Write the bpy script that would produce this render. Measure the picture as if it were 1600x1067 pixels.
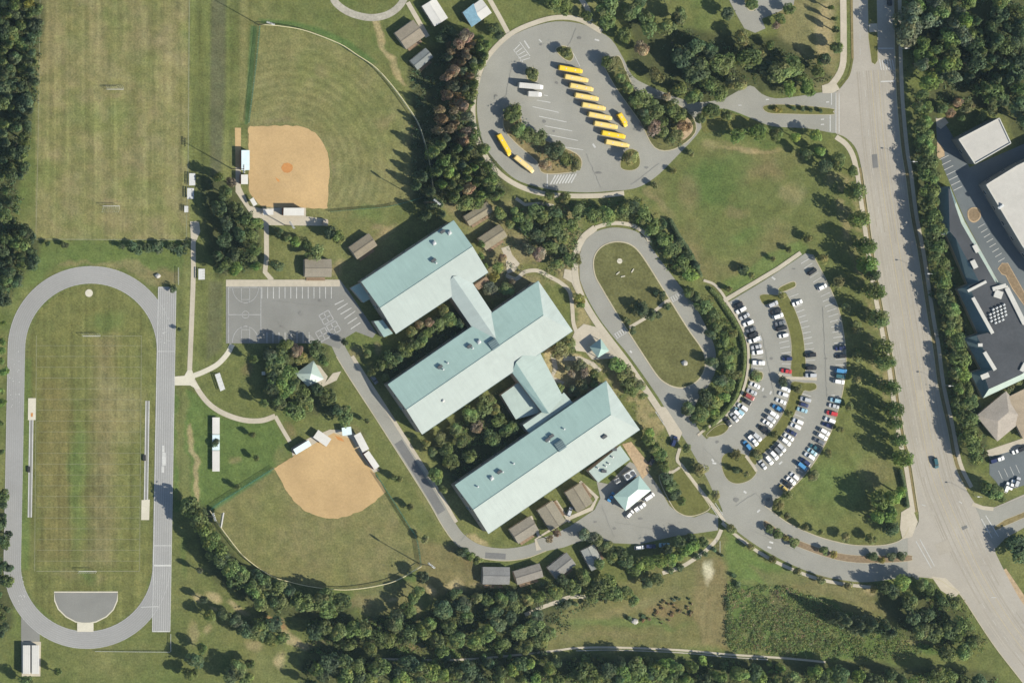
import bpy, bmesh, math, random
import numpy as np
from mathutils import Vector, Matrix, noise as mnoise
from mathutils.geometry import tessellate_polygon

random.seed(7)
for o in list(bpy.data.objects):
    bpy.data.objects.remove(o)
SC = bpy.context.scene
COL = SC.collection

# ------------------------------------------------------------------ camera, light
S = 0.31                     # metres on the ground per photo pixel
H = 3000.0                   # flying height
CAM = Vector((-0.33 * H, 0.03 * H, H))
cam_d = bpy.data.cameras.new('camera')
cam = bpy.data.objects.new('camera', cam_d)
COL.objects.link(cam)
cam.location = CAM
cam.rotation_euler = (0, 0, 0)
FW = 1600 * S
cam_d.sensor_width = 36.0
cam_d.lens = 36.0 * H / FW
cam_d.shift_x = -CAM.x / FW
cam_d.shift_y = -CAM.y / FW
cam_d.clip_start = 10.0
cam_d.clip_end = 30000.0
SC.camera = cam

SUN_EL = math.radians(36.0)
SUN_AZ = math.radians(119.5)      # clockwise from the top of the photo
sdir = Vector((math.sin(SUN_AZ) * math.cos(SUN_EL), math.cos(SUN_AZ) * math.cos(SUN_EL), math.sin(SUN_EL)))
world = bpy.data.worlds.new('World')
SC.world = world
world.use_nodes = True
wn = world.node_tree
bg = wn.nodes['Background']
sky = wn.nodes.new('ShaderNodeTexSky')
sky.sky_type = 'NISHITA'
sky.sun_disc = False
sky.sun_elevation = SUN_EL
sky.sun_rotation = SUN_AZ
sky.air_density = 1.0
sky.dust_density = 0.7
wn.links.new(sky.outputs[0], bg.inputs[0])
bg.inputs[1].default_value = 0.082
sun_d = bpy.data.lights.new('sun', 'SUN')
sun_d.energy = 4.2
sun_d.angle = math.radians(0.5)
sun_d.color = (1.0, 0.935, 0.80)
sun = bpy.data.objects.new('sun', sun_d)
COL.objects.link(sun)
sun.location = (300, -200, 400)
sun.rotation_euler = (-sdir).to_track_quat('-Z', 'Y').to_euler()
SC.view_settings.view_transform = 'Standard'
SC.view_settings.look = 'None'
SC.view_settings.exposure = 0.80
SC.view_settings.gamma = 1.0
try:
    SC.view_settings.use_curve_mapping = False
except Exception:
    pass

# ------------------------------------------------------------------ measuring helpers
def G(x, y, z=0.0):
    return Vector(((x - 800.0) * S, (533.5 - y) * S, z))

def W(x, y, h):
    """the place at height h that the photo shows at pixel x, y"""
    g = G(x, y)
    return g + (CAM - g) * (h / H)

def spline(pts, closed=False, n=6):
    P = [Vector((p[0], p[1])) for p in pts]
    m = len(P)
    out = []
    rng = range(m) if closed else range(m - 1)
    for i in rng:
        p1, p2 = P[i], P[(i + 1) % m]
        p0 = P[(i - 1) % m] if (closed or i > 0) else p1 * 2 - p2
        p3 = P[(i + 2) % m] if (closed or i + 2 < m) else p2 * 2 - p1
        for k in range(n):
            t = k / n
            out.append(((2 * p1) + (p2 - p0) * t + (2 * p0 - 5 * p1 + 4 * p2 - p3) * t * t + (3 * p1 - p0 - 3 * p2 + p3) * t ** 3) * 0.5)
    if not closed:
        out.append(P[-1])
    return [(v.x, v.y) for v in out]

def offset_line(pts, d, closed=False):
    """shift a pixel polyline sideways by d pixels"""
    n = len(pts)
    out = []
    for i in range(n):
        a = pts[(i - 1) % n] if (closed or i > 0) else pts[i]
        b = pts[(i + 1) % n] if (closed or i + 1 < n) else pts[i]
        dx, dy = b[0] - a[0], b[1] - a[1]
        L = math.hypot(dx, dy) or 1
        out.append((pts[i][0] - dy / L * d, pts[i][1] + dx / L * d))
    return out

def resample(pts, step, closed=False):
    P = list(pts) + ([pts[0]] if closed else [])
    out = [P[0]]
    acc = 0.0
    for a, b in zip(P, P[1:]):
        L = math.hypot(b[0] - a[0], b[1] - a[1])
        if L == 0:
            continue
        t = step - acc
        while t <= L:
            out.append((a[0] + (b[0] - a[0]) * t / L, a[1] + (b[1] - a[1]) * t / L))
            t += step
        acc = (acc + L) % step
    return out

# ------------------------------------------------------------------ materials
MATS = {}
def mat(name, col, rough=0.85, var=0.12, scale=0.6, big=0.10, bigscale=0.06, spec=0.25, metal=0.0, bump=0.0, tint=False, attr=None, world_co=True):
    """procedural surface: base colour broken up by fine and broad noise; tint=True multiplies by the object colour"""
    m = bpy.data.materials.new(name)
    m.use_nodes = True
    nt = m.node_tree
    b = nt.nodes['Principled BSDF']
    b.inputs['Roughness'].default_value = rough
    b.inputs['Metallic'].default_value = metal
    b.inputs['Specular IOR Level'].default_value = spec
    geo = nt.nodes.new('ShaderNodeNewGeometry')
    tc = nt.nodes.new('ShaderNodeTexCoord')
    co = geo.outputs['Position'] if world_co else tc.outputs['Object']
    def nz(sc, det, amt, prev):
        n = nt.nodes.new('ShaderNodeTexNoise')
        n.inputs['Scale'].default_value = sc
        n.inputs['Detail'].default_value = det
        n.inputs['Roughness'].default_value = 0.65
        nt.links.new(co, n.inputs['Vector'])
        r = nt.nodes.new('ShaderNodeMapRange')
        r.inputs['From Min'].default_value = 0.28
        r.inputs['From Max'].default_value = 0.72
        r.inputs['To Min'].default_value = 1 - amt
        r.inputs['To Max'].default_value = 1 + amt
        nt.links.new(n.outputs['Fac'], r.inputs['Value'])
        mx = nt.nodes.new('ShaderNodeMix')
        mx.data_type = 'RGBA'
        mx.blend_type = 'MULTIPLY'
        mx.inputs[0].default_value = 1.0
        nt.links.new(prev, mx.inputs[6])
        nt.links.new(r.outputs[0], mx.inputs[7])
        return mx.outputs[2], n
    if attr:
        a = nt.nodes.new('ShaderNodeAttribute')
        a.attribute_name = attr
        c = a.outputs['Color']
    else:
        rgb = nt.nodes.new('ShaderNodeRGB')
        rgb.outputs[0].default_value = (*col, 1)
        c = rgb.outputs[0]
    if tint:
        oi = nt.nodes.new('ShaderNodeObjectInfo')
        mx = nt.nodes.new('ShaderNodeMix')
        mx.data_type = 'RGBA'
        mx.blend_type = 'MULTIPLY'
        mx.inputs[0].default_value = 1.0
        nt.links.new(c, mx.inputs[6])
        nt.links.new(oi.outputs['Color'], mx.inputs[7])
        c = mx.outputs[2]
    n1 = None
    if var:
        c, n1 = nz(scale, 4, var, c)
    if big:
        c, _ = nz(bigscale, 3, big, c)
    nt.links.new(c, b.inputs['Base Color'])
    if bump and n1:
        bp = nt.nodes.new('ShaderNodeBump')
        bp.inputs['Strength'].default_value = bump
        bp.inputs['Distance'].default_value = 0.3
        nt.links.new(n1.outputs['Fac'], bp.inputs['Height'])
        nt.links.new(bp.outputs[0], b.inputs['Normal'])
    MATS[name] = m
    return m

mat('ground', (0.1, 0.1, 0.05), 0.95, 0.34, 1.1, 0.14, 0.16, spec=0.05, attr='tint', bump=0.35)
mat('grass_patch', (0.118, 0.120, 0.040), 0.95, 0.22, 0.8, 0.14, 0.15, spec=0.05, bump=0.3)
mat('loop_grass', (0.113, 0.113, 0.045), 0.95, 0.3, 0.9, 0.22, 0.12, spec=0.05, bump=0.3)
mat('dry_patch', (0.19, 0.155, 0.075), 0.95, 0.25, 0.8, 0.14, 0.15, spec=0.05, bump=0.3)
mat('asphalt_light', (0.248, 0.244, 0.214), 0.9, 0.08, 1.4, 0.10, 0.05, spec=0.15)
mat('asphalt_court', (0.192, 0.191, 0.175), 0.9, 0.07, 1.4, 0.10, 0.06, spec=0.15)
mat('asphalt_dark', (0.115, 0.13, 0.137), 0.9, 0.08, 1.4, 0.12, 0.05, spec=0.15)
mat('asphalt_patch', (0.15, 0.15, 0.145), 0.9, 0.1, 1.4, 0.12, 0.09, spec=0.15)
mat('highway', (0.315, 0.292, 0.250), 0.9, 0.06, 0.9, 0.09, 0.04, spec=0.15)
mat('track_surface', (0.258, 0.256, 0.246), 0.9, 0.05, 0.8, 0.07, 0.05, spec=0.15)
mat('concrete', (0.40, 0.36, 0.285), 0.9, 0.08, 0.9, 0.10, 0.10, spec=0.2)
mat('concrete_pale', (0.49, 0.46, 0.37), 0.9, 0.06, 0.9, 0.08, 0.10, spec=0.2)
mat('kerb', (0.38, 0.34, 0.24), 0.9, 0.08, 0.9, 0.1, 0.10, spec=0.2)
mat('gravel', (0.32, 0.30, 0.25), 0.95, 0.2, 0.8, 0.15, 0.10, spec=0.1)
mat('infield', (0.405, 0.283, 0.142), 0.95, 0.10, 0.9, 0.16, 0.045, spec=0.05)
mat('mound', (0.42, 0.20, 0.07), 0.95, 0.12, 0.7, 0.1, 0.1, spec=0.05)
mat('paint', (0.44, 0.44, 0.42), 0.8, 0.16, 1.2, 0.14, 0.12, spec=0.2)
mat('paint_faint', (0.315, 0.315, 0.305), 0.85, 0.2, 1.2, 0.1, 0.12, spec=0.2)
mat('paint_lane', (0.40, 0.38, 0.33), 0.9, 0.1, 1.2, 0.1, 0.12, spec=0.15)
mat('paint_yellow', (0.37, 0.315, 0.205), 0.85, 0.15, 1.2, 0.1, 0.12, spec=0.2)
mat('paint_field', (0.20, 0.21, 0.13), 0.95, 0.3, 0.9, 0.1, 0.12, spec=0.05)
mat('wall_tan', (0.36, 0.31, 0.25), 0.9, 0.1, 1.5, 0.05, 0.1)
mat('wall_white', (0.55, 0.54, 0.50), 0.9, 0.06, 1.5, 0.05, 0.1)
mat('wall_brick', (0.24, 0.12, 0.08), 0.9, 0.15, 2.5, 0.05, 0.1)
mat('glass', (0.03, 0.04, 0.05), 0.12, 0, 1, 0, 1, spec=0.5)
mat('door', (0.10, 0.16, 0.16), 0.6, 0.05, 2, 0, 1)
mat('shingle_tan', (0.225, 0.205, 0.165), 0.95, 0.14, 1.6, 0.10, 0.2, spec=0.1, tint=True)
mat('roof_membrane', (0.40, 0.385, 0.35), 0.8, 0.06, 0.5, 0.08, 0.06, spec=0.15)
mat('wall_grey', (0.20, 0.20, 0.19), 0.9, 0.1, 1.5, 0.05, 0.1)
mat('roof_white', (0.50, 0.49, 0.455), 0.7, 0.04, 0.7, 0.07, 0.08, spec=0.25)
mat('roof_dark', (0.062, 0.066, 0.072), 0.9, 0.10, 0.8, 0.16, 0.07, spec=0.15)
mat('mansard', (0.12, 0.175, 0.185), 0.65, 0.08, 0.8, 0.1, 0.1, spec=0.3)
mat('parapet', (0.46, 0.45, 0.41), 0.85, 0.06, 1.0, 0.06, 0.1)
mat('galvanised', (0.50, 0.51, 0.50), 0.55, 0.08, 1.0, 0.05, 0.1, spec=0.3)
mat('steel_dark', (0.07, 0.075, 0.08), 0.6, 0.08, 1.0, 0, 1)
mat('tarp_blue', (0.15, 0.27, 0.34), 0.6, 0.2, 0.8, 0.1, 0.3)
mat('canopy_blue', (0.50, 0.60, 0.62), 0.6, 0.06, 0.8, 0.05, 0.2)
mat('fence_green', (0.05, 0.16, 0.115), 0.8, 0.12, 1.0, 0.08, 0.1, spec=0.15)
mat('fence_cap', (0.62, 0.55, 0.33), 0.6, 0.06, 1.0, 0, 1)
mat('timber', (0.24, 0.17, 0.11), 0.9, 0.15, 2.0, 0, 1)
mat('bark', (0.085, 0.065, 0.045), 0.95, 0.2, 3.0, 0, 1, spec=0.1, world_co=False)
mat('car_paint', (1, 1, 1), 0.28, 0.0, 1, 0.0, 1, spec=0.5, tint=True)
mat('tyre', (0.02, 0.02, 0.02), 0.9, 0, 1, 0, 1)
mat('bus_yellow', (1, 1, 1), 0.4, 0.04, 1, 0.0, 1, spec=0.4, tint=True)
mat('black_trim', (0.02, 0.02, 0.02), 0.5, 0, 1, 0, 1)
mat('lamp_red', (0.4, 0.03, 0.02), 0.4, 0, 1, 0, 1)
mat('rock', (0.42, 0.40, 0.36), 0.9, 0.15, 1.5, 0.05, 0.5)
mat('mulch', (0.20, 0.15, 0.095), 0.95, 0.25, 1.0, 0.12, 0.2, spec=0.05)
mat('net', (0.42, 0.43, 0.38), 0.9, 0.1, 1, 0, 1)
mat('far_soil', (0.36, 0.27, 0.17), 0.95, 0.25, 0.8, 0.15, 0.15, spec=0.05)

def roof_metal(name, col, rough=0.40, spec=0.6):
    """standing-seam sheet: seams run up the slope (UV u counts metres along the eave)"""
    m = mat(name, col, rough, 0.035, 0.35, 0.06, 0.09, spec=spec)
    nt = m.node_tree
    b = nt.nodes['Principled BSDF']
    uv = nt.nodes.new('ShaderNodeUVMap')
    sep = nt.nodes.new('ShaderNodeSeparateXYZ')
    nt.links.new(uv.outputs[0], sep.inputs[0])
    w = nt.nodes.new('ShaderNodeMath'); w.operation = 'PINGPONG'; w.inputs[1].default_value = 0.45
    nt.links.new(sep.outputs[0], w.inputs[0])
    r = nt.nodes.new('ShaderNodeMapRange')
    r.inputs['From Min'].default_value = 0.0
    r.inputs['From Max'].default_value = 0.09
    r.inputs['To Min'].default_value = 1.0
    r.inputs['To Max'].default_value = 0.0
    nt.links.new(w.outputs[0], r.inputs['Value'])
    bp = nt.nodes.new('ShaderNodeBump')
    bp.inputs['Strength'].default_value = 0.25
    bp.inputs['Distance'].default_value = 0.04
    nt.links.new(r.outputs[0], bp.inputs['Height'])
    nt.links.new(bp.outputs[0], b.inputs['Normal'])
    # sheets: every 0.9 m strip a touch different, cross laps every 9 m
    fl = nt.nodes.new('ShaderNodeMath'); fl.operation = 'DIVIDE'; fl.inputs[1].default_value = 0.9
    nt.links.new(sep.outputs[0], fl.inputs[0])
    f2 = nt.nodes.new('ShaderNodeMath'); f2.operation = 'FLOOR'
    nt.links.new(fl.outputs[0], f2.inputs[0])
    wnz = nt.nodes.new('ShaderNodeTexWhiteNoise'); wnz.noise_dimensions = '1D'
    nt.links.new(f2.outputs[0], wnz.inputs['W'])
    mr = nt.nodes.new('ShaderNodeMapRange')
    mr.inputs['To Min'].default_value = 0.985
    mr.inputs['To Max'].default_value = 1.015
    nt.links.new(wnz.outputs['Value'], mr.inputs['Value'])
    old = b.inputs['Base Color'].links[0].from_socket
    # rain streaks running down the slope
    mp = nt.nodes.new('ShaderNodeMapping'); mp.inputs['Scale'].default_value = (.55, .05, 1)
    nt.links.new(uv.outputs[0], mp.inputs[0])
    sn = nt.nodes.new('ShaderNodeTexNoise'); sn.inputs['Scale'].default_value = 1.6; sn.inputs['Detail'].default_value = 5
    nt.links.new(mp.outputs[0], sn.inputs['Vector'])
    sr = nt.nodes.new('ShaderNodeMapRange'); sr.inputs['From Min'].default_value = .3; sr.inputs['From Max'].default_value = .7; sr.inputs['To Min'].default_value = .955; sr.inputs['To Max'].default_value = 1.035
    nt.links.new(sn.outputs['Fac'], sr.inputs['Value'])
    sx = nt.nodes.new('ShaderNodeMix'); sx.data_type = 'RGBA'; sx.blend_type = 'MULTIPLY'; sx.inputs[0].default_value = 1.0
    nt.links.new(old, sx.inputs[6]); nt.links.new(sr.outputs[0], sx.inputs[7]); old = sx.outputs[2]
    mx = nt.nodes.new('ShaderNodeMix'); mx.data_type = 'RGBA'; mx.blend_type = 'MULTIPLY'; mx.inputs[0].default_value = 1.0
    nt.links.new(old, mx.inputs[6]); nt.links.new(mr.outputs[0], mx.inputs[7])
    nt.links.new(mx.outputs[2], b.inputs['Base Color'])
    return m
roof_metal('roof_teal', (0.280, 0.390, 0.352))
roof_metal('roof_sun_sheen', (0.252, 0.302, 0.280))  # greyed copy of the teal metal: sunward sheen put into the colour
roof_metal('roof_hip_sunlit', (0.35, 0.405, 0.378), .5, .5)  # paler copy for hip ends and upper link: sunlight put into its colour
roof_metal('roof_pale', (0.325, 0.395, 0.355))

def leaf_material(name):
    """foliage: a per-leaf tint (attribute) times the tree's own colour"""
    m = bpy.data.materials.new(name)
    m.use_nodes = True
    nt = m.node_tree
    b = nt.nodes['Principled BSDF']
    b.inputs['Roughness'].default_value = 0.7
    b.inputs['Specular IOR Level'].default_value = 0.15
    a = nt.nodes.new('ShaderNodeAttribute'); a.attribute_name = 'leaf'
    oi = nt.nodes.new('ShaderNodeObjectInfo')
    mx = nt.nodes.new('ShaderNodeMix'); mx.data_type = 'RGBA'; mx.blend_type = 'MULTIPLY'; mx.inputs[0].default_value = 1.0
    nt.links.new(a.outputs['Color'], mx.inputs[6])
    nt.links.new(oi.outputs['Color'], mx.inputs[7])
    nt.links.new(mx.outputs[2], b.inputs['Base Color'])
    tr = nt.nodes.new('ShaderNodeBsdfTranslucent')
    nt.links.new(mx.outputs[2], tr.inputs['Color'])
    ms = nt.nodes.new('ShaderNodeAddShader')
    nt.links.new(b.outputs[0], ms.inputs[0]); nt.links.new(tr.outputs[0], ms.inputs[1])
    nt.links.new(ms.outputs[0], nt.nodes['Material Output'].inputs[0])
    MATS[name] = m
    return m
leaf_material('leaves')

# ------------------------------------------------------------------ mesh helpers
class MB:
    def __init__(self):
        self.v = []; self.f = []; self.uv = []
    def face(self, pts, uv=None):
        i = len(self.v)
        self.v += [tuple(p) for p in pts]
        self.f.append(tuple(range(i, i + len(pts))))
        self.uv.append(uv or [(0, 0)] * len(pts))
    def box(self, x0, x1, y0, y1, z0, z1, M=None):
        P = [Vector((x, y, z)) for z in (z0, z1) for y in (y0, y1) for x in (x0, x1)]
        if M is not None:
            P = [M @ p for p in P]
        for q in ((0, 2, 3, 1), (4, 5, 7, 6), (0, 1, 5, 4), (2, 6, 7, 3), (0, 4, 6, 2), (1, 3, 7, 5)):
            self.face([P[k] for k in q])
    def prism(self, poly, z0, z1):
        """vertical prism over a plain xy polygon (any winding, may be concave)"""
        poly = [Vector((p[0], p[1], 0)) for p in poly]
        area = sum(a.x * b.y - b.x * a.y for a, b in zip(poly, poly[1:] + poly[:1]))
        if area < 0:
            poly.reverse()
        tris = tessellate_polygon([poly])
        for t in tris:
            a, b, c = (poly[k] for k in t)
            if (b - a).cross(c - a).z < 0:
                b, c = c, b
            self.face([(p.x, p.y, z1) for p in (a, b, c)])
            self.face([(p.x, p.y, z0) for p in (a, c, b)])
        for a, b in zip(poly, poly[1:] + poly[:1]):
            self.face([(a.x, a.y, z0), (b.x, b.y, z0), (b.x, b.y, z1), (a.x, a.y, z1)])
    def slab(self, P, t, uvdir=None):
        """a flat plate: the polygon P (upward side) and its thickness t below"""
        P = [Vector(p) for p in P]
        n = (P[1] - P[0]).cross(P[2] - P[0])
        if n.z < 0:
            P.reverse()
        e = Vector(uvdir).normalized() if uvdir is not None else (P[1] - P[0]).normalized()
        n = (P[1] - P[0]).cross(P[2] - P[0]).normalized()
        w = n.cross(e)
        self.face(P, [(p.dot(e), p.dot(w)) for p in P])
        Q = [p - Vector((0, 0, t)) for p in P]
        self.face(list(reversed(Q)))
        for a, b, c, d in zip(P, P[1:] + P[:1], Q[1:] + Q[:1], Q):
            self.face([a, d, c, b])
    def tube(self, pts, r, n=6, r1=None):
        pts = [Vector(p) for p in pts]
        rings = []
        for i, p in enumerate(pts):
            d = (pts[min(i + 1, len(pts) - 1)] - pts[max(i - 1, 0)]).normalized()
            a = d.orthogonal().normalized(); b = d.cross(a)
            rr = r if r1 is None else r + (r1 - r) * i / (len(pts) - 1)
            rings.append([p + (a * math.cos(2 * math.pi * k / n) + b * math.sin(2 * math.pi * k / n)) * rr for k in range(n)])
        for A, B in zip(rings, rings[1:]):
            for k in range(n):
                self.face([A[k], A[(k + 1) % n], B[(k + 1) % n], B[k]])
        self.face(list(reversed(rings[0]))); self.face(rings[-1])
    def build(self, name, m, parent=None, loc=None, uv=False, smooth=False):
        me = bpy.data.meshes.new(name)
        me.from_pydata(self.v, [], self.f)
        if uv:
            l = me.uv_layers.new(name='UVMap')
            l.data.foreach_set('uv', [c for f in self.uv for p in f for c in p])
        me.materials.append(MATS[m])
        me.validate()
        if smooth:
            me.polygons.foreach_set('use_smooth', [True] * len(me.polygons))
        return link(name, me, parent, loc)

def link(name, me, parent=None, loc=None):
    o = bpy.data.objects.new(name, me)
    COL.objects.link(o)
    if parent is not None:
        o.parent = parent
    if loc is not None:
        o.location = loc
    return o

LABELS = {}
def tag(o, label, cat, group=None):
    o['label'] = label
    o['category'] = cat
    if group:
        o['group'] = group
    return o

def thing(name, label, cat, loc=(0, 0, 0), rz=0.0, group=None):
    o = bpy.data.objects.new(name, None)
    COL.objects.link(o)
    o.location = loc
    o.rotation_euler = (0, 0, rz)
    o.empty_display_size = 0.5
    return tag(o, label, cat, group)

def struct(o):
    o['kind'] = 'structure'
    return o

_nz = [0]
def jitter(z):
    """neighbouring sheets never share one plane"""
    _nz[0] += 1
    return z + (_nz[0] * 7 % 20) * 0.0017

def sheet(name, m, poly, z, holes=(), parent=None, smooth=False, n=6):
    """flat ground sheet from a pixel outline"""
    if smooth:
        poly = spline(poly, True, n)
    z = jitter(z)
    loops = [[G(x, y, z) for x, y in poly]] + [[G(x, y, z) for x, y in h] for h in holes]
    flat = [p for l in loops for p in l]
    mb = MB()
    for t in tessellate_polygon(loops):
        a, b, c = (flat[k] for k in t)
        if (b - a).cross(c - a).z < 0:
            b, c = c, b
        mb.face([a, b, c])
    o = mb.build(name, m, parent)
    if parent is None:
        struct(o)
    return o

def ribbon_mb(mb, pts, w, z, h=0.0, closed=False):
    """strip w pixels wide along a pixel polyline; h>0 makes it a raised kerb"""
    L = offset_line(pts, -w / 2, closed)
    R = offset_line(pts, w / 2, closed)
    n = len(pts)
    for i in range(n if closed else n - 1):
        j = (i + 1) % n
        a, b, c, d = G(*L[i], z + h), G(*L[j], z + h), G(*R[j], z + h), G(*R[i], z + h)
        q = [a, d, c, b]
        if (q[1] - q[0]).cross(q[2] - q[0]).z < 0:
            q.reverse()
        mb.face(q)
        if h:
            for p, r in ((a, b), (d, c)):
                mb.face([p, r, (r.x, r.y, z - 0.02), (p.x, p.y, z - 0.02)])
    return mb

def ribbon(name, m, pts, w, z, h=0.0, closed=False, smooth=False, parent=None):
    if smooth:
        pts = spline(pts, closed, 6)
    z = jitter(z)
    o = ribbon_mb(MB(), pts, w, z, h, closed).build(name, m, parent)
    if parent is None:
        struct(o)
    return o

ORD = ('first second third fourth fifth sixth seventh eighth ninth tenth eleventh twelfth thirteenth fourteenth fifteenth sixteenth '
       'seventeenth eighteenth nineteenth twentieth').split()
def ordw(i):
    if i < 20:
        return ORD[i]
    tens = {2: 'twenty', 3: 'thirty', 4: 'forty', 5: 'fifty', 6: 'sixty', 7: 'seventy', 8: 'eighty', 9: 'ninety'}
    t, u = divmod(i + 1, 10)
    return (tens[t][:-1] + 'ieth') if u == 0 else tens[t] + '-' + ORD[u - 1]
# ------------------------------------------------------------------ the ground: one sheet, grass and soil colours kept as an attribute
rng = np.random.default_rng(3)
def vnoise(X, Y, cell, seed):
    r = np.random.default_rng(seed)
    g = r.random((256, 256))
    u, v = X / cell, Y / cell
    i, j = np.floor(u).astype(int), np.floor(v).astype(int)
    fu, fv = u - i, v - j
    fu = fu * fu * (3 - 2 * fu); fv = fv * fv * (3 - 2 * fv)
    a = g[i % 256, j % 256]; b = g[(i + 1) % 256, j % 256]; c = g[i % 256, (j + 1) % 256]; d = g[(i + 1) % 256, (j + 1) % 256]
    return (a * (1 - fu) + b * fu) * (1 - fv) + (c * (1 - fu) + d * fu) * fv
def fbm(X, Y, cell, seed, o=4):
    s = 0; amp = 1; t = 0
    for k in range(o):
        s = s + amp * vnoise(X, Y, cell / 2 ** k, seed + k); t += amp; amp *= 0.55
    return s / t
def sdist(X, Y, poly):
    """signed distance in pixels to a polygon: positive inside"""
    d = np.full(X.shape, 1e9); ins = np.zeros(X.shape, bool)
    for (x0, y0), (x1, y1) in zip(poly, poly[1:] + poly[:1]):
        dx, dy = x1 - x0, y1 - y0
        t = np.clip(((X - x0) * dx + (Y - y0) * dy) / (dx * dx + dy * dy + 1e-9), 0, 1)
        d = np.minimum(d, np.hypot(X - x0 - t * dx, Y - y0 - t * dy))
        c = ((y0 > Y) != (y1 > Y)) & (X < (x1 - x0) * (Y - y0) / (y1 - y0 + 1e-12) + x0)
        ins ^= c
    return np.where(ins, d, -d)

st = 2.0
gx = np.concatenate([[-9500, -4000, -1800, -900, -500, -250, -120, -60], np.arange(-30, 1631, st), [1665, 1730, 1860, 2100, 2500, 3400, 5600, 10600]])
gy = np.concatenate([[-9000, -4000, -1800, -900, -500, -250, -120, -60], np.arange(-30, 1098, st), [1130, 1200, 1330, 1560, 1950, 2850, 5000, 10000]])
X, Y = np.meshgrid(gx, gy)
N1 = fbm(X, Y, 60, 11); N2 = fbm(X, Y, 22, 21); N3 = fbm(X, Y, 9, 31, 2); N4 = fbm(X, Y, 130, 41)
wx = X + (fbm(X, Y, 30, 51) - .5) * 22; wy = Y + (fbm(X, Y, 30, 61) - .5) * 22
C = np.empty(X.shape + (3,))
GREEN = np.array((.076, .108, .036)); MID = np.array((.104, .110, .044)); DRY = np.array((.150, .138, .066)); TAN = np.array((.170, .143, .080))
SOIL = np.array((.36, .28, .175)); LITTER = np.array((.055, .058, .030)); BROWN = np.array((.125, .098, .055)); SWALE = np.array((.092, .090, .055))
def lerp(a, b, t):
    return a + (b - a) * np.clip(t, 0, 1)[..., None]
C[:] = MID
C = lerp(C, GREEN, (N1 - .5) * 2.4); C = lerp(C, DRY, (N4 - .5) * 2.6)
def paint(poly, col, soft=4, op=1.0, rough=False, mod=None):
    global C
    d = sdist(wx if rough else X, wy if rough else Y, poly)
    a = np.clip(d / soft + .5, 0, 1) * op
    if mod is not None:
        a = a * np.clip(mod, 0, 1)
    C = lerp(C, np.asarray(col), a)
def blob(x, y, rx, ry, col, op=1.0, ang=0):
    global C
    c, s = math.cos(ang), math.sin(ang)
    u = ((wx - x) * c + (wy - y) * s) / rx; v = (-(wx - x) * s + (wy - y) * c) / ry
    C = lerp(C, np.asarray(col), np.clip(1.6 - 1.6 * np.hypot(u, v) + (N2 - .5) * .8, 0, 1) * op)
def stripes(poly, amp, period, ang=0.0, soft=3):
    """mowing passes: grass laid lighter and darker in strips of uneven strength"""
    global C
    d = np.clip(sdist(X, Y, poly) / soft + .5, 0, 1)
    u = X * math.cos(ang) + Y * math.sin(ang) + (N1 - .5) * 2
    k = vnoise(u, Y * 0.02, period * .55, 77) - .5 + .35 * (vnoise(u, Y * .1, period * .3, 78) - .5)
    C = C * (1 + (d * amp * k)[..., None])

# playing field beside the wood
SOCCER = [(58, -60), (297, -60), (296, 375), (55, 375)]
paint(SOCCER, lerp(np.broadcast_to(DRY, C.shape), TAN, (N2 - .35) * 1.5), 2)
paint(SOCCER, TAN, 2, .55, mod=(N2 - .40) * 3)
paint(SOCCER, GREEN * 1.25, 2, .55, mod=(N1 - .48) * 3)
blob(262, 110, 22, 70, TAN * 1.15, .7); blob(80, 40, 25, 120, TAN, .5); blob(180, 345, 60, 18, TAN, .5)
stripes(SOCCER, .26, 8); stripes(SOCCER, .26, 4.6)
blob(178, 146, 14, 7, SOIL * .55, .55); blob(172, 316, 15, 7, SOIL * .55, .5); blob(255, 60, 20, 30, SOIL * .5, .4); blob(225, 190, 12, 30, TAN * 1.1, .5, .4)
paint([(297, -60), (328, -60), (326, 340), (297, 350)], MID * 1.0, 4, .8); stripes([(297, -60), (400, -60), (385, 330), (297, 350)], .5, 9)
paint([(331, -60), (353, -60), (352, 150), (345, 290), (330, 300), (328, 200)], SWALE, 6, .95)
paint([(375, -60), (388, -60), (384, 190), (374, 190)], DRY, 5, .8)
paint([(392, 40), (402, 42), (390, 195), (382, 195)], (.06, .105, .045), 3, .8)
# first ball field
OUT1 = [(408, 40), (434, 42), (466, 47), (492, 55), (531, 71), (557, 88), (584, 106), (610, 134), (636, 169), (652, 195), (662, 224), (668, 248), (676, 303), (640, 318), (560, 326), (388, 330), (387, 197)]
paint(OUT1, DRY * .96, 2); paint(OUT1, GREEN * 1.15, 3, .35, mod=(N1 - .45) * 3); paint(OUT1, TAN, 3, .3, mod=(N2 - .5) * 3)
dd = np.hypot(X - 448, Y - 262)
C = C * (1 + (np.clip(sdist(X, Y, OUT1) / 4, 0, 1) * np.sin(dd / 2.1 + (N2 - .5) * 2.5) * .10 * np.clip((230 - dd) / 60, 0, 1) * np.clip((N4 + .2), 0, 1))[..., None])
paint([(408, 37), (434, 39), (466, 43), (500, 55), (540, 74), (580, 100), (590, 98), (545, 64), (500, 44), (460, 34), (405, 30)], (.062, .105, .036), 5, .8)
paint([(370, 335), (512, 345), (640, 322), (690, 310), (690, 345), (560, 372), (470, 365), (440, 440), (420, 440), (420, 352)], MID, 6, .5)
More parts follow.
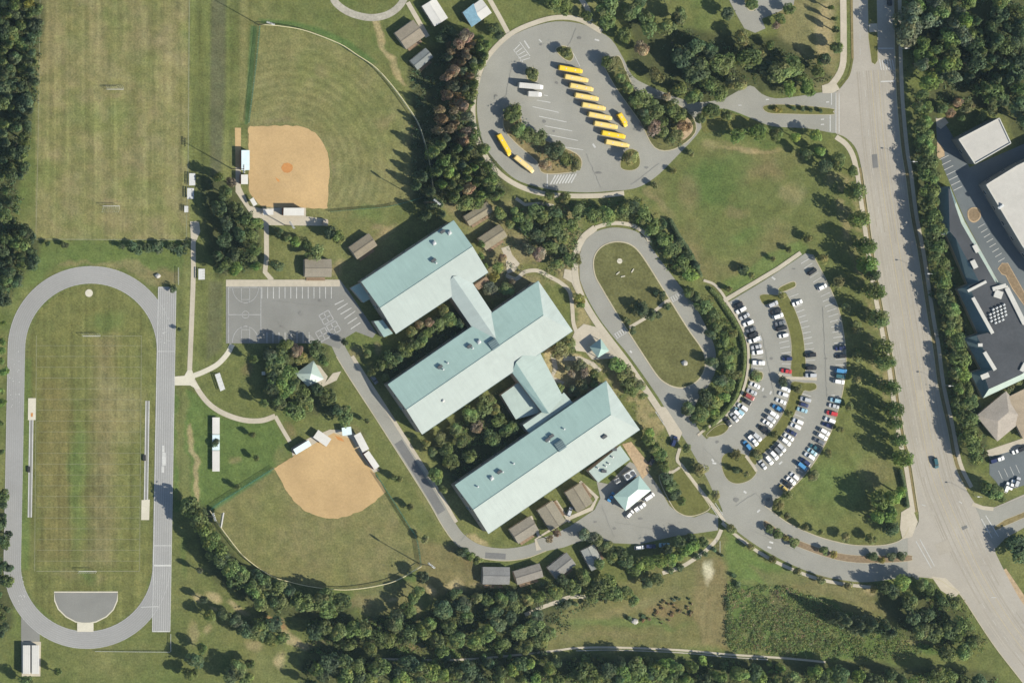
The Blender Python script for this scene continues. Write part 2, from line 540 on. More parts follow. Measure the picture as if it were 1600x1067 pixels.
# running track infield
TRK = [(38, 560), (60, 485), (105, 450), (147, 443), (190, 452), (230, 490), (245, 560), (239, 890), (215, 945), (170, 980), (134, 986), (95, 975), (50, 935), (32, 880)]
FB = np.array((.112, .112, .045))
paint(TRK, FB, 3)
paint([(150, 525), (178, 525), (178, 880), (140, 880)], TAN * .95, 22, .75, True); paint([(60, 600), (110, 590), (112, 870), (60, 880)], (.125, .105, .048), 16, .7, True)
blob(190, 640, 40, 60, TAN * 1.05, .7); blob(120, 740, 20, 120, GREEN * 1.05, .6); blob(165, 500, 40, 25, GREEN, .55); blob(70, 510, 30, 30, MID, .4); blob(130, 900, 70, 10, TAN, .4); blob(136, 900, 14, 12, GREEN, .7)
stripes(TRK, .42, 7)
paint([(30, 560), (50, 560), (45, 890), (30, 890)], GREEN * 1.15, 6, .6)
# banks round the track
paint([(60, 378), (290, 378), (285, 430), (230, 430), (170, 412), (110, 412), (40, 450), (20, 480), (10, 440), (55, 410)], GREEN * 1.05, 8, .55, True)
paint([(110, 408), (200, 408), (250, 425), (280, 420), (280, 440), (230, 445), (190, 420), (140, 412), (90, 422)], TAN, 6, .7, True)
paint([(225, 420), (280, 418), (278, 447), (250, 447)], BROWN * 1.1, 8, .55, True)
paint([(276, 450), (296, 450), (292, 585), (276, 585)], MID, 4, .6); stripes([(276, 400), (352, 400), (350, 560), (276, 600)], .35, 9)
paint([(327, 440), (349, 440), (346, 545), (322, 565)], SWALE, 6, .75)
# lawns round the junction of paths
paint([(272, 605), (300, 610), (350, 655), (430, 660), (455, 705), (425, 732), (326, 797), (300, 800), (272, 800)], GREEN * 1.0, 4, .85)
paint([(278, 600), (292, 610), (292, 780), (276, 780)], DRY * .85, 6, .6, True); stripes([(272, 600), (320, 620), (320, 800), (272, 800)], .3, 9)
paint([(298, 662), (304, 660), (308, 785), (296, 790)], SOIL * .72, 4, .85, True)
paint([(310, 590), (362, 548), (440, 560), (430, 650), (370, 650), (320, 620)], MID, 5, .6, True); blob(385, 575, 16, 12, BROWN, .7); blob(440, 710, 12, 20, DRY, .6); blob(365, 717, 14, 8, TAN, .7); blob(450, 672, 14, 14, BROWN * 1.1, .7)
blob(440, 190, 40, 5, SOIL * .5, .4); blob(518, 262, 4, 40, SOIL * .5, .4); blob(600, 190, 18, 12, SOIL * .48, .45); blob(500, 110, 14, 12, TAN, .4)
# second ball field
OUT2 = [(326, 797), (427, 730), (600, 767), (658, 880), (620, 905), (550, 921), (480, 916), (420, 899), (380, 871), (338, 815)]
paint(OUT2, DRY * .92, 2); paint(OUT2, BROWN * 1.15, 3, .35, mod=(N2 - .42) * 3); paint(OUT2, GREEN * 1.2, 3, .3, mod=(N1 - .5) * 3)
paint([(420, 733), (427, 737), (326, 803), (322, 795)], (.06, .11, .05), 3, .8)
paint([(560, 922), (620, 908), (655, 890), (655, 905), (610, 925), (560, 935)], (.062, .1, .036), 4, .7)
paint([(270, 800), (300, 800), (330, 880), (330, 1015), (268, 1015)], MID, 4, .5, True); blob(315, 935, 14, 10, SOIL * .8, .9); blob(300, 985, 12, 30, TAN * 1.1, .7); blob(345, 955, 30, 6, SOIL * .8, .8, .45); blob(440, 975, 22, 6, (.24, .14, .08), .9, .5); blob(470, 1003, 26, 9, SOIL * .75, .9, .3); blob(287, 870, 8, 40, GREEN, .6)
paint([(550, 925), (640, 905), (655, 940), (620, 965), (560, 960)], TAN * .9, 8, .55, True); blob(615, 940, 10, 5, SOIL, .6)
paint([(645, 845), (715, 850), (760, 880), (760, 925), (680, 935), (655, 920)], BROWN * 1.15, 8, .7, True); blob(712, 918, 18, 13, SOIL * .95, .95); blob(675, 925, 10, 13, SOIL * .8, .85); blob(760, 915, 30, 5, SOIL * .7, .8); blob(735, 885, 12, 20, BROWN, .6)
blob(580, 990, 40, 16, LITTER * 1.4, .8); blob(650, 1012, 34, 9, BROWN * 1.2, .8)
# strip between service road and field
paint([(560, 640), (590, 680), (650, 770), (705, 850), (690, 850), (640, 820), (600, 765), (588, 735), (560, 690)], MID * 1.02, 5, .8, True); blob(690, 835, 20, 20, DRY * .85, .5)
# meadow south of the school
MEADOW = [(840, 960), (905, 935), (985, 905), (1100, 865), (1130, 840), (1160, 870), (1200, 900), (1330, 935), (1395, 955), (1390, 1015), (1240, 1020), (1090, 1010), (850, 1015)]
paint(MEADOW, DRY * .85, 8, .9, True); blob(1000, 945, 120, 12, TAN * 1.05, .55, -.3); blob(980, 975, 140, 9, GREEN * 1.1, .6, .03); blob(960, 995, 120, 7, TAN * .9, .5)
paint([(1090, 865), (1128, 870), (1140, 930), (1132, 1010), (1095, 1005), (1085, 940)], BROWN * 1.22, 8, .75, True); blob(1100, 970, 4, 60, TAN * 1.1, .5); blob(1113, 975, 4, 60, TAN * 1.0, .5)
paint([(1133, 835), (1170, 860), (1270, 905), (1230, 915), (1150, 912), (1135, 890)], GREEN * 1.25, 8, .8, True)
paint([(1170, 885), (1260, 895), (1350, 920), (1390, 960), (1280, 925), (1200, 912)], TAN * .85, 10, .6, True)
paint([(1136, 912), (1220, 918), (1300, 940), (1400, 990), (1480, 1020), (1390, 1030), (1240, 1025), (1136, 1012)], GREEN * 1.05, 6, .9, True); paint([(1136, 912), (1220, 918), (1300, 940), (1400, 990), (1480, 1020), (1390, 1030), (1240, 1025), (1136, 1012)], BROWN, 6, .6, True, (N2 - .45) * 4)
blob(1107, 893, 11, 26, (.42, .37, .30), .98, .25); blob(1040, 952, 40, 14, (.155, .105, .06), .65, -.25)
blob(1110, 842, 14, 10, SOIL * .8, .7)
# lawns east
ELAWN = [(1005, 300), (1060, 250), (1095, 215), (1160, 225), (1240, 232), (1290, 270), (1325, 330), (1340, 440), (1290, 400), (1250, 392), (1130, 465), (1105, 440), (1080, 400), (1040, 350)]
paint(ELAWN, MID * 1.0, 6, .9, True); paint(ELAWN, TAN * .85, 6, .6, True, (N1 - .40) * 3); blob(1120, 290, 60, 55, GREEN * .88, .9); blob(1075, 300, 22, 30, BROWN * 1.15, .6); blob(1150, 330, 30, 14, BROWN * 1.2, .6); blob(1200, 270, 30, 16, BROWN * 1.15, .5); blob(1170, 370, 40, 14, GREEN * 1.1, .6, -.4); blob(1150, 250, 50, 25, GREEN * 1.05, .5); blob(1105, 228, 20, 12, TAN, .8); blob(1235, 300, 26, 26, TAN * 1.05, .7); blob(1170, 232, 60, 5, SOIL * .7, .7)
paint([(1130, 440), (1250, 375), (1270, 395), (1135, 462)], GREEN * 1.25, 6, .6, True); blob(1030, 322, 40, 9, TAN * .95, .7, .8); blob(1090, 410, 10, 30, TAN * .9, .6, -.4)
SELAWN = [(1215, 790), (1290, 690), (1320, 590), (1350, 560), (1410, 720), (1420, 800), (1405, 838), (1330, 850), (1260, 830)]
paint(SELAWN, MID * 1.0, 6, .8, True); blob(1300, 760, 60, 60, GREEN * 1.2, .5); blob(1370, 740, 40, 26, TAN * .85, .55); stripes(SELAWN, .2, 10, -.5)
paint([(1290, 270), (1335, 280), (1365, 420), (1400, 620), (1380, 640), (1345, 470), (1320, 350)], SOIL * .62, 8, .55, True, (N3 - .35) * 3)
# inside the loop drive
LOOPI = [(927, 411), (931, 396), (968, 378), (1008, 408), (1102, 568), (1070, 605), (1028, 588), (929, 430)]
paint(LOOPI, MID * .9, 4, .9); blob(1000, 450, 40, 60, (.10, .088, .04), .5, -.6); blob(955, 410, 18, 14, DRY, .4); blob(1055, 570, 20, 12, TAN * .9, .5)
# planted yards round the school
paint([(690, 320), (800, 310), (905, 315), (915, 470), (880, 440), (770, 470), (745, 370)], SOIL * .58, 8, .7, True, (N2 - .25) * 3); paint([(880, 440), (925, 480), (960, 540), (1000, 600), (1045, 660), (1030, 680), (950, 600), (895, 520)], SOIL * .7, 5, .6, True, (N3 - .2) * 3)
paint([(850, 540), (920, 560), (940, 600), (880, 625), (850, 590)], SOIL * .85, 5, .85, True)
paint([(985, 640), (1010, 650), (1045, 715), (1020, 700)], SOIL * .7, 4, .5, True)
# north: gravel and yards
paint([(560, 20), (600, 34), (640, 30), (760, 60), (740, 100), (700, 80), (620, 110), (590, 60)], MID * .95, 6, .6, True); paint([(582, 34), (592, 34), (600, 75), (632, 120), (636, 134), (622, 122), (588, 66)], SOIL * .8, 4, .8, True)
paint([(770, 40), (850, 25), (930, -10), (790, -30)], MID, 6, .5)
paint([(1190, -40), (1310, -40), (1310, 140), (1250, 140), (1220, 60)], TAN * .95, 6, .75, True); blob(1290, 50, 18, 60, SOIL * .75, .8); blob(1245, 90, 24, 14, SOIL * .6, .6)
paint([(1000, 60), (1100, 60), (1110, 110), (1050, 130), (1005, 100)], MID * .9, 6, .7, True)
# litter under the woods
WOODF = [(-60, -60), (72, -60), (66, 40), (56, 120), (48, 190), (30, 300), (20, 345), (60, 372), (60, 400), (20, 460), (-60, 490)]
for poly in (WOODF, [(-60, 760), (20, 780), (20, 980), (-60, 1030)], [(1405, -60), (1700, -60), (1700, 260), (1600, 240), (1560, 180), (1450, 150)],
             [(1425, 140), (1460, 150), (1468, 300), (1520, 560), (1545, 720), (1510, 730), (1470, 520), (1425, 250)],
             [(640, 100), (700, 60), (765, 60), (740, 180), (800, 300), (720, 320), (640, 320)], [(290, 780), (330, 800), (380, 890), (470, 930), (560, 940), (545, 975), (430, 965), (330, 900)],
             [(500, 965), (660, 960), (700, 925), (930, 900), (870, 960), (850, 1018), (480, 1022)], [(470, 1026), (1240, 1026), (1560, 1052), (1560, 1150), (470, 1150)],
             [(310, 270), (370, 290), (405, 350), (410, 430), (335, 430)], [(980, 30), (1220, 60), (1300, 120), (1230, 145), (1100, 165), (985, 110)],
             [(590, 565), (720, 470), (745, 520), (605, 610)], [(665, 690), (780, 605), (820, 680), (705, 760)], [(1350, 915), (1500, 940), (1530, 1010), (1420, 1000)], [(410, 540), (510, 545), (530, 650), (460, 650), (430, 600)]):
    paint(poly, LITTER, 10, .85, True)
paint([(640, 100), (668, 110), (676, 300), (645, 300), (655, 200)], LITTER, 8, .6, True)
for q in ((605, 360, 24, 10, SOIL * .62, .8, -.5), (590, 352, 16, 8, SOIL * .5, .7, 0), (530, 420, 12, 18, SOIL * .55, .7, .5), (455, 440, 30, 6, SOIL * .5, .6, 0), (500, 440, 40, 6, SOIL * .6, .6, 0), (575, 335, 40, 12, GREEN * 1.1, .6, 0), (555, 550, 16, 14, SOIL * .5, .6, 0), (592, 545, 10, 10, SOIL * .6, .6, 0), (745, 842, 22, 8, SOIL * .8, .85, .45), (560, 690, 14, 30, SOIL * .42, .6, -.5), (1090, 770, 10, 20, SOIL * .5, .6, -.5), (335, 932, 20, 10, SOIL * .8, .95, .5), (372, 948, 24, 7, SOIL * .72, .9, .45), (428, 968, 16, 6, (.25, .15, .085), .95, .4), (452, 990, 22, 9, SOIL * .75, .9, .5), (480, 1004, 26, 7, SOIL * .72, .9, .1), (440, 1030, 12, 16, SOIL * .8, .85, .2), (400, 1008, 22, 8, SOIL * .6, .7, .2), (300, 985, 10, 22, TAN * 1.2, .8, 0), (325, 985, 10, 10, SOIL * .6, .7, 0), (640, 1010, 30, 8, BROWN * 1.3, .8, 0),
          (1322, 905, 4, 4, SOIL * .5, .5, 0), (1360, 925, 12, 12, SOIL * .8, .8, .5), (1440, 1005, 40, 8, TAN * 1.05, .7, 0), (560, 940, 30, 12, TAN * .95, .7, 0), (675, 925, 9, 14, SOIL * .85, .85, 0), (655, 955, 6, 16, SOIL * .6, .6, .3)):
    blob(*q)
for poly in ([(700, 60), (745, 60), (730, 160), (700, 170)],):
    paint(poly, (.20, .125, .07), 8, .8, True)
N5 = fbm(X, Y, 4.5, 91, 2)
C = C * (0.76 + 0.26 * N3 + 0.22 * N5 + 0.20 * (N2 - .5))[..., None] * np.array((1.08, 1.14, .97))
C = C * (1 + np.stack([.10 * (N3 - .5) + .12 * (N1 - .5), 0 * N3, .10 * (N2 - .5)], -1))
_out = np.maximum(np.maximum(-30 - X, X - 1630), np.maximum(-30 - Y, Y - 1097))
C = lerp(C, MID * np.array((1.02, 1.08, .97)), _out / 30.0)
C = np.clip(C, .01, .8)
ny, nx = X.shape
V = np.empty((ny * nx, 3), np.float32)
V[:, 0] = ((X - 800) * S).ravel(); V[:, 1] = ((533.5 - Y) * S).ravel(); V[:, 2] = 0
idx = np.arange(ny * nx).reshape(ny, nx)
F = np.stack([idx[:-1, :-1], idx[1:, :-1], idx[1:, 1:], idx[:-1, 1:]], -1).reshape(-1, 4)
def mesh_np(name, V, F, k):
    me = bpy.data.meshes.new(name)
    me.vertices.add(len(V)); me.vertices.foreach_set('co', np.ascontiguousarray(V, np.float32).ravel())
    me.loops.add(F.size); me.loops.foreach_set('vertex_index', F.ravel().astype(np.int32))
    me.polygons.add(len(F)); me.polygons.foreach_set('loop_start', np.arange(0, F.size, k, dtype=np.int32))
    me.update(calc_edges=True)
    return me
gme = mesh_np('ground', V, F, 4)
ca = gme.color_attributes.new('tint', 'FLOAT_COLOR', 'POINT')
ca.data.foreach_set('color', np.concatenate([C.reshape(-1, 3), np.ones((ny * nx, 1))], 1).astype(np.float32).ravel())
gme.materials.append(MATS['ground'])
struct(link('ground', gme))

# ------------------------------------------------------------------ running track
Z1, Z2, Z3, Z4 = 0.04, 0.08, 0.12, 0.16
TC, BC = (142.0, 546.0), (135.5, 883.0)
def oval(r, n=40):
    out = []
    for i in range(n + 1):
        a = math.pi + math.pi * i / n
        out.append((TC[0] + r * math.cos(a), TC[1] + r * math.sin(a)))
    for i in range(n + 1):
        a = math.pi * i / n
        out.append((BC[0] + r * math.cos(a), BC[1] + r * math.sin(a)))
    return out
trk = sheet('running_track', 'track_surface', oval(130), Z1, [oval(103)])
sheet('sprint_straight', 'track_surface', [(247.5, 449), (275, 449), (265.5, 986), (238, 986)], Z1 + .02)
mb = MB()
for k in range(9):
    r = 103.4 + 26.2 * k / 8
    ribbon_mb(mb, oval(r), 1.0 if k in (0, 8) else .42, Z2 + .02, 0, True)
struct(mb.build('lane_line_oval', 'paint_faint')); mb = MB()
for k in range(9):
    t = k / 8
    ribbon_mb(mb, [(247.5 + 27.5 * t, 449), (238 + 27.5 * t, 986)], .9 if k in (0, 8) else .4, Z2 + .04)
for y, w in ((549, .8), (852, 1.2), (883, 2.6)):
    s = (y - 449) / 537 * 9.5
    ribbon_mb(mb, [(247.5 - s, y), (275 - s, y)], w, Z2 + .06)
ribbon_mb(mb, [(220, 948), (247, 947)], 1, Z2 + .06); ribbon_mb(mb, [(238, 986), (265.5, 986)], 1.6, Z2 + .06)
ribbon_mb(mb, [(247.5, 449), (275, 449)], 1.2, Z2 + .06)
struct(mb.build('lane_line_straight', 'paint'))
mb = MB()
for x0, x1, y0, y1 in ((253, 256.5, 696, 706), (253, 259, 707, 727), (252, 256, 728, 738)):
    mb.face([G(x0, y1, .16), G(x1, y1, .16), G(x1, y0, .16), G(x0, y0, .16)])
r2 = random.Random(5)
for k in range(70):      # worn start marks
    x, y = (22 + r2.uniform(-8, 8), r2.uniform(545, 640)) if k < 30 else ((257 + r2.uniform(-7, 7), r2.uniform(465, 535)) if k < 52 else (30 + r2.uniform(-4, 9), r2.uniform(900, 945)))
    w = r2.uniform(.5, 1.5)
    mb.face([G(x, y + w, .15), G(x + w, y + w, .15), G(x + w, y, .15), G(x, y, .15)])
struct(mb.build('start_marking', 'paint'))
fan = [(84.5, 924.5), (184, 924.5), (183, 938), (177, 952), (166, 963), (150, 971), (134, 974), (118, 971), (103, 963), (91, 951), (85.5, 938)]
sheet('jump_apron', 'asphalt_court', fan, Z1); ribbon('jump_apron_kerb', 'concrete_pale', fan, 1.8, Z2, 0, True)
sheet('apron_link', 'concrete_pale', [(120.5, 972), (146, 972), (146, 986.5), (120.5, 986.5)], Z2 + .03)
sheet('discus_circle', 'concrete_pale', [(139 + 6 * math.cos(a * math.pi / 10), 458 + 6 * math.sin(a * math.pi / 10)) for a in range(20)], Z2)
sheet('access_strip', 'asphalt_court', [(33, 955), (62, 975), (62, 1003), (33, 1003)], Z1 - .01)
# jump runways
for nm, a, b, w in (('west', (49, 656), (46.5, 808), 6.2), ('east', (230.5, 626), (228, 784), 6.2)):
    ribbon('jump_runway', 'asphalt_court', [a, b], w, Z1); mb = MB()
    for s in (-2.5, 2.5):
        ribbon_mb(mb, [(a[0] + s, a[1]), (b[0] + s, b[1])], 1.5, Z2)
    struct(mb.build('runway_line', 'paint'))
sheet('jump_pit', 'concrete_pale', [(44, 622), (56, 622), (55.5, 656), (43.5, 656)], Z2)
sheet('pit_stain', 'mound', [(48, 645), (51.5, 645), (51, 651), (48, 651)], Z3)
sheet('jump_pit', 'concrete_pale', [(221, 781), (234, 780), (233, 812), (220.5, 812)], Z2)
mb = MB()
for i in range(21):
    y = 540 + i * 16.8
    ribbon_mb(mb, [(58, y), (222 - i * .2, y)], .5, Z1)
for x in (57, 221):
    ribbon_mb(mb, [(x, 524), (x - 3, 892)], .7, Z1)
ribbon_mb(mb, [(57, 892), (218, 892)], .9, Z1); ribbon_mb(mb, [(160, 525), (221, 525)], .7, Z1)
struct(mb.build('pitch_line', 'paint_field'))
mb = MB()
ribbon_mb(mb, [(63, -30), (60, 200), (56, 374)], .8, Z1); ribbon_mb(mb, [(56, 374), (292, 375)], 1.1, Z1); ribbon_mb(mb, [(296, -30), (294, 250), (291, 372)], 1.1, Z1)
struct(mb.build('touch_line', 'paint_field'))

# ------------------------------------------------------------------ ball fields
def ragged(poly, seed, amp=.9):
    rr = random.Random(seed); out = []
    for a_, b_ in zip(poly, poly[1:] + poly[:1]):
        n_ = max(1, int(math.hypot(b_[0] - a_[0], b_[1] - a_[1]) / 4))
        for k in range(n_):
            out.append((a_[0] + (b_[0] - a_[0]) * k / n_ + rr.uniform(-amp, amp), a_[1] + (b_[1] - a_[1]) * k / n_ + rr.uniform(-amp, amp)))
    return out
inf1 = [(388, 198), (450, 196.5)] + spline([(450, 196.5), (476, 199), (496, 212), (509, 232), (514.5, 258), (513, 290)], n=4)[1:] + [(511.5, 326), (409, 324), (389, 300)]
sheet('infield_dirt', 'infield', ragged(inf1, 2), Z1)
sheet('pitching_mound', 'mound', [(448.5 + 9 * math.cos(a * .524) + .6 * math.sin(a * 3), 262.5 + 8 * math.sin(a * .524)) for a in range(12)], Z2)
sheet('worn_spot', 'mound', [(430, 277), (436, 281), (437, 285), (433, 283)], Z2)
sheet('bullpen_strip', 'infield', [(367, 200), (376.5, 200), (376, 262), (368, 262)], Z1)
inf2 = [(521, 674), (548.6, 683.6), (568, 712), (603, 768)] + spline([(603, 768), (580, 788), (560, 799), (528, 809.6), (502, 808), (473, 795), (449.5, 769), (428, 731)], n=4)[1:]
sheet('infield_dirt', 'infield', ragged(inf2, 4), Z1)
sheet('worn_spot', 'mound', [(523, 680), (534, 684), (538, 690), (528, 687)], Z2)
sheet('plate_apron', 'concrete', [(368, 262), (376, 262), (376, 292), (390, 322), (411, 327), (411, 352), (400, 348), (380, 318), (368, 300)], Z1)
sheet('dugout_apron', 'concrete', [(409, 325), (478, 325), (478, 338), (512, 343), (512, 353), (411, 352)], Z2)
sheet('dugout_apron', 'concrete', [(455, 700), (483, 684), (515, 671), (548, 672), (565, 690), (593, 735), (584, 738), (565, 712), (548.6, 685), (521, 676), (470, 705), (457, 712)], Z2)

# ------------------------------------------------------------------ paths
ribbon('path', 'concrete', [(304, 346), (305, 370), (302, 380), (302, 430), (299.5, 500), (297, 560), (296, 588)], 7.5, Z1, smooth=True)
sheet('path_end', 'concrete', [(297, 346), (311, 347), (313, 362), (308, 373), (298, 373)], Z2)
sheet('path_junction', 'concrete_pale', [(273, 588), (288, 587), (293, 578), (300, 578), (302, 585), (310, 583), (303, 593), (313, 607), (307, 608), (297, 602), (273, 602)], Z3)
ribbon('path', 'concrete_pale', [(300, 588), (320, 580), (340, 569), (355, 553), (363, 538)], 8, Z1, smooth=True)
ribbon('path', 'concrete', [(300, 592), (312, 613), (328, 632), (350, 646), (380, 656), (408, 657), (430, 650)], 8, Z2 - .01, smooth=True)
ribbon('path', 'concrete', [(430, 650), (440, 668), (453, 690)], 6, Z1, smooth=True)
ribbon('path', 'concrete', [(416, 351), (416.5, 402), (414, 425), (425, 438)], 7.5, Z1)
ribbon('path', 'concrete', [(820, 960), (840, 951), (870, 940), (893, 932), (925, 933)], 6, Z1, smooth=True)
ribbon('path', 'concrete', [(1127, 827), (1120, 842), (1107, 856), (1095, 866), (1065, 885), (1035, 895)], 6, Z1, smooth=True)
ribbon('trail', 'concrete', [(590, 1029), (720, 1030), (850, 1018), (900, 1012), (960, 1011), (1060, 1015), (1140, 1022), (1230, 1028), (1290, 1034)], 3.2, Z1, smooth=True)
ribbon('trail', 'gravel', [(900, 1016), (960, 1015), (1060, 1019), (1140, 1026), (1200, 1030)], 1.8, Z1 + .02, smooth=True)
ribbon('gravel_drive', 'gravel', [(516, -14), (524, 4), (540, 17), (560, 25), (583, 28), (606, 23), (624, 10), (635, -8)], 11, Z1, smooth=True)
ribbon('path', 'concrete', [(637, 4), (652, 30), (668, 58)], 7, Z1); ribbon('path', 'concrete', [(763, -4), (780, 26), (797, 58)], 7, Z1)
ribbon('path', 'concrete', [(905, -6), (918, 14), (922, 34)], 8, Z1)

# ------------------------------------------------------------------ court and small car park
sheet('court_surface', 'asphalt_court', [(353, 437), (531, 437), (545, 455), (588, 520), (582, 528), (556, 518), (541, 527), (530, 545), (515, 540), (507, 536.5), (353, 536.5)], Z1)
ribbon('court_walk', 'concrete', [(353, 442.5), (531, 442.5)], 10.5, Z2)
mb = MB()
def L(*p, w=.9, z=Z3):
    ribbon_mb(mb, list(p), w, z)
for p in (((357, 449), (357, 536)), ((407.5, 449), (407.5, 520)), ((357, 491.6), (407, 491.6)), ((357, 449), (407, 449))):
    L(*p, w=1.1)
for cy, sg in ((448, 1), (535, -1)):
    L(*[(383.5 + 20.5 * math.cos(a * math.pi / 16), cy + sg * 25 * math.sin(a * math.pi / 16)) for a in range(17)])
    for x in (377, 390):
        L((x, cy), (x, cy + sg * 20))
    L((377, cy + sg * 20), (390, cy + sg * 20))
    L(*[(383.5 + 6.5 * math.cos(a * math.pi / 8), cy + sg * (20 + 6 * math.sin(a * math.pi / 8))) for a in range(9)], w=.6)
ribbon_mb(mb, [(383.5 + 5.5 * math.cos(a * math.pi / 10), 491.6 + 5.5 * math.sin(a * math.pi / 10)) for a in range(20)], .9, Z3, 0, True)
struct(mb.build('court_line', 'paint_faint'))
mb = MB()
for k in range(13):
    L((409 + k * 9.05, 448.5), (409 + k * 9.05, 466.5), w=1.0)
for k in range(8):
    L((417 + k * 9.4, 519), (417 + k * 9.4, 536), w=1.0)
for a, b in (((523, 476), (537, 469)), ((527, 484), (543, 474)), ((532, 491), (549, 481)), ((538, 498), (555, 486)), ((543, 506), (558, 496)), ((548, 514), (563, 504))):
    L(a, b, w=1.3)
struct(mb.build('stall_line', 'paint'))
mb = MB()
for cx, cy, rot in ((509.7, 496, -.52), (521, 512.6, -.52), (504, 523, -.50)):
    c, s = math.cos(rot), math.sin(rot); h = 8.4
    q = lambda u, v: (cx + u * c - v * s, cy + u * s + v * c)
    for t in (-h, 0, h):
        L(q(-h, t), q(h, t), w=1.5); L(q(t, -h), q(t, h), w=1.5)
for k in range(6):
    L((483 + k * 2.2, 521 + k * 2.4), (486 + k * 2.2, 535), w=.9)
struct(mb.build('game_square_line', 'paint_faint'))

# ------------------------------------------------------------------ service road and yard
srv = spline([(524, 530), (534, 552), (556, 588), (590, 640), (622, 690), (652, 737), (680, 782), (700, 817), (720, 843), (748, 860), (785, 866), (820, 862), (850, 851)], n=6)
ribbon('service_road', 'asphalt_light', srv, 19, Z1)
ribbon('service_road_patch', 'asphalt_patch', spline([(622, 690), (652, 737), (690, 800)]), 14, Z2); ribbon('service_road_patch', 'asphalt_patch', [(758, 867), (790, 869)], 9, Z2)
ribbon('service_walk', 'concrete', offset_line(srv[8:44], -12), 5.5, Z2)
ribbon('service_kerb', 'kerb', offset_line(srv[6:], 9.8), 1.2, 0, .12)
sheet('service_yard', 'asphalt_light', [(838, 842), (862, 836), (890, 822), (929, 796), (938, 778), (932, 752), (950, 756), (984, 721), (1011, 735), (1030, 762), (1046, 790), (1062, 803), (1085, 808), (1105, 800), (1122, 806), (1122, 828), (1095, 832), (1050, 838), (1000, 850), (955, 848), (935, 840), (905, 846), (880, 855), (845, 862)], Z2)
sheet('yard_soil', 'far_soil', [(972, 694), (986, 690), (1012, 722), (1014, 738), (1004, 748), (988, 720)], Z3)
sheet('yard_walk', 'concrete', [(925, 770), (934, 778), (926, 797), (890, 812), (846, 838), (838, 842), (842, 852), (846, 858), (838, 860), (835, 842), (850, 832), (890, 806), (922, 792), (930, 780)], Z3)
for a, b in (((829, 806), (842, 838)), ((868, 782), (890, 815)), ((906, 752), (934, 778))):
    ribbon('yard_walk', 'concrete', [a, b], 4.5, Z4)
yi = spline([(1030, 748), (1038, 738), (1055, 734), (1066, 730), (1078, 748), (1106, 786), (1108, 795), (1096, 802), (1080, 806), (1065, 803), (1050, 790)], True, 4)
sheet('yard_island', 'grass_patch', yi, .13); ribbon('yard_island_kerb', 'kerb', yi, 1.3, 0, .15, True)
ribbon('path', 'concrete', [(1062, 700), (1058, 718), (1066, 728), (1078, 745), (1100, 773), (1118, 795), (1132, 815)], 5, .17, smooth=True)
ribbon('path', 'concrete', [(1036, 740), (1050, 738), (1062, 730)], 4, .17)

# ------------------------------------------------------------------ bus lot
BUS = spline([(792, 60), (830, 43), (868, 34), (905, 37), (930, 47), (955, 62), (974, 92), (989, 120), (1015, 135), (1046, 148), (1085, 160), (1126, 156), (1140, 150), (1172, 134), (1190, 147), (1212, 154), (1245, 151), (1275, 146), (1300, 143)], n=3) + \
    [(1308, 143), (1308, 208)] + spline([(1300, 208), (1262, 201), (1222, 199), (1197, 195), (1157, 178), (1126, 170), (1105, 185), (1088, 212), (1052, 250), (1030, 272), (1008, 288), (985, 296), (950, 299), (915, 301), (872, 298), (835, 291), (805, 280), (780, 258), (757, 228), (748, 195), (745, 165), (749, 130), (760, 100), (775, 78)], n=3)
sheet('bus_lot', 'asphalt_light', BUS, Z1)
ribbon('bus_lot_walk', 'concrete', [(940, 50), (905, 31), (868, 28), (830, 38), (797, 54), (770, 79), (753, 105), (744, 135), (739, 168), (742, 205), (755, 238), (777, 268), (805, 288), (840, 301), (880, 306), (935, 306), (975, 302)], 7.5, Z2, .1, smooth=True)
def island(name, pts, m='grass_patch', sm=True, z=.13, kerb=True, n=4):
    p = spline(pts, True, n) if sm else pts
    sheet(name, m, p, z)
    if kerb:
        ribbon(name + '_kerb', 'kerb', p, 1.2, 0, .15, True)
island('bus_lot_island', [(868, 78), (878, 72), (890, 76), (896, 88), (890, 96), (878, 90)])
island('bus_lot_island', [(822, 112), (832, 106), (840, 116), (838, 128), (826, 126)])
island('bus_lot_island', [(790, 172), (812, 166), (815, 192), (830, 208), (858, 222), (900, 240), (909, 256), (898, 268), (850, 271), (838, 252), (806, 224), (787, 200)], 'dry_patch')
island('bus_lot_island', [(970, 262), (974, 240), (986, 233), (997, 240), (999, 258), (988, 266)])
island('bus_lot_island', [(941, 96), (955, 92), (968, 89), (980, 116), (999, 147), (1046, 158), (1080, 180), (1086, 208), (1054, 233), (1023, 231), (1002, 194), (986, 171), (960, 134)], 'loop_grass')
sheet('island_soil', 'far_soil', spline([(1058, 200), (1072, 184), (1082, 196), (1080, 208), (1064, 220)], True, 4), .165)
sheet('bus_lot_island_lawn', 'grass_patch', spline([(1098, 168), (1126, 172), (1154, 180), (1190, 196), (1120, 205), (1098, 205)], True, 4), .09)
island('drive_median', [(1194, 166), (1230, 164), (1298, 170), (1301, 175), (1298, 179), (1230, 178), (1200, 176)], 'grass_patch')
mb = MB()
for a, b in (((839, 157), (860, 160.5)), ((832, 167), (873, 176)), ((842, 182), (885, 191)), ((851, 197), (894, 205)), ((858, 211), (903, 220)), ((881, 230), (911, 234.5)), ((850, 149), (856, 150))):
    L(a, b, w=1.0)
for k in range(5):
    L((803 + k * 2.4, 79 + k * 4.2), (812 + k * 4.0, 70 + k * 5.2), w=1.1)
L((802, 78), (817, 98), w=.9); L((812, 66), (828, 88), w=.9); L((819, 64), (827, 76), w=2.2)
for k in range(8):
    L((860 + k * 4.6, 288 - k * .3), (868 + k * 4.6, 274 - k * .3), w=2.0)
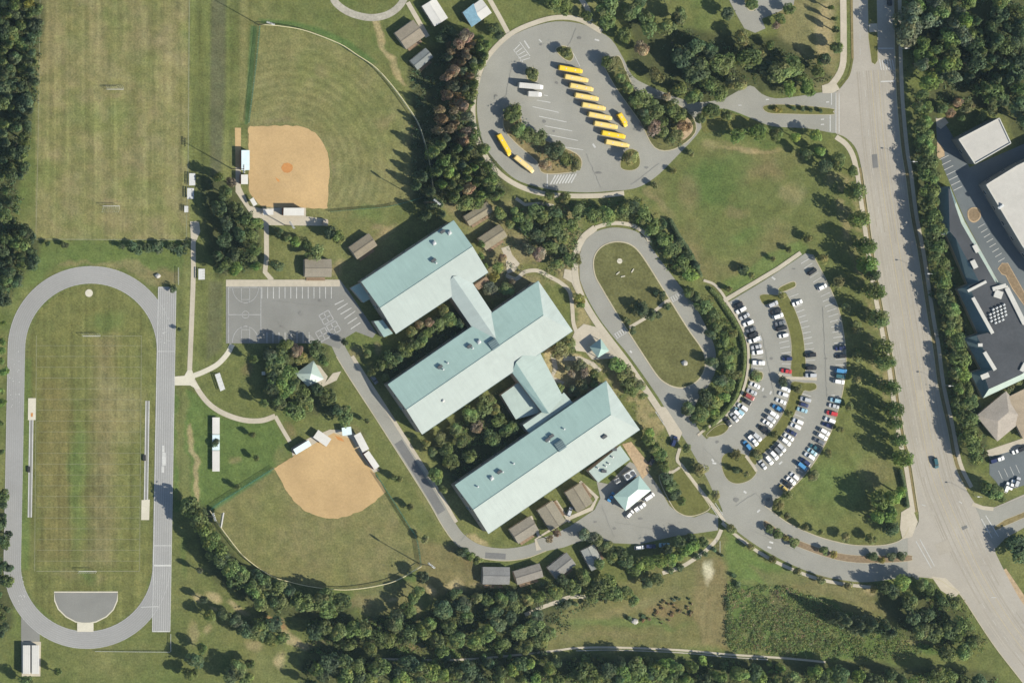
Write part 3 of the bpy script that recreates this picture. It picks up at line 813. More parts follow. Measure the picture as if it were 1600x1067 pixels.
L((855, 272), (855, 293), w=1.6); L((926, 225), (930, 231), w=2.6); L((929, 62), (936, 64), w=2.4); L((842, 62), (846, 66), w=1.6)
L((896, 84), (906, 104), w=.8)
L((1299, 146), (1299, 164), w=1.4); L((1306, 146), (1306, 208), w=1.0); L((1311, 146), (1311, 208), w=1.0); L((1297, 180), (1297, 206), w=1.4)
for x, y in ((1293, 160), (1285, 187), (1285, 195), (1199, 156), (1156, 165)):
    L((x - 2.5, y), (x + 2.5, y - .4), w=1.6)
struct(mb.build('bus_lot_line', 'paint'))

# ------------------------------------------------------------------ loop drive
LOOP_O = spline([(905, 402), (912, 380), (928, 364), (948, 357), (968, 356), (992, 361), (1008, 373), (1030, 404), (1062, 446), (1080, 468), (1098, 500), (1114, 534), (1119, 560), (1116, 585), (1104, 607), (1090, 625), (1083, 650), (1095, 676), (1112, 694), (1132, 722)], n=4)
LOOP_I = [(1132, 722), (1134, 740), (1142, 755)]
DRIVE_W = spline([(1160, 800), (1142, 800), (1118, 775), (1106, 750), (1078, 700), (1046, 650), (1027, 618), (984, 557), (958, 526), (936, 497), (917, 464), (906, 437)], n=4)
sheet('loop_drive', 'asphalt_light', LOOP_O + LOOP_I + DRIVE_W, Z1)
oval_i = spline([(927, 411), (931, 396), (941, 385), (955, 379), (968, 378), (982, 381), (995, 390), (1010, 410), (1040, 458), (1075, 514), (1097, 546), (1102, 567), (1098, 584), (1087, 597), (1071, 605), (1056, 605), (1041, 599), (1027, 587), (1006, 556), (970, 500), (940, 450), (930, 431)], True, 4)
mb = MB()
lp = [G(x, y, .13) for x, y in oval_i]
sheet('loop_lawn', 'loop_grass', oval_i, .13); ribbon('loop_kerb', 'kerb', oval_i, 1.8, 0, .16, True)
walk = spline([(930, 356), (911, 372), (900, 398), (899, 432), (908, 462), (927, 496), (950, 528), (976, 562), (1000, 596), (1022, 628), (1040, 656)], n=5)
ribbon('loop_walk', 'concrete', walk, 10, Z2, .1); ribbon('loop_walk', 'concrete', spline([(930, 356), (950, 350), (970, 349), (992, 354), (1008, 366), (1016, 380)], n=4), 6, Z2, .1)
sheet('plaza', 'concrete', [(898, 518), (912, 506), (935, 512), (958, 533), (975, 566), (990, 590), (965, 560), (950, 560), (925, 562), (915, 550), (900, 548), (893, 530)], Z3)
sheet('plaza', 'concrete', [(882, 420), (900, 424), (902, 440), (912, 470), (905, 468), (893, 442), (880, 434)], Z3)
ribbon('path', 'concrete', [(790, 430), (806, 436), (820, 425), (840, 423), (858, 432), (876, 442), (890, 456), (894, 480), (896, 505), (902, 522)], 6, Z2, smooth=True)
sheet('path_court', 'concrete', [(783, 388), (795, 384), (800, 398), (812, 412), (804, 424), (792, 428), (790, 405)], Z2)
ribbon('path', 'concrete', [(812, 355), (822, 366), (848, 374)], 5, Z2); ribbon('path', 'concrete', [(806, 310), (820, 320), (845, 318), (865, 322)], 5, Z2)
ribbon('path', 'concrete', [(863, 553), (868, 575), (862, 590), (880, 600)], 7, Z2); ribbon('path', 'concrete', [(880, 560), (905, 560), (925, 568), (938, 580)], 7, Z2)
sheet('bus_bay', 'concrete', [(1024, 634), (1040, 636), (1066, 676), (1060, 690), (1050, 690)], Z3)
ribbon('path', 'concrete', [(1030, 480), (1040, 472), (1047, 469)], 6, .17); ribbon('path', 'concrete', [(983, 512), (1010, 496), (1030, 480)], 5, .17)
mb = MB()
def ladder(a, b, half, n, w=1.4):
    dx, dy = b[0] - a[0], b[1] - a[1]; l = math.hypot(dx, dy); px, py = -dy / l * half, dx / l * half
    for k in range(n):
        t = (k + .5) / n
        x, y = a[0] + dx * t, a[1] + dy * t
        L((x - px, y - py), (x + px, y + py), w=w)
    for s in (-1, 1):
        L((a[0] + px * s, a[1] + py * s), (b[0] + px * s, b[1] + py * s), w=.8)
ladder((1045, 471), (1065, 459), 4, 6); ladder((961, 526), (982, 513), 4, 6)
ladder((1114, 788), (1126, 806), 4, 1, .5); ladder((1028, 640), (1052, 676), 5, 9, 1.1)
for a, b in (((984, 548), (987, 551)), ((1191, 611), (1193, 606)), ((1203, 616), (1205, 611)), ((1217, 725), (1222, 721)), ((1112, 717), (1115, 721)), ((1113, 723), (1119, 724)), ((1162, 767), (1166, 770)), ((1183, 800), (1187, 796)), ((1202, 846), (1208, 848)), ((1199, 854), (1205, 856)), ((1206, 433), (1211, 437))):
    L(a, b, w=2.6)
struct(mb.build('drive_marking', 'paint'))

# ------------------------------------------------------------------ curved car park
ROWS = {'A': [[(1148, 470), (1165, 500), (1178, 530), (1184, 560), (1184, 577)], [(1180, 598), (1168, 623), (1150, 648), (1134, 661)]],
        'B': [[(1203, 468), (1216, 500), (1226, 540), (1229, 566), (1227, 588)], [(1227, 604), (1218, 630), (1202, 656), (1182, 682), (1163, 699)]],
        'C': [[(1240, 462), (1254, 500), (1263, 540), (1266, 568), (1266, 591)], [(1260, 617), (1247, 655), (1229, 687), (1207, 712), (1188, 728)]],
        'D': [[(1258, 408), (1284, 450), (1301, 490), (1310, 530), (1313, 570), (1309, 602)], [(1306, 618), (1296, 656), (1276, 694), (1251, 730), (1222, 764)]]}
PARK = spline([(1128, 478), (1180, 447), (1215, 425), (1255, 398)], n=2) + [(1258, 396)] + spline([(1270, 398), (1292, 440), (1310, 482), (1319, 526), (1322, 566), (1318, 604), (1308, 645), (1294, 684), (1268, 728), (1236, 764), (1214, 778), (1206, 792)], n=4) + \
    [(1206, 798), (1165, 812), (1130, 800), (1118, 770), (1100, 722)] + spline([(1098, 690), (1128, 668), (1152, 640), (1166, 612), (1172, 585), (1174, 560), (1170, 538), (1160, 508), (1142, 478)], n=4)
sheet('car_park', 'asphalt_light', PARK, Z2)
ribbon('car_park_walk', 'concrete', [(1131, 470), (1180, 441), (1215, 420), (1251, 395)], 6.5, Z3, .1)
ribbon('car_park_walk', 'concrete', spline([(1099, 438), (1115, 444), (1128, 458), (1136, 472), (1152, 497), (1164, 522), (1169, 545), (1168, 580), (1160, 612), (1146, 636), (1126, 656), (1105, 668), (1090, 680)], n=4), 4, Z3, .1)
ribbon('car_park_kerb', 'kerb', spline([(1270, 398), (1292, 440), (1310, 482), (1319, 526), (1322, 566), (1318, 604), (1308, 645), (1294, 684), (1268, 728), (1236, 764), (1214, 778)], n=4), 1.2, 0, .15)
island('car_park_island', [(1172, 583), (1190, 581), (1191, 592), (1183, 595), (1171, 594)])
island('car_park_island', [(1216, 451), (1230, 443), (1241, 440), (1243, 447), (1234, 452), (1222, 456)])
island('car_park_island', [(1187, 463), (1196, 460), (1215, 461), (1226, 458), (1238, 476), (1251, 510), (1257, 547), (1257, 586), (1237, 587), (1237, 542), (1231, 510), (1219, 482), (1212, 473), (1194, 476)], n=3)
ribbon('car_park_walk', 'concrete', [(1216, 584), (1224, 590), (1276, 592)], 4.5, Z4)
island('car_park_island', [(1237, 597), (1256, 598), (1273, 599), (1275, 607), (1264, 611), (1255, 611), (1246, 635), (1234, 660), (1212, 690), (1186, 714), (1180, 726), (1170, 712), (1178, 700), (1206, 672), (1224, 645), (1234, 617)], n=3)
island('car_park_island', [(1128, 716), (1138, 707), (1163, 710), (1172, 720), (1182, 735), (1172, 749), (1153, 755), (1138, 750), (1129, 734)], 'grass_patch')
ribbon('car_park_walk', 'concrete', [(1165, 712), (1174, 724), (1182, 736)], 4, .17)
island('car_park_island', [(1104, 680), (1116, 668), (1130, 662), (1138, 668), (1128, 678), (1112, 682)])
mb = MB()
def row_stations(pts, step=8.7):
    s = resample(spline(pts, n=10), step)
    out = []
    for i, p in enumerate(s):
        a, b = s[max(i - 1, 0)], s[min(i + 1, len(s) - 1)]
        dx, dy = b[0] - a[0], b[1] - a[1]; l = math.hypot(dx, dy)
        out.append((p, (-dy / l, dx / l)))
    return out
for r, segs in ROWS.items():
    for seg in segs:
        for (x, y), (nx_, ny_) in row_stations(seg):
            L((x - nx_ * 7.8, y - ny_ * 7.8), (x + nx_ * 7.8, y + ny_ * 7.8), w=.85, z=.13)
struct(mb.build('stall_line', 'paint'))

# ------------------------------------------------------------------ south drive and its median
UP_T = spline([(1195, 790), (1212, 803), (1234, 818), (1276, 837), (1320, 849), (1350, 852), (1382, 851), (1404, 845), (1414, 836), (1420, 824)], n=4)
LO_B = spline([(1432, 905), (1419, 898), (1400, 903), (1355, 909), (1318, 906), (1276, 897), (1229, 878), (1187, 855), (1153, 831), (1130, 812)], n=4)
sheet('south_drive', 'asphalt_light', UP_T + [(1428, 824), (1436, 905)] + LO_B + [(1120, 800)], .055)
island('south_drive_median', [(1193, 815), (1199, 815), (1224, 833), (1263, 850), (1310, 864), (1355, 868), (1419, 867), (1424, 871), (1419, 876), (1355, 879), (1308, 874), (1258, 858), (1222, 842), (1197, 826)], 'mulch', n=3)
ribbon('south_drive_walk', 'concrete', spline([(1128, 816), (1150, 836), (1185, 862), (1226, 884), (1275, 903), (1318, 912), (1360, 917)], n=4), 5, Z3, .1)
ribbon('south_drive_kerb', 'kerb', UP_T, 1.2, 0, .15)

# ------------------------------------------------------------------ wide road
RL = spline([(1329, -40), (1330, 40), (1331, 92), (1327, 118), (1313, 138), (1306, 145)], n=4) + spline([(1306, 209), (1322, 216), (1338, 234), (1347, 270), (1360, 357), (1373, 444), (1389, 528), (1396, 563), (1413, 679), (1422, 716), (1435, 799), (1432, 822), (1418, 838)], n=4) + \
    spline([(1418, 900), (1445, 902), (1466, 905), (1485, 917), (1502, 931), (1551, 1005), (1595, 1062), (1640, 1120)], n=4)
RR = spline([(1740, 1120), (1640, 1000), (1600, 945), (1583, 917), (1560, 873), (1555, 855), (1570, 840), (1600, 823), (1650, 800)], n=4) + spline([(1650, 752), (1600, 772), (1548, 794), (1530, 792), (1514, 772), (1495, 735), (1487, 707), (1480, 669), (1466, 606), (1457, 540), (1449, 495), (1434, 396), (1423, 339), (1415, 277), (1407, 223), (1399.5, 126), (1396, 0), (1395, -40)], n=4)
sheet('road', 'highway', RL + RR, .10)
sheet('side_road', 'asphalt_light', [(1521, 786), (1548, 796), (1600, 775), (1660, 750), (1660, 800), (1600, 824), (1570, 841), (1556, 856), (1540, 835), (1530, 805)], .13)
island('road_median', [(1355.5, -30), (1369, -30), (1371, 60), (1371, 95), (1367, 101), (1362, 98), (1357, 60)], sm=False)
sheet('median_crossing', 'concrete', [(1357, 38), (1370, 37), (1371, 50), (1358, 51)], .17)
island('side_road_median', [(1553, 823), (1570, 812), (1600, 800), (1650, 780), (1650, 788), (1600, 808), (1568, 822), (1555, 828)], 'dry_patch', sm=False)
def left_edge(t):
    return t
EL = spline([(1347, 262), (1360, 357), (1373, 444), (1389, 528), (1396, 563), (1413, 679), (1422, 716), (1435, 799)], n=8)
EL0 = [(1330, -30), (1331, 40), (1332, 92)]
ribbon('roadside_walk', 'concrete', offset_line(EL, 8.5), 7, Z2); ribbon('roadside_walk', 'concrete', spline([(1317, -30), (1318, 60), (1316, 105), (1300, 132), (1288, 138)], n=4), 10, Z2)
ribbon('roadside_walk', 'concrete', spline([(1306, 214), (1322, 226), (1333, 245), (1340, 275)], n=4), 8, Z3)
ribbon('roadside_verge', 'dry_patch', EL0, 3.6, .14); ribbon('roadside_verge', 'grass_patch', spline([(1332, 92), (1326, 118), (1313, 134)], n=4), 3.2, .14)
ribbon('roadside_verge', 'dry_patch', offset_line(EL, 3.2), 3.0, .06)
ERR = spline([(1396, -30), (1399.5, 126), (1407, 223), (1415, 277), (1423, 339), (1434, 396), (1449, 495), (1457, 540), (1466, 606), (1480, 669), (1487, 707), (1495, 735), (1510, 765)], n=8)
ribbon('roadside_walk', 'concrete', offset_line(ERR, -9), 6, Z1); ribbon('roadside_verge', 'dry_patch', offset_line(ERR, -3.5), 4, .05)
ribbon('roadside_walk', 'concrete', spline([(1486, 910), (1508, 925), (1558, 1000), (1600, 1050)], n=4)[2:], 7, .06)
ribbon('road_kerb', 'kerb', EL, 1.2, 0, .16); ribbon('road_kerb', 'kerb', ERR, 1.2, 0, .16); ribbon('road_kerb', 'kerb', RL[-24:], 1.2, 0, .16)
ribbon('roadside_walk', 'far_soil', spline([(1568, 890), (1585, 915), (1605, 945)], n=4), 9, .05)
ribbon('roadside_walk', 'concrete', [(1519, 787), (1535, 793), (1552, 795)], 6, .16)
sheet('corner_ramp', 'concrete', [(1284, 134), (1306, 130), (1312, 140), (1300, 146), (1285, 146)], .15); sheet('corner_ramp', 'concrete', [(1408, 800), (1424, 790), (1434, 815), (1425, 838), (1410, 842), (1406, 825)], .12)
sheet('corner_ramp', 'concrete', [(1455, 900), (1478, 903), (1500, 925), (1490, 935), (1470, 922)], .12)
# tyre-worn lanes and painted lines
CLc = [((a[0] + b[0]) / 2, (a[1] + b[1]) / 2) for a, b in zip(resample(spline([(1333, 110), (1347, 262), (1389, 528), (1422, 716), (1445, 810), (1500, 925), (1551, 1005), (1600, 1067)], n=10), 10), resample(spline([(1399, 110), (1415, 277), (1457, 540), (1492, 730), (1530, 810), (1583, 917), (1640, 1000), (1700, 1070)], n=10), 10.25))]
CL0 = [(1340, -30), (1341, 110)]
mb = MB()
for d in (-5.5, 5.5):
    ribbon_mb(mb, offset_line(CLc, d), .9, .14)
struct(mb.build('road_line', 'paint_yellow')); mb = MB()
for d in (-17, 17):
    q = offset_line(CLc, d)
    for k in range(0, len(q) - 2, 3):
        ribbon_mb(mb, q[k:k + 2], .6, .14)
struct(mb.build('lane_dash', 'paint_lane')); mb = MB()
ribbon_mb(mb, [(1372, 76), (1396, 76)], 1.8, .14); ribbon_mb(mb, [(1376, 128), (1398, 127)], 1.8, .14)
for k in range(6):
    ribbon_mb(mb, [(1374 + k * 4.0, 93 + (k % 2)), (1377 + k * 4.0, 110)], 1.3, .14)
for k in range(5):
    ribbon_mb(mb, [(1343 + k * .2, -20 + k * 24), (1343 + k * .2, -10 + k * 24)], .4, .14)
for a, b in (((1431, 845), (1455, 887)), ((1437, 842), (1460, 884)), ((1533, 810), (1550, 840)), ((1540, 805), (1560, 838)), ((1440, 788), (1446, 790)), ((1498, 783), (1503, 786)), ((1549, 933), (1556, 933))):
    ribbon_mb(mb, [a, b], 1.2, .17)
struct(mb.build('road_line', 'paint'))
mat('tyre_polish', (.330, .303, .252), .9, .07, .9, .10, .05, spec=.15)
mb = MB(); mb2 = MB()
rw = random.Random(21)
for k, d in enumerate((-27, -24, -20.5, -13.5, -10, -2.5, 1.5, 9, 12.5, 20, 23.5, 27)):
    q = offset_line(CLc, d)
    i = 0
    while i < len(q) - 6:
        n_ = rw.randint(8, 26)
        ribbon_mb(mb if rw.random() < .55 else mb2, q[i:i + n_], rw.uniform(.7, 2.4), .12 + k * .0006)
        i += n_ - (0 if rw.random() < .7 else -4)
struct(mb2.build('road_wear', 'tyre_polish'))
MATS_w = mat('tyre_wear', (.292, .266, .219), .9, .06, .9, .10, .05, spec=.15)
struct(mb.build('road_wear', 'tyre_wear'))
rs = random.Random(77)
mat('oil_stain', (.165, .163, .15), .85, .12, 1.2, .15, .1, spec=.2); mat('tar_seal', (.185, .183, .168), .8, .1, 1.2, .1, .1, spec=.2)
def stain(x, y, r, m, z, nm='oil_stain'):
    a0 = rs.uniform(0, 6.28); e = rs.uniform(.4, 1)
    sheet(nm, m, [(x + r * math.cos(a * .7854) * rs.uniform(.7, 1.2), y + r * e * math.sin(a * .7854) * rs.uniform(.7, 1.2)) for a in range(8)], z)
for x, y, r in ((845, 70, 3), (905, 60, 4), (870, 130, 3), (900, 255, 4), (935, 270, 5), (1010, 262, 4), (775, 150, 3), (850, 190, 3), (865, 205, 2.5), (960, 200, 2), (1180, 700, 3), (1200, 780, 4), (1150, 780, 5), (1120, 690, 3), (1205, 560, 2.5), (1290, 560, 3), (1240, 420, 3), (1195, 620, 3), (1000, 810, 4), (960, 825, 3), (930, 815, 3), (1050, 820, 4), (470, 490, 4), (500, 470, 3), (440, 510, 3)):
    stain(x, y, r, 'oil_stain', .155)
def crack(pts, w=.45, z=.16):
    q = [(x + rs.uniform(-.7, .7), y + rs.uniform(-.7, .7)) for x, y in resample(pts, 4)]
    ribbon('tar_seal', 'tar_seal', q, w, z)
for pts in (((900, 45), (880, 90), (905, 130)), ((800, 100), (790, 150), (775, 165)), ((915, 240), (940, 295)), ((1030, 255), (985, 290)), ((1150, 790), (1180, 770), (1200, 790)), ((1100, 700), (1130, 730)), ((1190, 520), (1210, 620)), ((1285, 480), (1292, 620)), ((425, 470), (520, 480)), ((430, 500), (470, 535)), ((960, 815), (1040, 830)), ((940, 790), (960, 840)), ((1180, 830), (1260, 868)), ((600, 650), (610, 655)), ((650, 730), (668, 722)), ((720, 845), (730, 832))):
    crack(pts)
sheet('road_patch', 'asphalt_patch', [(1362, 242), (1370, 241), (1372, 262), (1364, 263)], .13); sheet('road_patch', 'tyre_polish', [(1430, 610), (1443, 608), (1448, 640), (1435, 642)], .13); sheet('road_patch', 'tyre_polish', [(1460, 850), (1480, 842), (1488, 860), (1468, 868)], .13)
sheet('road_stain', 'asphalt_patch', [(1502, 823), (1510, 820), (1512, 824), (1504, 828)], .15)

# ------------------------------------------------------------------ east parking
sheet('east_parking', 'asphalt_dark', [(1462, 184), (1474, 190), (1484, 205), (1500, 235), (1515, 262), (1600, 225), (1700, 190), (1720, 560), (1640, 560), (1600, 520), (1558, 440), (1506, 340), (1474, 262), (1464, 220)], Z1)
sheet('north_parking', 'asphalt_light', [(1127, -30), (1140, 2), (1150, 22), (1163, 45), (1180, 52), (1196, 45), (1190, 30), (1215, 20), (1240, 8), (1246, -30)], Z1)
island('parking_island', [(1160, -10), (1172, -10), (1183, 5), (1178, 16), (1168, 14)])
sheet('east_parking', 'asphalt_dark', [(1546, 716), (1556, 712), (1600, 697), (1680, 670), (1680, 740), (1600, 758), (1566, 768), (1556, 752), (1546, 741)], Z1)
sheet('planting_bed', 'mulch', spline([(1513, 330), (1521, 325), (1530, 328), (1531, 340), (1522, 347), (1514, 342)], True, 4), .13); ribbon('planting_bed_kerb', 'far_soil', spline([(1513, 330), (1521, 325), (1530, 328), (1531, 340), (1522, 347), (1514, 342)], True, 4), 2, 0, .15, True)
bed = [(1560, 420), (1566, 412), (1574, 412), (1590, 440), (1612, 480), (1606, 484), (1582, 450), (1572, 430), (1566, 428)]
sheet('planting_bed', 'mulch', bed, .13); ribbon('planting_bed_kerb', 'far_soil', bed, 2.4, 0, .15, True)
sheet('paving', 'concrete', [(1462, 186), (1476, 184), (1482, 192), (1470, 202), (1464, 198)], Z2); sheet('paving', 'far_soil', [(1464, 222), (1475, 232), (1476, 244), (1464, 250)], Z2)
sheet('paving', 'concrete', [(1540, 704), (1600, 684), (1640, 672), (1640, 690), (1600, 699), (1546, 714)], Z2)
mb = MB()
for k in range(7):
    L((1468 + k * 3.6, 252 - 2 + k * 8.0), (1482 + k * 3.6, 243 + k * 8.0), w=.9)
for k in range(11):
    L((1528 + k * 4.5, 356 + k * 7.6), (1538 + k * 4.5, 350 + k * 7.6), w=.9)
for k in range(4):
    L((1560 + k * 9, 735 - k * 3), (1566 + k * 9, 748 - k * 3), w=.7)
struct(mb.build('stall_line', 'paint'))
# ------------------------------------------------------------------ buildings
def frame_of(px, h):
    """rectangle fitted to four photo corners (W, N, E, S order) seen at height h: origin, along, across, length, depth"""
    w, n, e, s = (W(x, y, h).xy for x, y in px)
    u = ((n - w) + (e - s)).normalized()
    L_ = ((n - w).length + (e - s).length) / 2
    D_ = ((s - w).length + (e - n).length) / 2
    v = Vector((u.y, -u.x))
    if v.dot(s - w) < 0:
        v = -v
    c = (w + n + e + s) / 4
    o = c - u * L_ / 2 - v * D_ / 2
    return o, u, v, L_, D_

def wall_box(parent, base, a, b, h0, h1, m, t=.25, name='wall'):
    """one wall panel between plan points a and b"""
    mb = MB()
    d = (b - a); n = Vector((d.y, -d.x)).normalized() * t / 2
    P = [a + n, b + n, b - n, a - n]
    mb.prism([p - base.xy for p in P], h0, h1)
    return mb.build(name, m, parent)

WIN = {}
def opening(parent, base, p, d, z0, w, h, m='glass', name='window', frame='wall_white'):
    """a window or door set 4 cm proud of a wall: pane with a frame as its sub-part; d is the outward direction"""
    key = (name, round(w, 2), round(h, 2), m)
    if key not in WIN:
        mb = MB(); mb.box(-w / 2, w / 2, -.16, .02, 0, h)
        pane = mb.build(name, m)
        mb = MB(); f = .09
        for q in ((-w / 2 - f, -w / 2, 0, h), (w / 2, w / 2 + f, 0, h), (-w / 2 - f, w / 2 + f, h, h + f), (-w / 2 - f, w / 2 + f, -f, 0)):
            mb.box(q[0], q[1], -.16, .05, q[2], q[3])
        fr = mb.build('frame', frame)
        WIN[key] = (pane.data, fr.data)
        bpy.data.objects.remove(pane); bpy.data.objects.remove(fr)
    pd, fd = WIN[key]
    o = link(name, pd, parent, (p.x - base.x, p.y - base.y, z0))
    o.rotation_euler = (0, 0, math.atan2(-d.x, d.y))
    link('frame', fd, o)
    return o

def vent(parent, base, p, kind, ang=0):
    mb = MB()
    M = Matrix.Rotation(ang, 4, 'Z')
    if kind == 'pipe':
        mb.tube([(0, 0, -.3), (0, 0, .7)], .28, 8); mb.tube([(0, 0, .7), (0, 0, .95)], .5, 8, .2)
        o = mb.build('roof_vent', 'galvanised', parent)
    elif kind == 'fan':
        mb.box(-.9, .9, -.9, .9, -.4, .5, M); mb.tube([(0, 0, .5), (0, 0, 1.0)], .95, 10, .75); mb.tube([(0, 0, 1.0), (0, 0, 1.2)], .6, 10, .3)
        o = mb.build('roof_fan', 'galvanised', parent)
    elif kind == 'box':
        mb.box(-1.1, 1.1, -.6, .6, -.5, .8, M); mb.box(-1.2, 1.2, -.7, .7, .8, .9, M)
        o = mb.build('roof_vent', 'steel_dark', parent)
    elif kind == 'dome':
        mb.tube([(0, 0, -.2), (0, 0, .4)], .75, 10); mb.tube([(0, 0, .4), (0, 0, .75)], .75, 10, .25)
        o = mb.build('roof_dome', 'roof_white', parent)
    else:
        mb.box(-2.2, 2.2, -2.2, 2.2, -.9, .75, M)
        for k in range(4):
            mb.box(-2.05, 2.05, -1.9 + k * 1.0, -1.3 + k * 1.0, .75, .95, M)
        o = mb.build('louvre_hatch', 'mansard', parent)
    o.location = p - base
    return o

def loft_tri(mb, T0, T1):
    mb.face(T0); mb.face(list(reversed(T1)))
    for k in range(3):
        j = (k + 1) % 3
        mb.face([T0[j], T0[k], T1[k], T1[j]])

def school(px, he, rise, label, vents, hip=0.0, wall='wall_tan', ne_extra=None):
    o, u, v, L_, D_ = frame_of(px, he)
    base = Vector((o.x, o.y, 0)); t = thing('school_building', label, 'school', base, group='long metal-roofed school buildings')
    loc = lambda x, y, z: Vector((u.x * x + v.x * y, u.y * x + v.y * y, z))
    pl = lambda x, y: o + u * x + v * y
    hr = he + rise; i = .7
    def part(P, uvd, m='roof_teal'):
        mb = MB(); mb.slab([loc(*p) for p in P], .22, loc(*uvd)); mb.build('roof', m, t, uv=True)
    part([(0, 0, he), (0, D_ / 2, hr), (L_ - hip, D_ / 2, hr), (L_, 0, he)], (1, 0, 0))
    part([(0, D_, he), (L_, D_, he), (L_ - hip, D_ / 2, hr), (0, D_ / 2, hr)], (1, 0, 0), 'roof_sun_sheen')
    if hip:
        part([(L_, 0, he), (L_ - hip, D_ / 2, hr), (L_, D_, he)], (0, 1, 0), 'roof_hip_sunlit')
    mb = MB(); mb.tube([loc(0, D_ / 2, hr + .02), loc(L_ - hip, D_ / 2, hr + .02)], .16, 6); mb.build('ridge_cap', 'roof_pale', t)
    zt = he - .25 - .0
    for y in (-.09, D_ + .09):
        mb = MB(); mb.tube([loc(0, y, he - .12), loc(L_, y, he - .12)], .11, 6); mb.build('gutter', 'mansard', t)
    for a, b in (((i, i), (L_ - i, i)), ((i, D_ - i), (L_ - i, D_ - i)), ((L_ - i, i), (L_ - i, D_ - i)), ((i, i), (i, D_ - i))):
        wall_box(t, base, pl(*a), pl(*b), 0, zt, wall)
    mb = MB()
    for x in ((i, ) if hip else (i, L_ - i)):
        k = rise * (1 - 2 * i / D_)
        A, B, Cc = loc(x, i, zt), loc(x, D_ - i, zt), loc(x, D_ / 2, hr - .3)
        T0 = [p - loc(.1, 0, 0) for p in (A, B, Cc)]; T1 = [p + loc(.1, 0, 0) for p in (A, B, Cc)]
        mb = MB(); loft_tri(mb, T0, T1); mb.build('gable', wall, t)
    for side, yy, dd in ((0, i, -v), (1, D_ - i, v)):
        n = int(L_ // 7)
        for k in range(n):
            for z0 in (1.0, 4.6):
                opening(t, base, pl(4 + k * (L_ - 8) / max(n - 1, 1), yy) + dd * .15, dd, z0, 2.2, 1.8)
    for k in range(3):
        opening(t, base, pl(i, D_ * (.25 + .25 * k)) - u * .15, -u, 4.6, 1.6, 1.6)
    opening(t, base, pl(i, D_ * .5) - u * .15, -u, .1, 1.8, 2.4, 'door', 'door')
    for x, y, kind in vents:
        h = he + rise * .5
        for _ in range(4):
            p = W(x, y, h); q = (p.xy - o).dot(v); h = he + rise * (1 - abs(q - D_ / 2) / (D_ / 2))
        vent(t, base, Vector((p.x, p.y, h)), kind, math.atan2(u.y, u.x))
    return t, base

HE = 9.0
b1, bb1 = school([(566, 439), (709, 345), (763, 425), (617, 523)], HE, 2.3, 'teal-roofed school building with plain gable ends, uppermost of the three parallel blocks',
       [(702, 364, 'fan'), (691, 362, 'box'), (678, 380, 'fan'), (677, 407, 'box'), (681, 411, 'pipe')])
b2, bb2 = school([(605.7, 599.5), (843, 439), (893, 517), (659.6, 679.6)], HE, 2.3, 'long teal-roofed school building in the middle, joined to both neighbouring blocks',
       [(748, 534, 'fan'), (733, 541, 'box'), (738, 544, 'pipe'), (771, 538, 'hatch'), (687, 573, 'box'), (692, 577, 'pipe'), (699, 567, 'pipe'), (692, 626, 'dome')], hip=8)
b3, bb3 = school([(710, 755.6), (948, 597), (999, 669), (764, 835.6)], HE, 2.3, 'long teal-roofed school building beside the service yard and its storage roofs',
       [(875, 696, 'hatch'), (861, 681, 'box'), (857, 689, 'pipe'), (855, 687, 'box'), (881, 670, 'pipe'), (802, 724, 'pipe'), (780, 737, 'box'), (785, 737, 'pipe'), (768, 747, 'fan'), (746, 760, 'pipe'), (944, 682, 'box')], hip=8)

def gable_wing(t, base, ridge_px, eave_px0, eave_px1, he, rise, m0='roof_teal', m1='roof_teal', wall='wall_tan'):
    """a lower gable roof running between two blocks: three lines given as pixel pairs"""
    r = [W(x, y, he + rise) for x, y in ridge_px]; e0 = [W(x, y, he) for x, y in eave_px0]; e1 = [W(x, y, he) for x, y in eave_px1]
    for e, m in ((e0, m0), (e1, m1)):
        mb = MB(); mb.slab([p - base for p in (e[0], e[1], r[1], r[0])], .2, (r[1] - r[0])); mb.build('wing_roof', m, t, uv=True)
        cc = ((r[0] + r[1]) / 2).xy; sh = (cc - ((e[0] + e[1]) / 2).xy).normalized() * .6
        wall_box(t, base, e[0].xy + sh, e[1].xy + sh, 0, he - .25, wall)
gable_wing(b1, bb1, [(708, 432), (776, 531)], [(694, 448), (746, 524)], [(729, 428), (781, 507)], HE - .15, 1.9, 'roof_hip_sunlit', 'roof_hip_sunlit')
gable_wing(b2, bb2, [(806, 566), (858, 646)], [(800, 582), (848, 645)], [(836, 536), (880, 620)], HE - .3, 1.5, 'roof_teal', 'roof_pale')  # east slope paler than the west one, sunlight put into its colour
def lean_roof(t, base, pts, hs, m, name='lean_roof', th=.2, wall='wall_tan'):
    P = [W(x, y, h) - base for (x, y), h in zip(pts, hs)]
    mb = MB(); mb.slab(P, th); mb.build(name, m, t, uv=True)
    c = sum((p for p in P), Vector()) / len(P)
    for a, b in zip(P, P[1:] + P[:1]):
        ia, ib = a.xy + (c.xy - a.xy) * .05, b.xy + (c.xy - b.xy) * .05
        wall_box(t, Vector((0, 0, 0)), ia, ib, 0, min(a.z, b.z) - th - .02, wall)
lean_roof(b2, bb2, [(783, 617), (811, 597), (850, 643), (806, 655)], [4.6] * 4, 'roof_pale', 'flat_roof')
lean_roof(b2, bb2, [(817, 664), (852, 640), (881, 613), (895, 629), (862, 652), (827, 677)], [7.4] * 6, 'roof_pale', 'flat_roof')
lean_roof(b3, bb3, [(920, 736), (969, 696), (984.5, 717.5), (934.7, 753.5)], [5.2] * 4, 'roof_pale', 'flat_roof')
for x, y, k in ((934, 731, 'pipe'), (946, 728, 'pipe'), (959, 702, 'box'), (943, 736, 'box'), (957, 714, 'pipe'), (951, 724, 'pipe')):
    vent(b3, bb3, W(x, y, 5.3), k)
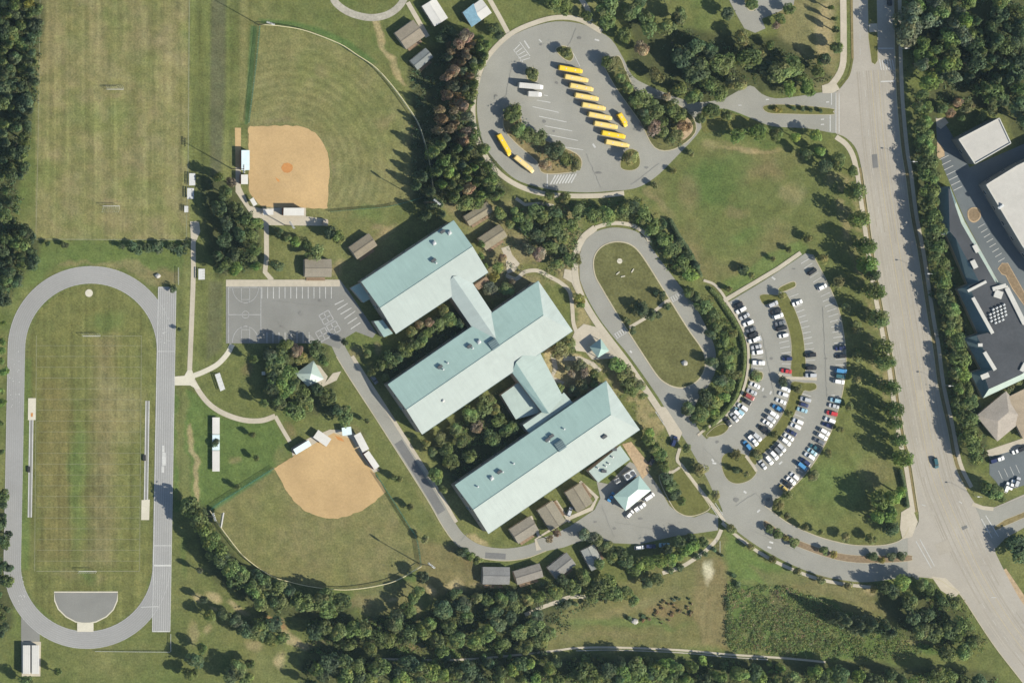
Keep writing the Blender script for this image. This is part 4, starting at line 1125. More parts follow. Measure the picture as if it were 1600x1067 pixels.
lean_roof(b1, bb1, [(548, 450), (563, 442), (582, 465), (568, 473)], [3.0, 3.0, 3.0, 3.0], 'roof_teal', 'entrance_canopy')
lean_roof(b1, bb1, [(584, 502), (598, 500), (614, 521), (600, 527)], [5.0, 5.6, 5.6, 5.0], 'roof_teal', 'entrance_canopy')
lean_roof(b1, bb1, [(741, 446), (760, 432), (765, 440), (748, 453)], [3.4] * 4, 'timber', 'porch_roof')

# ---- portable classrooms: shallow ridge roof, walls, door, windows, timber steps
def classroom(px, label, he=3.0, rise=.75, name='portable_classroom', cat='portable building', group='portable classrooms round the school', roof='shingle_tan', tint=(1, 1, 1, 1), wall='wall_tan', deck=True, along=None, hip=0, over=.3):
    o, u, v, L_, D_ = frame_of(px, he)
    if along == 'v' or (along is None and D_ > L_):
        u, v, L_, D_ = v, u, D_, L_
    base = Vector((o.x, o.y, 0)); t = thing(name, label, cat, base, group=group)
    loc = lambda x, y, z: Vector((u.x * x + v.x * y, u.y * x + v.y * y, z)); pl = lambda x, y: o + u * x + v * y
    hr = he + rise
    faces = [([(hip, D_ / 2, hr), (0, 0, he), (L_, 0, he), (L_ - hip, D_ / 2, hr)], (1, 0, 0)), ([(hip, D_ / 2, hr), (0, D_, he), (L_, D_, he), (L_ - hip, D_ / 2, hr)], (1, 0, 0))]
    if hip:
        faces += [([(0, 0, he), (0, D_, he), (hip, D_ / 2, hr)], (0, 1, 0)), ([(L_, 0, he), (L_, D_, he), (L_ - hip, D_ / 2, hr)], (0, 1, 0))]
    for P, d in faces:
        mb = MB(); mb.slab([loc(*p) for p in P], .14, loc(*d)); r = mb.build('roof', roof, t, uv=True); r.color = tint
    if not hip:
        mb = MB(); mb.box(0, L_, -.18, .18, 0, .06)
        c = mb.build('ridge_cap', roof, t); c.location = loc(0, D_ / 2, hr + .005); c.rotation_euler = (0, 0, math.atan2(u.y, u.x)); c.color = tuple(k * .75 for k in tint[:3]) + (1,)
    i = over
    for a, b in (((i, i), (L_ - i, i)), ((i, D_ - i), (L_ - i, D_ - i)), ((i, i), (i, D_ - i)), ((L_ - i, i), (L_ - i, D_ - i))):
        wall_box(t, base, pl(*a), pl(*b), 0, he - .17, wall, .2)
    if not hip:
        mb = MB()
        for x in (i, L_ - i):
            A, B, Cc = loc(x, i, he - .17), loc(x, D_ - i, he - .17), loc(x, D_ / 2, hr - .2)
            T0 = [p - loc(.08, 0, 0) for p in (A, B, Cc)]; T1 = [p + loc(.08, 0, 0) for p in (A, B, Cc)]
            mb = MB(); loft_tri(mb, T0, T1); mb.build('gable', wall, t)
    for k in range(3):
        opening(t, base, pl(L_ * (.2 + .3 * k), i) - v * .12, -v, 1.0, 1.4, 1.2)
        if k != 1:
            opening(t, base, pl(L_ * (.2 + .3 * k), D_ - i) + v * .12, v, 1.0, 1.4, 1.2)
    opening(t, base, pl(L_ * .5, D_ - i) + v * .12, v, .35, 1.0, 2.1, 'door', 'door')
    if deck:
        mb = MB(); A = loc(L_ * .12, D_ + .3, 0); mm = Matrix.Translation(A) @ Matrix.Rotation(math.atan2(u.y, u.x), 4, 'Z')
        sg = 1 if u.x * v.y - u.y * v.x > 0 else -1
        y0, y1 = sorted((0, sg * 1.5))
        mb.box(0, L_ * .7, y0, y1, .25, .35, mm); mb.build('deck', 'timber', t)
        mb = MB()
        for k in range(6):
            mb.box(L_ * .7 * k / 5 - .05, L_ * .7 * k / 5 + .05, sg * 1.42 - .05, sg * 1.42 + .05, .35, 1.3, mm)
        mb.box(-.05, L_ * .7 + .05, sg * 1.42 - .05, sg * 1.42 + .05, 1.3, 1.4, mm); mb.build('railing', 'timber', t)
    return t, base

GR = (.84, .92, 1.1, 1)
for px, lab, tint in (
    ([(797, 829), (826, 804), (844, 831), (809, 847)], 'tan portable classroom beside the tip of the lowest school block', (1, 1, 1, 1)),
    ([(840, 797), (864, 781), (883.5, 814), (860, 829)], 'tan portable classroom standing between its two neighbours below the school', (1, 1, .95, 1)),
    ([(882, 769.6), (907, 754), (927, 785), (903, 800)], 'tan portable classroom next to the fenced service building', (1, .98, .9, 1)),
    ([(753.5, 885), (797, 886), (795.5, 912.6), (755, 912.6)], 'grey portable classroom nearest the bare soil by the service road bend', GR),
    ([(802, 893), (844, 878.5), (848, 902), (808.6, 912.6)], 'brownish-grey portable classroom, second along the outside of the service road bend', (.92, .93, 1.0, 1)),
    ([(854.6, 885), (887, 863), (898, 881), (870, 907)], 'dark grey portable classroom half under trees by the service yard entrance', (.86, .92, 1.05, 1)),
    ([(904, 864), (923, 852), (949, 879), (928, 888)], 'pale grey portable classroom under trees at the end of the row', (1.15, 1.3, 1.5, 1)),
    ([(723, 337), (763, 316), (768, 330), (735, 355)], 'tan portable classroom closest to the pine belt above the school', (1, .97, .85, 1)),
    ([(746, 373.5), (780, 350), (793, 369.6), (760, 390.6)], 'tan portable classroom beside the right gable of the uppermost school block', (1, .97, .85, 1)),
    ([(545, 387), (576, 364), (590, 384), (558, 405)], 'weathered portable classroom in the shadow of the uppermost school block', (.95, .9, .82, 1)),
    ([(476, 405), (518, 405), (518, 433), (476, 433)], 'grey-tan portable classroom facing the basketball court', (1, .98, .95, 1)),
    ([(618, 51), (644, 33), (666, 55), (633.6, 79)], 'brown portable building beside the white-roofed shed above the outfield', (1.05, 1.0, .95, 1)),
    ([(641.5, 92), (668, 76), (674, 89), (652, 113)], 'blue-grey portable building at the top of the pine belt', (.85, 1.0, 1.2, 1))):
    classroom(px, lab, tint=tint)
classroom([(658.6, 10), (679.6, -2), (700.6, 27.6), (679.6, 42)], 'white-roofed shed beside the brown portable building', name='shed', cat='shed', group=None, roof='roof_white', deck=False, rise=.4)
t, bb = classroom([(724, 20), (752, -2), (769, 21), (737, 42)], 'white-roofed shed with a bright blue tarpaulin over one end', name='shed', cat='shed', group=None, roof='roof_white', deck=False, rise=.4)
mb = MB(); mb.slab([W(x, y, 3.6) - bb for x, y in ((723, 20), (740, 6), (746, 24), (752, 32), (737, 43))], .06); mb.build('tarpaulin', 'tarp_blue', t)
classroom([(959.6, 772), (1000, 744.6), (1016, 764), (976.6, 801)], 'small hip-roofed service building with teal roof in the yard', name='service_building', cat='service building', group=None, roof='roof_teal', deck=False, he=4.2, rise=1.1, hip=5, over=.6)
classroom([(1535, 642), (1567, 622), (1610, 640), (1549, 697)], 'grey shingled hip-roofed building beside the east parking', name='shingled_building', cat='building', group=None, roof='shingle_tan', tint=(1.35, 1.32, 1.4, 1), deck=False, he=3.4, rise=1.9, hip=6, over=.6)
classroom([(1567, 622), (1640, 590), (1668, 650), (1600, 688)], 'paler tan shingled wing standing behind the grey hip-roofed building', name='shingled_building', cat='building', group=None, roof='shingle_tan', tint=(1.6, 1.42, 1.25, 1), deck=False, he=3.6, rise=1.6, hip=6, over=.6)

# ---- pavilions: pyramid roofs on posts
def pavilion(pts, he, hr, apex, label, m='roof_pale', posts=True, name='pavilion', cat='pavilion'):
    P = [W(x, y, he) for x, y in pts]; A = W(apex[0], apex[1], hr)
    base = Vector((sum(p.x for p in P) / len(P), sum(p.y for p in P) / len(P), 0)); t = thing(name, label, cat, base)
    for a, b in zip(P, P[1:] + P[:1]):
        mb = MB(); mb.slab([a - base, b - base, A - base], .12, b - a); mb.build('roof_panel', m, t, uv=True)
    for p in P:
        q = base + (p - base) * .88
        mb = MB(); mb.box(-.12, .12, -.12, .12, 0, he); o = mb.build('post', 'galvanised', t); o.location = (q.x - base.x, q.y - base.y, 0)
    mb = MB(); q = [base + (p - base) * .8 for p in P]; mb.prism([(p.x - base.x, p.y - base.y) for p in q], .0, .2); mb.build('floor_slab', 'concrete', t)
    return t
pavilion([(490, 563), (506, 592), (481, 604), (461, 584)], 3.2, 5.2, (486, 584), 'pale teal shade pavilion among playground trees left of the service road', 'roof_pale')
sheet('pavilion_floor', 'concrete', [(487, 566), (500, 572), (512, 588), (508, 598), (520, 583), (533, 580), (526, 594), (505, 604), (494, 606), (480, 598), (470, 584)], Z2)
pavilion([(921, 542), (938.5, 529), (952, 548), (934, 559)], 3.4, 6.2, (939, 545), 'small teal pyramid-roofed gazebo on the plaza beside the loop drive', 'roof_teal', name='gazebo', cat='gazebo')

# ---- flat-roofed commercial buildings
def flat_building(px, h, label, wall, roof, name='commercial_building', par=.9, units=()):
    P = [W(x, y, h) for x, y in px]
    base = Vector((P[0].x, P[0].y, 0)); t = thing(name, label, 'commercial building', base)
    for a, b in zip(P, P[1:] + P[:1]):
        wall_box(t, base, a.xy, b.xy, 0, h - .02, wall, .3)
        wall_box(t, base, a.xy, b.xy, h, h + par, 'parapet', .45, 'parapet')
        n = max(int((b - a).length // 8), 1); d = (b - a).xy.normalized(); out = Vector((d.y, -d.x))
        c = sum((p.xy for p in P), Vector((0, 0))) / len(P)
        if out.dot(a.xy - c) < 0:
            out = -out
        for k in range(n):
            opening(t, base, a.xy + (b - a).xy * ((k + .5) / n) + out * .17, out, 1.2, 2.4, 2.0)
    mb = MB(); mb.prism([p.xy - base.xy for p in P], h - .35, h - .05); mb.build('roof', roof, t)
    for x, y, w, l, ang in units:
        p = W(x, y, h); mb = MB(); mb.box(-w / 2, w / 2, -l / 2, l / 2, 0, 1.1); mb.box(-w / 3, w / 3, -l / 3, l / 3, 1.1, 1.25); o = mb.build('roof_unit', 'galvanised', t); o.location = (p.x - base.x, p.y - base.y, h - .05); o.rotation_euler = (0, 0, ang)
    return t, base
flat_building([(1498, 218), (1561, 185), (1579, 224), (1523, 256)], 9.0, 'white flat-roofed commercial building standing free beside the wood', 'wall_grey', 'roof_membrane', par=.4)
flat_building([(1541, 289), (1588, 260), (1660, 225), (1760, 330), (1640, 440), (1598, 385)], 9.0, 'large white flat-roofed building cut off by the edge of the photo', 'wall_grey', 'roof_membrane', par=.4, units=[(1563, 323, 3, 1.2, .6)])

OUTR = [(1466, 293), (1484, 291), (1494, 316), (1507, 346), (1560, 441), (1574, 446), (1602, 500), (1640, 560), (1602, 591), (1536, 622), (1516, 583), (1533, 577), (1507, 529), (1528, 521), (1496, 452), (1512, 444), (1479, 367), (1468, 366)]
INNR = [(1482, 294), (1485, 297), (1492, 320), (1502, 349), (1555, 441), (1570, 449), (1597, 503), (1630, 560), (1596, 585), (1545, 608), (1537, 584), (1551, 577), (1526, 524), (1547, 519), (1514, 447), (1530, 440), (1493, 372), (1484, 362)]
ze, zr = 3.4, 7.4
base = Vector((W(1540, 470, 0).x, W(1540, 470, 0).y, 0))
t = thing('shopping_building', 'long dark-roofed commercial building with teal mansard edges behind the hedge', 'commercial building', base)
Po = [W(x, y, ze) - base for x, y in OUTR]; Pi = [W(x, y, zr) - base for x, y in INNR]
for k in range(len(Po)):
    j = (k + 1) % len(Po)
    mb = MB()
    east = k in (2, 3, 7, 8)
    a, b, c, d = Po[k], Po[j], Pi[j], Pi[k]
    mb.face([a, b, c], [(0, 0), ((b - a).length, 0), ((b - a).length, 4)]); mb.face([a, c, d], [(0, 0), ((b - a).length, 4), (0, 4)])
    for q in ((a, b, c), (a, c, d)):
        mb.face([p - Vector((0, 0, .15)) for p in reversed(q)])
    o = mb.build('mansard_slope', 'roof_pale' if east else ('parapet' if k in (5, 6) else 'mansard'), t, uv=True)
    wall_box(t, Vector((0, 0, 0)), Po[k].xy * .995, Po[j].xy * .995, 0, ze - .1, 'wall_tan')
mb = MB(); mb.prism([p.xy for p in Pi], zr - .3, zr - .02); mb.build('flat_roof', 'roof_dark', t)
def roof_bar(x0, y0, x1, y1, w, h0, hh, m='parapet', name='roof_parapet'):
    a, b = W(x0, y0, zr + h0) - base, W(x1, y1, zr + h0) - base
    wall_box(t, Vector((0, 0, 0)), a.xy, b.xy, zr - .02, zr + hh, m, w, name)
for q in ((1520, 465, 1551, 521, 1.7), (1512, 455, 1541, 440, 1.3), (1538, 550, 1555, 578, 1.8), (1519, 407, 1525, 419, 2.4), (1522, 383, 1528, 394, 2.2), (1551, 452, 1572, 446, 2.0), (1554, 458, 1566, 462, 3.6), (1533, 590, 1545, 585, 2.4), (1528, 539, 1535, 539, 1.6), (1573, 450, 1601, 506, 2.2), (1596, 580, 1602, 568, 2.0)):
    roof_bar(*q, .6, .8)
for i in range(5):
    for j in range(5):
        if (i, j) in ((0, 0), (4, 4), (0, 4)):
            continue
        p = W(1546 + i * 5.6 + j * 1.0, 486 + j * 5.2 - i * 2.4, zr + .5) - base
        mb = MB(); mb.box(-.55, .55, -.45, .45, 0, 1.0); mb.tube([(0, 0, 1.0), (0, 0, 1.15)], .38, 8)
        o = mb.build('condenser_unit', 'galvanised', t); o.location = (p.x, p.y, zr - .02); o.rotation_euler = (0, 0, .5)

# ---- storage trailers by the track, bleachers, dugouts, shade roofs
def container(px, label, h=3.0, name='storage_trailer'):
    o, u, v, L_, D_ = frame_of(px, h)
    base = Vector((o.x, o.y, 0)); t = thing(name, label, 'storage container', base, group='white storage trailers')
    M = Matrix(((u.x, v.x, 0, 0), (u.y, v.y, 0, 0), (0, 0, 1, 0), (0, 0, 0, 1)))
    mb = MB(); mb.box(0, L_, 0, D_, .5, h - .05, M); mb.build('body', 'wall_white', t)
    mb = MB(); mb.box(-.1, L_ + .1, -.1, D_ + .1, h - .05, h, M)
    for k in range(int(L_)):
        mb.box(.5 + k, .6 + k, 0, D_, h, h + .05, M)
    mb.build('roof', 'roof_white', t)
    mb = MB(); mb.box(-.12, -.01, .1, D_ - .1, .6, h - .2, M); mb.build('door', 'galvanised', t)
    for x in (1.2, L_ - 1.2):
        for y in (.2, D_ - .5):
            mb = MB(); mb.tube([(0, 0, 0), (0, .3, 0)], .5, 10); w = mb.build('wheel', 'tyre', t); w.location = M @ Vector((x, y, .5)); w.rotation_euler = (0, 0, math.atan2(u.y, u.x))
container([(36.5, 1008), (47.5, 1008), (46.5, 1052), (36, 1052)], 'white storage trailer below the track, the one throwing its shadow on the grass')
container([(50.5, 1008), (61.5, 1008), (60.5, 1052), (50, 1052)], 'white storage trailer below the track, tight against its twin')
sheet('trailer_pad', 'concrete', [(33, 1002), (64, 1002), (63, 1056), (34, 1056)], Z1)

def bleacher(px, label, h=1.6, rows=5, group='aluminium bleachers'):
    o, u, v, L_, D_ = frame_of(px, h * .6)
    if D_ > L_:
        u, v, L_, D_ = v, u, D_, L_
    if v.x < 0:              # tiers climb towards the left of the photo
        v, o = v, o
    base = Vector((o.x, o.y, 0)); t = thing('bleacher', label, 'bleacher', base, group=group)
    M = Matrix(((u.x, v.x, 0, 0), (u.y, v.y, 0, 0), (0, 0, 1, 0), (0, 0, 0, 1)))
    for k in range(rows):
        y0 = D_ * k / rows; z = h * (rows - k) / rows
        mb = MB(); mb.box(0, L_, y0, y0 + D_ / rows * .82, z - .05, z, M); mb.build('seat_plank', 'galvanised', t)
    mb = MB()
    for k in range(5):
        x = .1 + (L_ - .2) * k / 4
        mb.slab([M @ Vector(q) for q in ((x - .04, 0, h - .08), (x + .04, 0, h - .08), (x + .04, D_, h / rows - .08), (x - .04, D_, h / rows - .08))], .1)
        mb.box(x - .04, x + .04, .05, .12, 0, h - .1, M); mb.box(x - .04, x + .04, D_ - .15, D_ - .08, 0, h / rows - .1, M)
    mb.build('frame', 'steel_dark', t)
for px, lab in (([(295, 271), (306, 271), (306, 290), (295, 290)], 'pale bleacher at the top of the path between the two upper fields'),
                ([(292, 294), (304, 294), (304, 311), (292, 311)], 'pale bleacher just below the topmost one beside the playing field'),
                ([(287.5, 322), (295, 322), (295, 332), (287.5, 332)], 'smallest pale bleacher, near the head of the concrete path'),
                ([(309.5, 420), (321, 420), (321, 437), (309.5, 437)], 'lone pale bleacher under trees right of the concrete path'),
                ([(335, 585), (344, 582), (353, 608), (344, 611)], 'tilted white bleacher on the lawn beside the path junction')):
    bleacher(px, lab)

def shade_roof(px, label, h=2.8, m='roof_white', walls=True, name='dugout', cat='dugout', group=None, slope=.3, wm='wall_brick'):
    o, u, v, L_, D_ = frame_of(px, h)
    base = Vector((o.x, o.y, 0)); t = thing(name, label, cat, base, group=group)
    if D_ > L_:
        u, v, L_, D_ = v, u, D_, L_
    loc = lambda x, y, z: Vector((u.x * x + v.x * y, u.y * x + v.y * y, z)); pl = lambda x, y: o + u * x + v * y
    mb = MB(); mb.slab([loc(0, 0, h + slope), loc(L_, 0, h + slope), loc(L_, D_, h), loc(0, D_, h)], .12, loc(1, 0, 0)); mb.build('roof', m, t, uv=True)
    if walls:
        for a, b in (((.2, .2), (.2, D_ - .2)), ((L_ - .2, .2), (L_ - .2, D_ - .2)), ((.2, .2), (L_ - .2, .2))):
            wall_box(t, base, pl(*a), pl(*b), 0, h - .15, wm, .2)
        mb = MB(); M = Matrix(((u.x, v.x, 0, 0), (u.y, v.y, 0, 0), (0, 0, 1, 0), (0, 0, 0, 1))); mb.box(.5, L_ - .5, .6, 1.0, .4, .46, M); mb.box(.6, .7, .65, .95, 0, .4, M); mb.box(L_ - .7, L_ - .6, .65, .95, 0, .4, M); mb.build('bench', 'galvanised', t)
    n = max(2, int(L_ // 4) + 1)
    for k in range(n):
        for y in ((D_ - .15,) if walls else (.15, D_ - .15)):
            mb = MB(); mb.tube([(0, 0, 0), (0, 0, h - .1)], .07, 6); q = mb.build('post', 'galvanised', t); q.location = loc(.2 + (L_ - .4) * k / (n - 1), y, 0)
    return t
shade_roof([(377, 235), (390, 235), (390, 266), (377, 266)], 'pale blue-roofed dugout along the side of the upper infield', m='canopy_blue', group='dugouts')
shade_roof([(376.5, 273), (387.5, 273), (387.5, 288), (376.5, 288)], 'short white-roofed dugout beside the home corner of the upper infield', group='dugouts')
shade_roof([(443, 325), (475, 325), (475, 337), (443, 337)], 'white-roofed dugout below the upper infield', group='dugouts', h=3.2)
shade_roof([(411, 327), (427, 327), (427, 336), (411, 336)], 'low white roof next to the dugout below the upper infield', walls=False, name='shade_canopy', cat='canopy', h=2.2)
shade_roof([(458, 702), (482, 687), (486.6, 696), (462.5, 710)], 'pale blue-roofed dugout at the upper corner of the lower infield', m='canopy_blue', group='dugouts')
shade_roof([(484, 697), (501, 684), (513, 675), (516, 682)], 'narrow white roof between the dugout and home plate of the lower infield', walls=False, name='shade_canopy', cat='canopy', h=2.4)
shade_roof([(569, 708), (577, 704), (592, 728), (584, 735)], 'white-roofed dugout along the right edge of the lower infield', group='dugouts')
shade_roof([(551, 681), (562, 676), (578, 700), (568, 706)], 'white bleacher roof behind the right dugout of the lower infield', walls=False, name='shade_canopy', cat='canopy', h=2.6)
shade_roof([(529, 671), (545, 668), (553, 677), (540, 678)], 'pale blue roof behind home plate of the lower infield', walls=False, m='canopy_blue', name='shade_canopy', cat='canopy', h=2.4)
for y0, y1, lab in ((652, 679, 'upper'), (679, 704, 'middle'), (704, 737, 'lower')):
    shade_roof([(332, y0), (343.5, y0), (343, y1 - .8), (331.5, y1 - .8)], lab + ' section of the long white batting shelter beside the lower ball field', walls=False, name='batting_shelter', cat='shelter', group='sections of the long batting shelter', h=1.5, m='roof_white' if lab != 'middle' else 'canopy_blue', slope=.1)
def backstop_roof(px, label):
    shade_roof(px, label, walls=False, name='shade_canopy', cat='canopy', h=2.5)
backstop_roof([(390, 312), (396, 309), (402, 319), (396, 323)], 'small white roof over the home corner of the upper infield')
# white goods and plant in the service yard
def plant_unit(x, y, w, l, h, ang, label, name='cooling_unit'):
    p = W(x, y, h); t = thing(name, label, 'cooling unit', (p.x, p.y, 0), ang)
    mb = MB(); mb.box(-w / 2, w / 2, -l / 2, l / 2, .2, h); mb.build('casing', 'galvanised', t)
    mb = MB(); mb.box(-w / 2 - .1, w / 2 + .1, -l / 2 - .1, l / 2 + .1, 0, .2); mb.build('plinth', 'concrete', t)
    for k in (-1, 1):
        mb = MB(); mb.tube([(0, 0, 0), (0, 0, .25)], min(w, l) * .32, 10); o = mb.build('fan', 'steel_dark', t); o.location = ((w / 4) * k if w > l else 0, (l / 4) * k if l >= w else 0, h)
plant_unit(985, 742, 5.5, 3.4, 3.0, .55, 'large pale cooling unit beside the hip-roofed service building')
plant_unit(965, 751, 2.4, 2.2, 2.0, .55, 'small pale cooling unit in the shadow of the hip-roofed service building')
# ------------------------------------------------------------------ vehicles
def loft(mb, secs):
    """skin a list of rings"""
    for A, B in zip(secs, secs[1:]):
        n = len(A)
        for k in range(n):
            mb.face([A[k], A[(k + 1) % n], B[(k + 1) % n], B[k]])
    mb.face(list(reversed(secs[0]))); mb.face(secs[-1])
def ring(x, w, z0, z1, r=.18):
    return [Vector((x, y, z)) for y, z in ((-w + r, z0), (w - r, z0), (w, z0 + r), (w, z1 - r), (w - r, z1), (-w + r, z1), (-w, z1 - r), (-w, z0 + r))]
VEH = {}
def data(key, fn):
    if key not in VEH:
        o = fn(); VEH[key] = o.data; bpy.data.objects.remove(o)
    return VEH[key]
def wheel_data(r=.33, w=.22):
    def f():
        mb = MB(); mb.tube([(0, -w / 2, 0), (0, w / 2, 0)], r, 12); mb.tube([(0, -w / 2 - .01, 0), (0, w / 2 + .01, 0)], r * .55, 8)
        return mb.build('wheel', 'tyre')
    return data(('wheel', r, w), f)
SPEC = {'sedan': dict(L=4.7, w=.92, hood=.86, cab=(-1.35, -.75, .55, 1.15), roof=1.45), 'hatch': dict(L=4.3, w=.90, hood=.88, cab=(-2.0, -1.65, .55, 1.15), roof=1.52),
        'suv': dict(L=4.8, w=.97, hood=1.05, cab=(-2.25, -2.0, .6, 1.2), roof=1.78), 'pickup': dict(L=5.6, w=.98, hood=1.1, cab=(-.55, -.35, .95, 1.5), roof=1.85), 'van': dict(L=5.2, w=1.0, hood=1.15, cab=(-2.45, -2.3, 1.2, 1.75), roof=2.0)}
def car_parts(kind):
    s = SPEC[kind]; L_, w, hh = s['L'] / 2, s['w'], s['hood']; a, b, c, d = s['cab']
    def body():
        mb = MB(); loft(mb, [ring(-L_, w * .82, .38, hh - .1), ring(-L_ + .2, w * .97, .26, hh - .02), ring(-L_ * .5, w, .22, hh), ring(L_ * .3, w, .22, hh), ring(L_ - .45, w * .96, .24, hh - .12), ring(L_, w * .8, .36, hh - .3)])
        if kind == 'pickup':
            for y in (-w + .06, w - .06):
                mb.box(-L_ + .05, a - .1, y - .06, y + .06, hh - .01, hh + .22)
            mb.box(-L_ + .02, -L_ + .12, -w + .1, w - .1, hh - .01, hh + .2)
        return mb.build('body', 'car_paint', smooth=False)
    def roof():
        mb = MB(); z = s['roof']; ww = w * .80
        loft(mb, [[Vector((x, y, zz)) for y, zz in ((-k, z - .09), (k, z - .09), (k * .94, z), (-k * .94, z))] for x, k in ((b, ww * .94), (b + .3, ww), (c - .3, ww), (c, ww * .94))])
        return mb.build('roof', 'car_paint')
    def glass():
        mb = MB(); z = s['roof'] - .08; ww = w * .80
        lo = [Vector((a, -w * .92, hh - .03)), Vector((a, w * .92, hh - .03)), Vector((d, w * .90, hh - .05)), Vector((d, -w * .90, hh - .05))]
        hi = [Vector((b + .02, -ww, z)), Vector((b + .02, ww, z)), Vector((c - .02, ww, z)), Vector((c - .02, -ww, z))]
        loft(mb, [lo, hi]); return mb.build('window_glass', 'glass')
    def lamp(): 
        mb = MB(); mb.box(-.06, .06, -.2, .2, -.08, .08); return mb.build('headlight', 'galvanised')
    def tail():
        mb = MB(); mb.box(-.05, .05, -.16, .16, -.1, .1); return mb.build('tail_light', 'lamp_red')
    P = [('body', data((kind, 'b'), body), (0, 0, 0), True), ('roof', data((kind, 'r'), roof), (0, 0, 0), True), ('window_glass', data((kind, 'g'), glass), (0, 0, 0), False)]
    for x in (-L_ * .60, L_ * .62):
        for y in (-w + .12, w - .12):
            P.append(('wheel', wheel_data(), (x, y, .33), False))
    for y in (-w * .62, w * .62):
        P.append(('headlight', data('hl', lamp), (L_ - .05, y, hh - .42), False)); P.append(('tail_light', data('tl', tail), (-L_ + .02, y, hh - .25), False))
    return P
CC = {'w': ((.74, .74, .72), 'white'), 'k': ((.018, .019, .022), 'black'), 's': ((.42, .43, .44), 'silver'), 'g': ((.13, .14, .15), 'dark grey'), 'r': ((.45, .035, .04), 'red'), 'm': ((.26, .05, .045), 'dark red'),
      'b': ((.06, .22, .42), 'blue'), 'c': ((.28, .45, .52), 'pale blue'), 'y': ((.50, .36, .10), 'tan'), 'n': ((.02, .03, .09), 'navy blue'), 't': ((.03, .10, .12), 'dark teal')}
KN = {'sedan': 'saloon car', 'hatch': 'hatchback', 'suv': 'tall estate car', 'pickup': 'pickup truck', 'van': 'van'}
def car(x, y, ang, kind, col, label, group, z=.13):
    g = G(x, y, z); t = thing({'pickup': 'pickup_truck', 'van': 'van'}.get(kind, 'car'), label, 'van' if kind == 'van' else 'pickup truck' if kind == 'pickup' else 'car', g, ang, group)
    rgba = (*CC[col][0], 1)
    t.scale = (1.1, 1.1, 1.05)
    for nm, d, p, painted in car_parts(kind):
        o = link(nm, d, t, p)
        if painted:
            o.color = rgba
    return t
r4 = random.Random(12)
CARS = {
 'A': [(1153, 476, 'k'), (1158, 485, 'w'), (1163, 495, 's'), (1169, 504, 'w'), (1172, 514, 'g'), (1175, 522, 'k'), (1178, 531, 'w'), (1180, 541, 's'), (1182, 550, 'w'), (1184, 568, 'w'), (1179, 602, 'w'), (1174, 611, 's'), (1170, 619, 'm'), (1164, 627, 'k'), (1159, 635, 'w'), (1153, 642, 'c'), (1146, 651, 's'), (1150, 646, 'w'), (1136, 658, 'k')],
 'B': [(1207, 475, 's'), (1212, 485, 'k'), (1216, 494, 'w'), (1219, 503, 'g'), (1221, 513, 'k'), (1225, 523, 'w'), (1230, 561, 'n'), (1227, 579, 'r'), (1226, 607, 'w'), (1223, 617, 'w'), (1219, 627, 'w'), (1213, 637, 'b'), (1208, 647, 'w'), (1202, 655, 's'), (1198, 662, 'w'), (1191, 670, 'k'), (1182, 681, 's'), (1176, 687, 'w'), (1167, 695, 'b')],
 'C': [(1246, 473, 'w'), (1266, 555, 'k'), (1267, 575, 'k'), (1266, 586, 's'), (1258, 623, 's'), (1255, 632, 'n'), (1252, 641, 'c'), (1246, 658, 'w'), (1242, 666, 'w'), (1236, 674, 'n'), (1231, 682, 'w'), (1226, 690, 'w'), (1219, 698, 's'), (1214, 704, 'g'), (1207, 711, 'w'), (1201, 717, 'w'), (1191, 725, 's')],
 'D': [(1267, 424, 'k'), (1284, 448, 'w'), (1313, 544, 'n'), (1311, 557, 'k'), (1314, 578, 'b'), (1312, 587, 't'), (1310, 597, 'w'), (1305, 625, 'c'), (1302, 635, 's'), (1298, 646, 'r'), (1296, 656, 'w'), (1289, 664, 'n'), (1288, 674, 'w'), (1284, 682, 'w'), (1278, 690, 'g'), (1270, 699, 't'), (1267, 706, 'c'), (1263, 713, 'w'), (1257, 720, 'n'), (1252, 728, 'b'), (1241, 744, 'w'), (1236, 752, 'w'), (1229, 757, 'k'), (1222, 763, 'y')]}
RN = {'A': "car park's innermost curved row", 'B': "car park's second curved row", 'C': "car park's third curved row", 'D': "car park's outermost curved row"}
for r, lst in CARS.items():
    st_ = [q for seg in ROWS[r] for q in row_stations(seg, 4)]
    cnt = {}
    for x, y, c in sorted(lst, key=lambda q: q[1]):
        p, nrm = min(st_, key=lambda q: (q[0][0] - x) ** 2 + (q[0][1] - y) ** 2)
        px, py = x * .35 + p[0] * .65, y * .35 + p[1] * .65
        a = math.atan2(-nrm[1], nrm[0]) + r4.uniform(-.04, .04)
        if r4.random() < .5:
            a += math.pi
        kind = 'pickup' if c in 'kmw' and r4.random() < .14 else r4.choice(['sedan', 'hatch', 'suv', 'suv', 'sedan'])
        if r == 'D' and c == 'b': kind = 'van'
        k = (c, kind); cnt[k] = cnt.get(k, 0) + 1
        car(px, py, a, kind, c, f"{CC[c][1]} {KN[kind]}, {ordw(cnt[k] - 1)} from the top in the {RN[r]}", 'cars in the ' + RN[r])
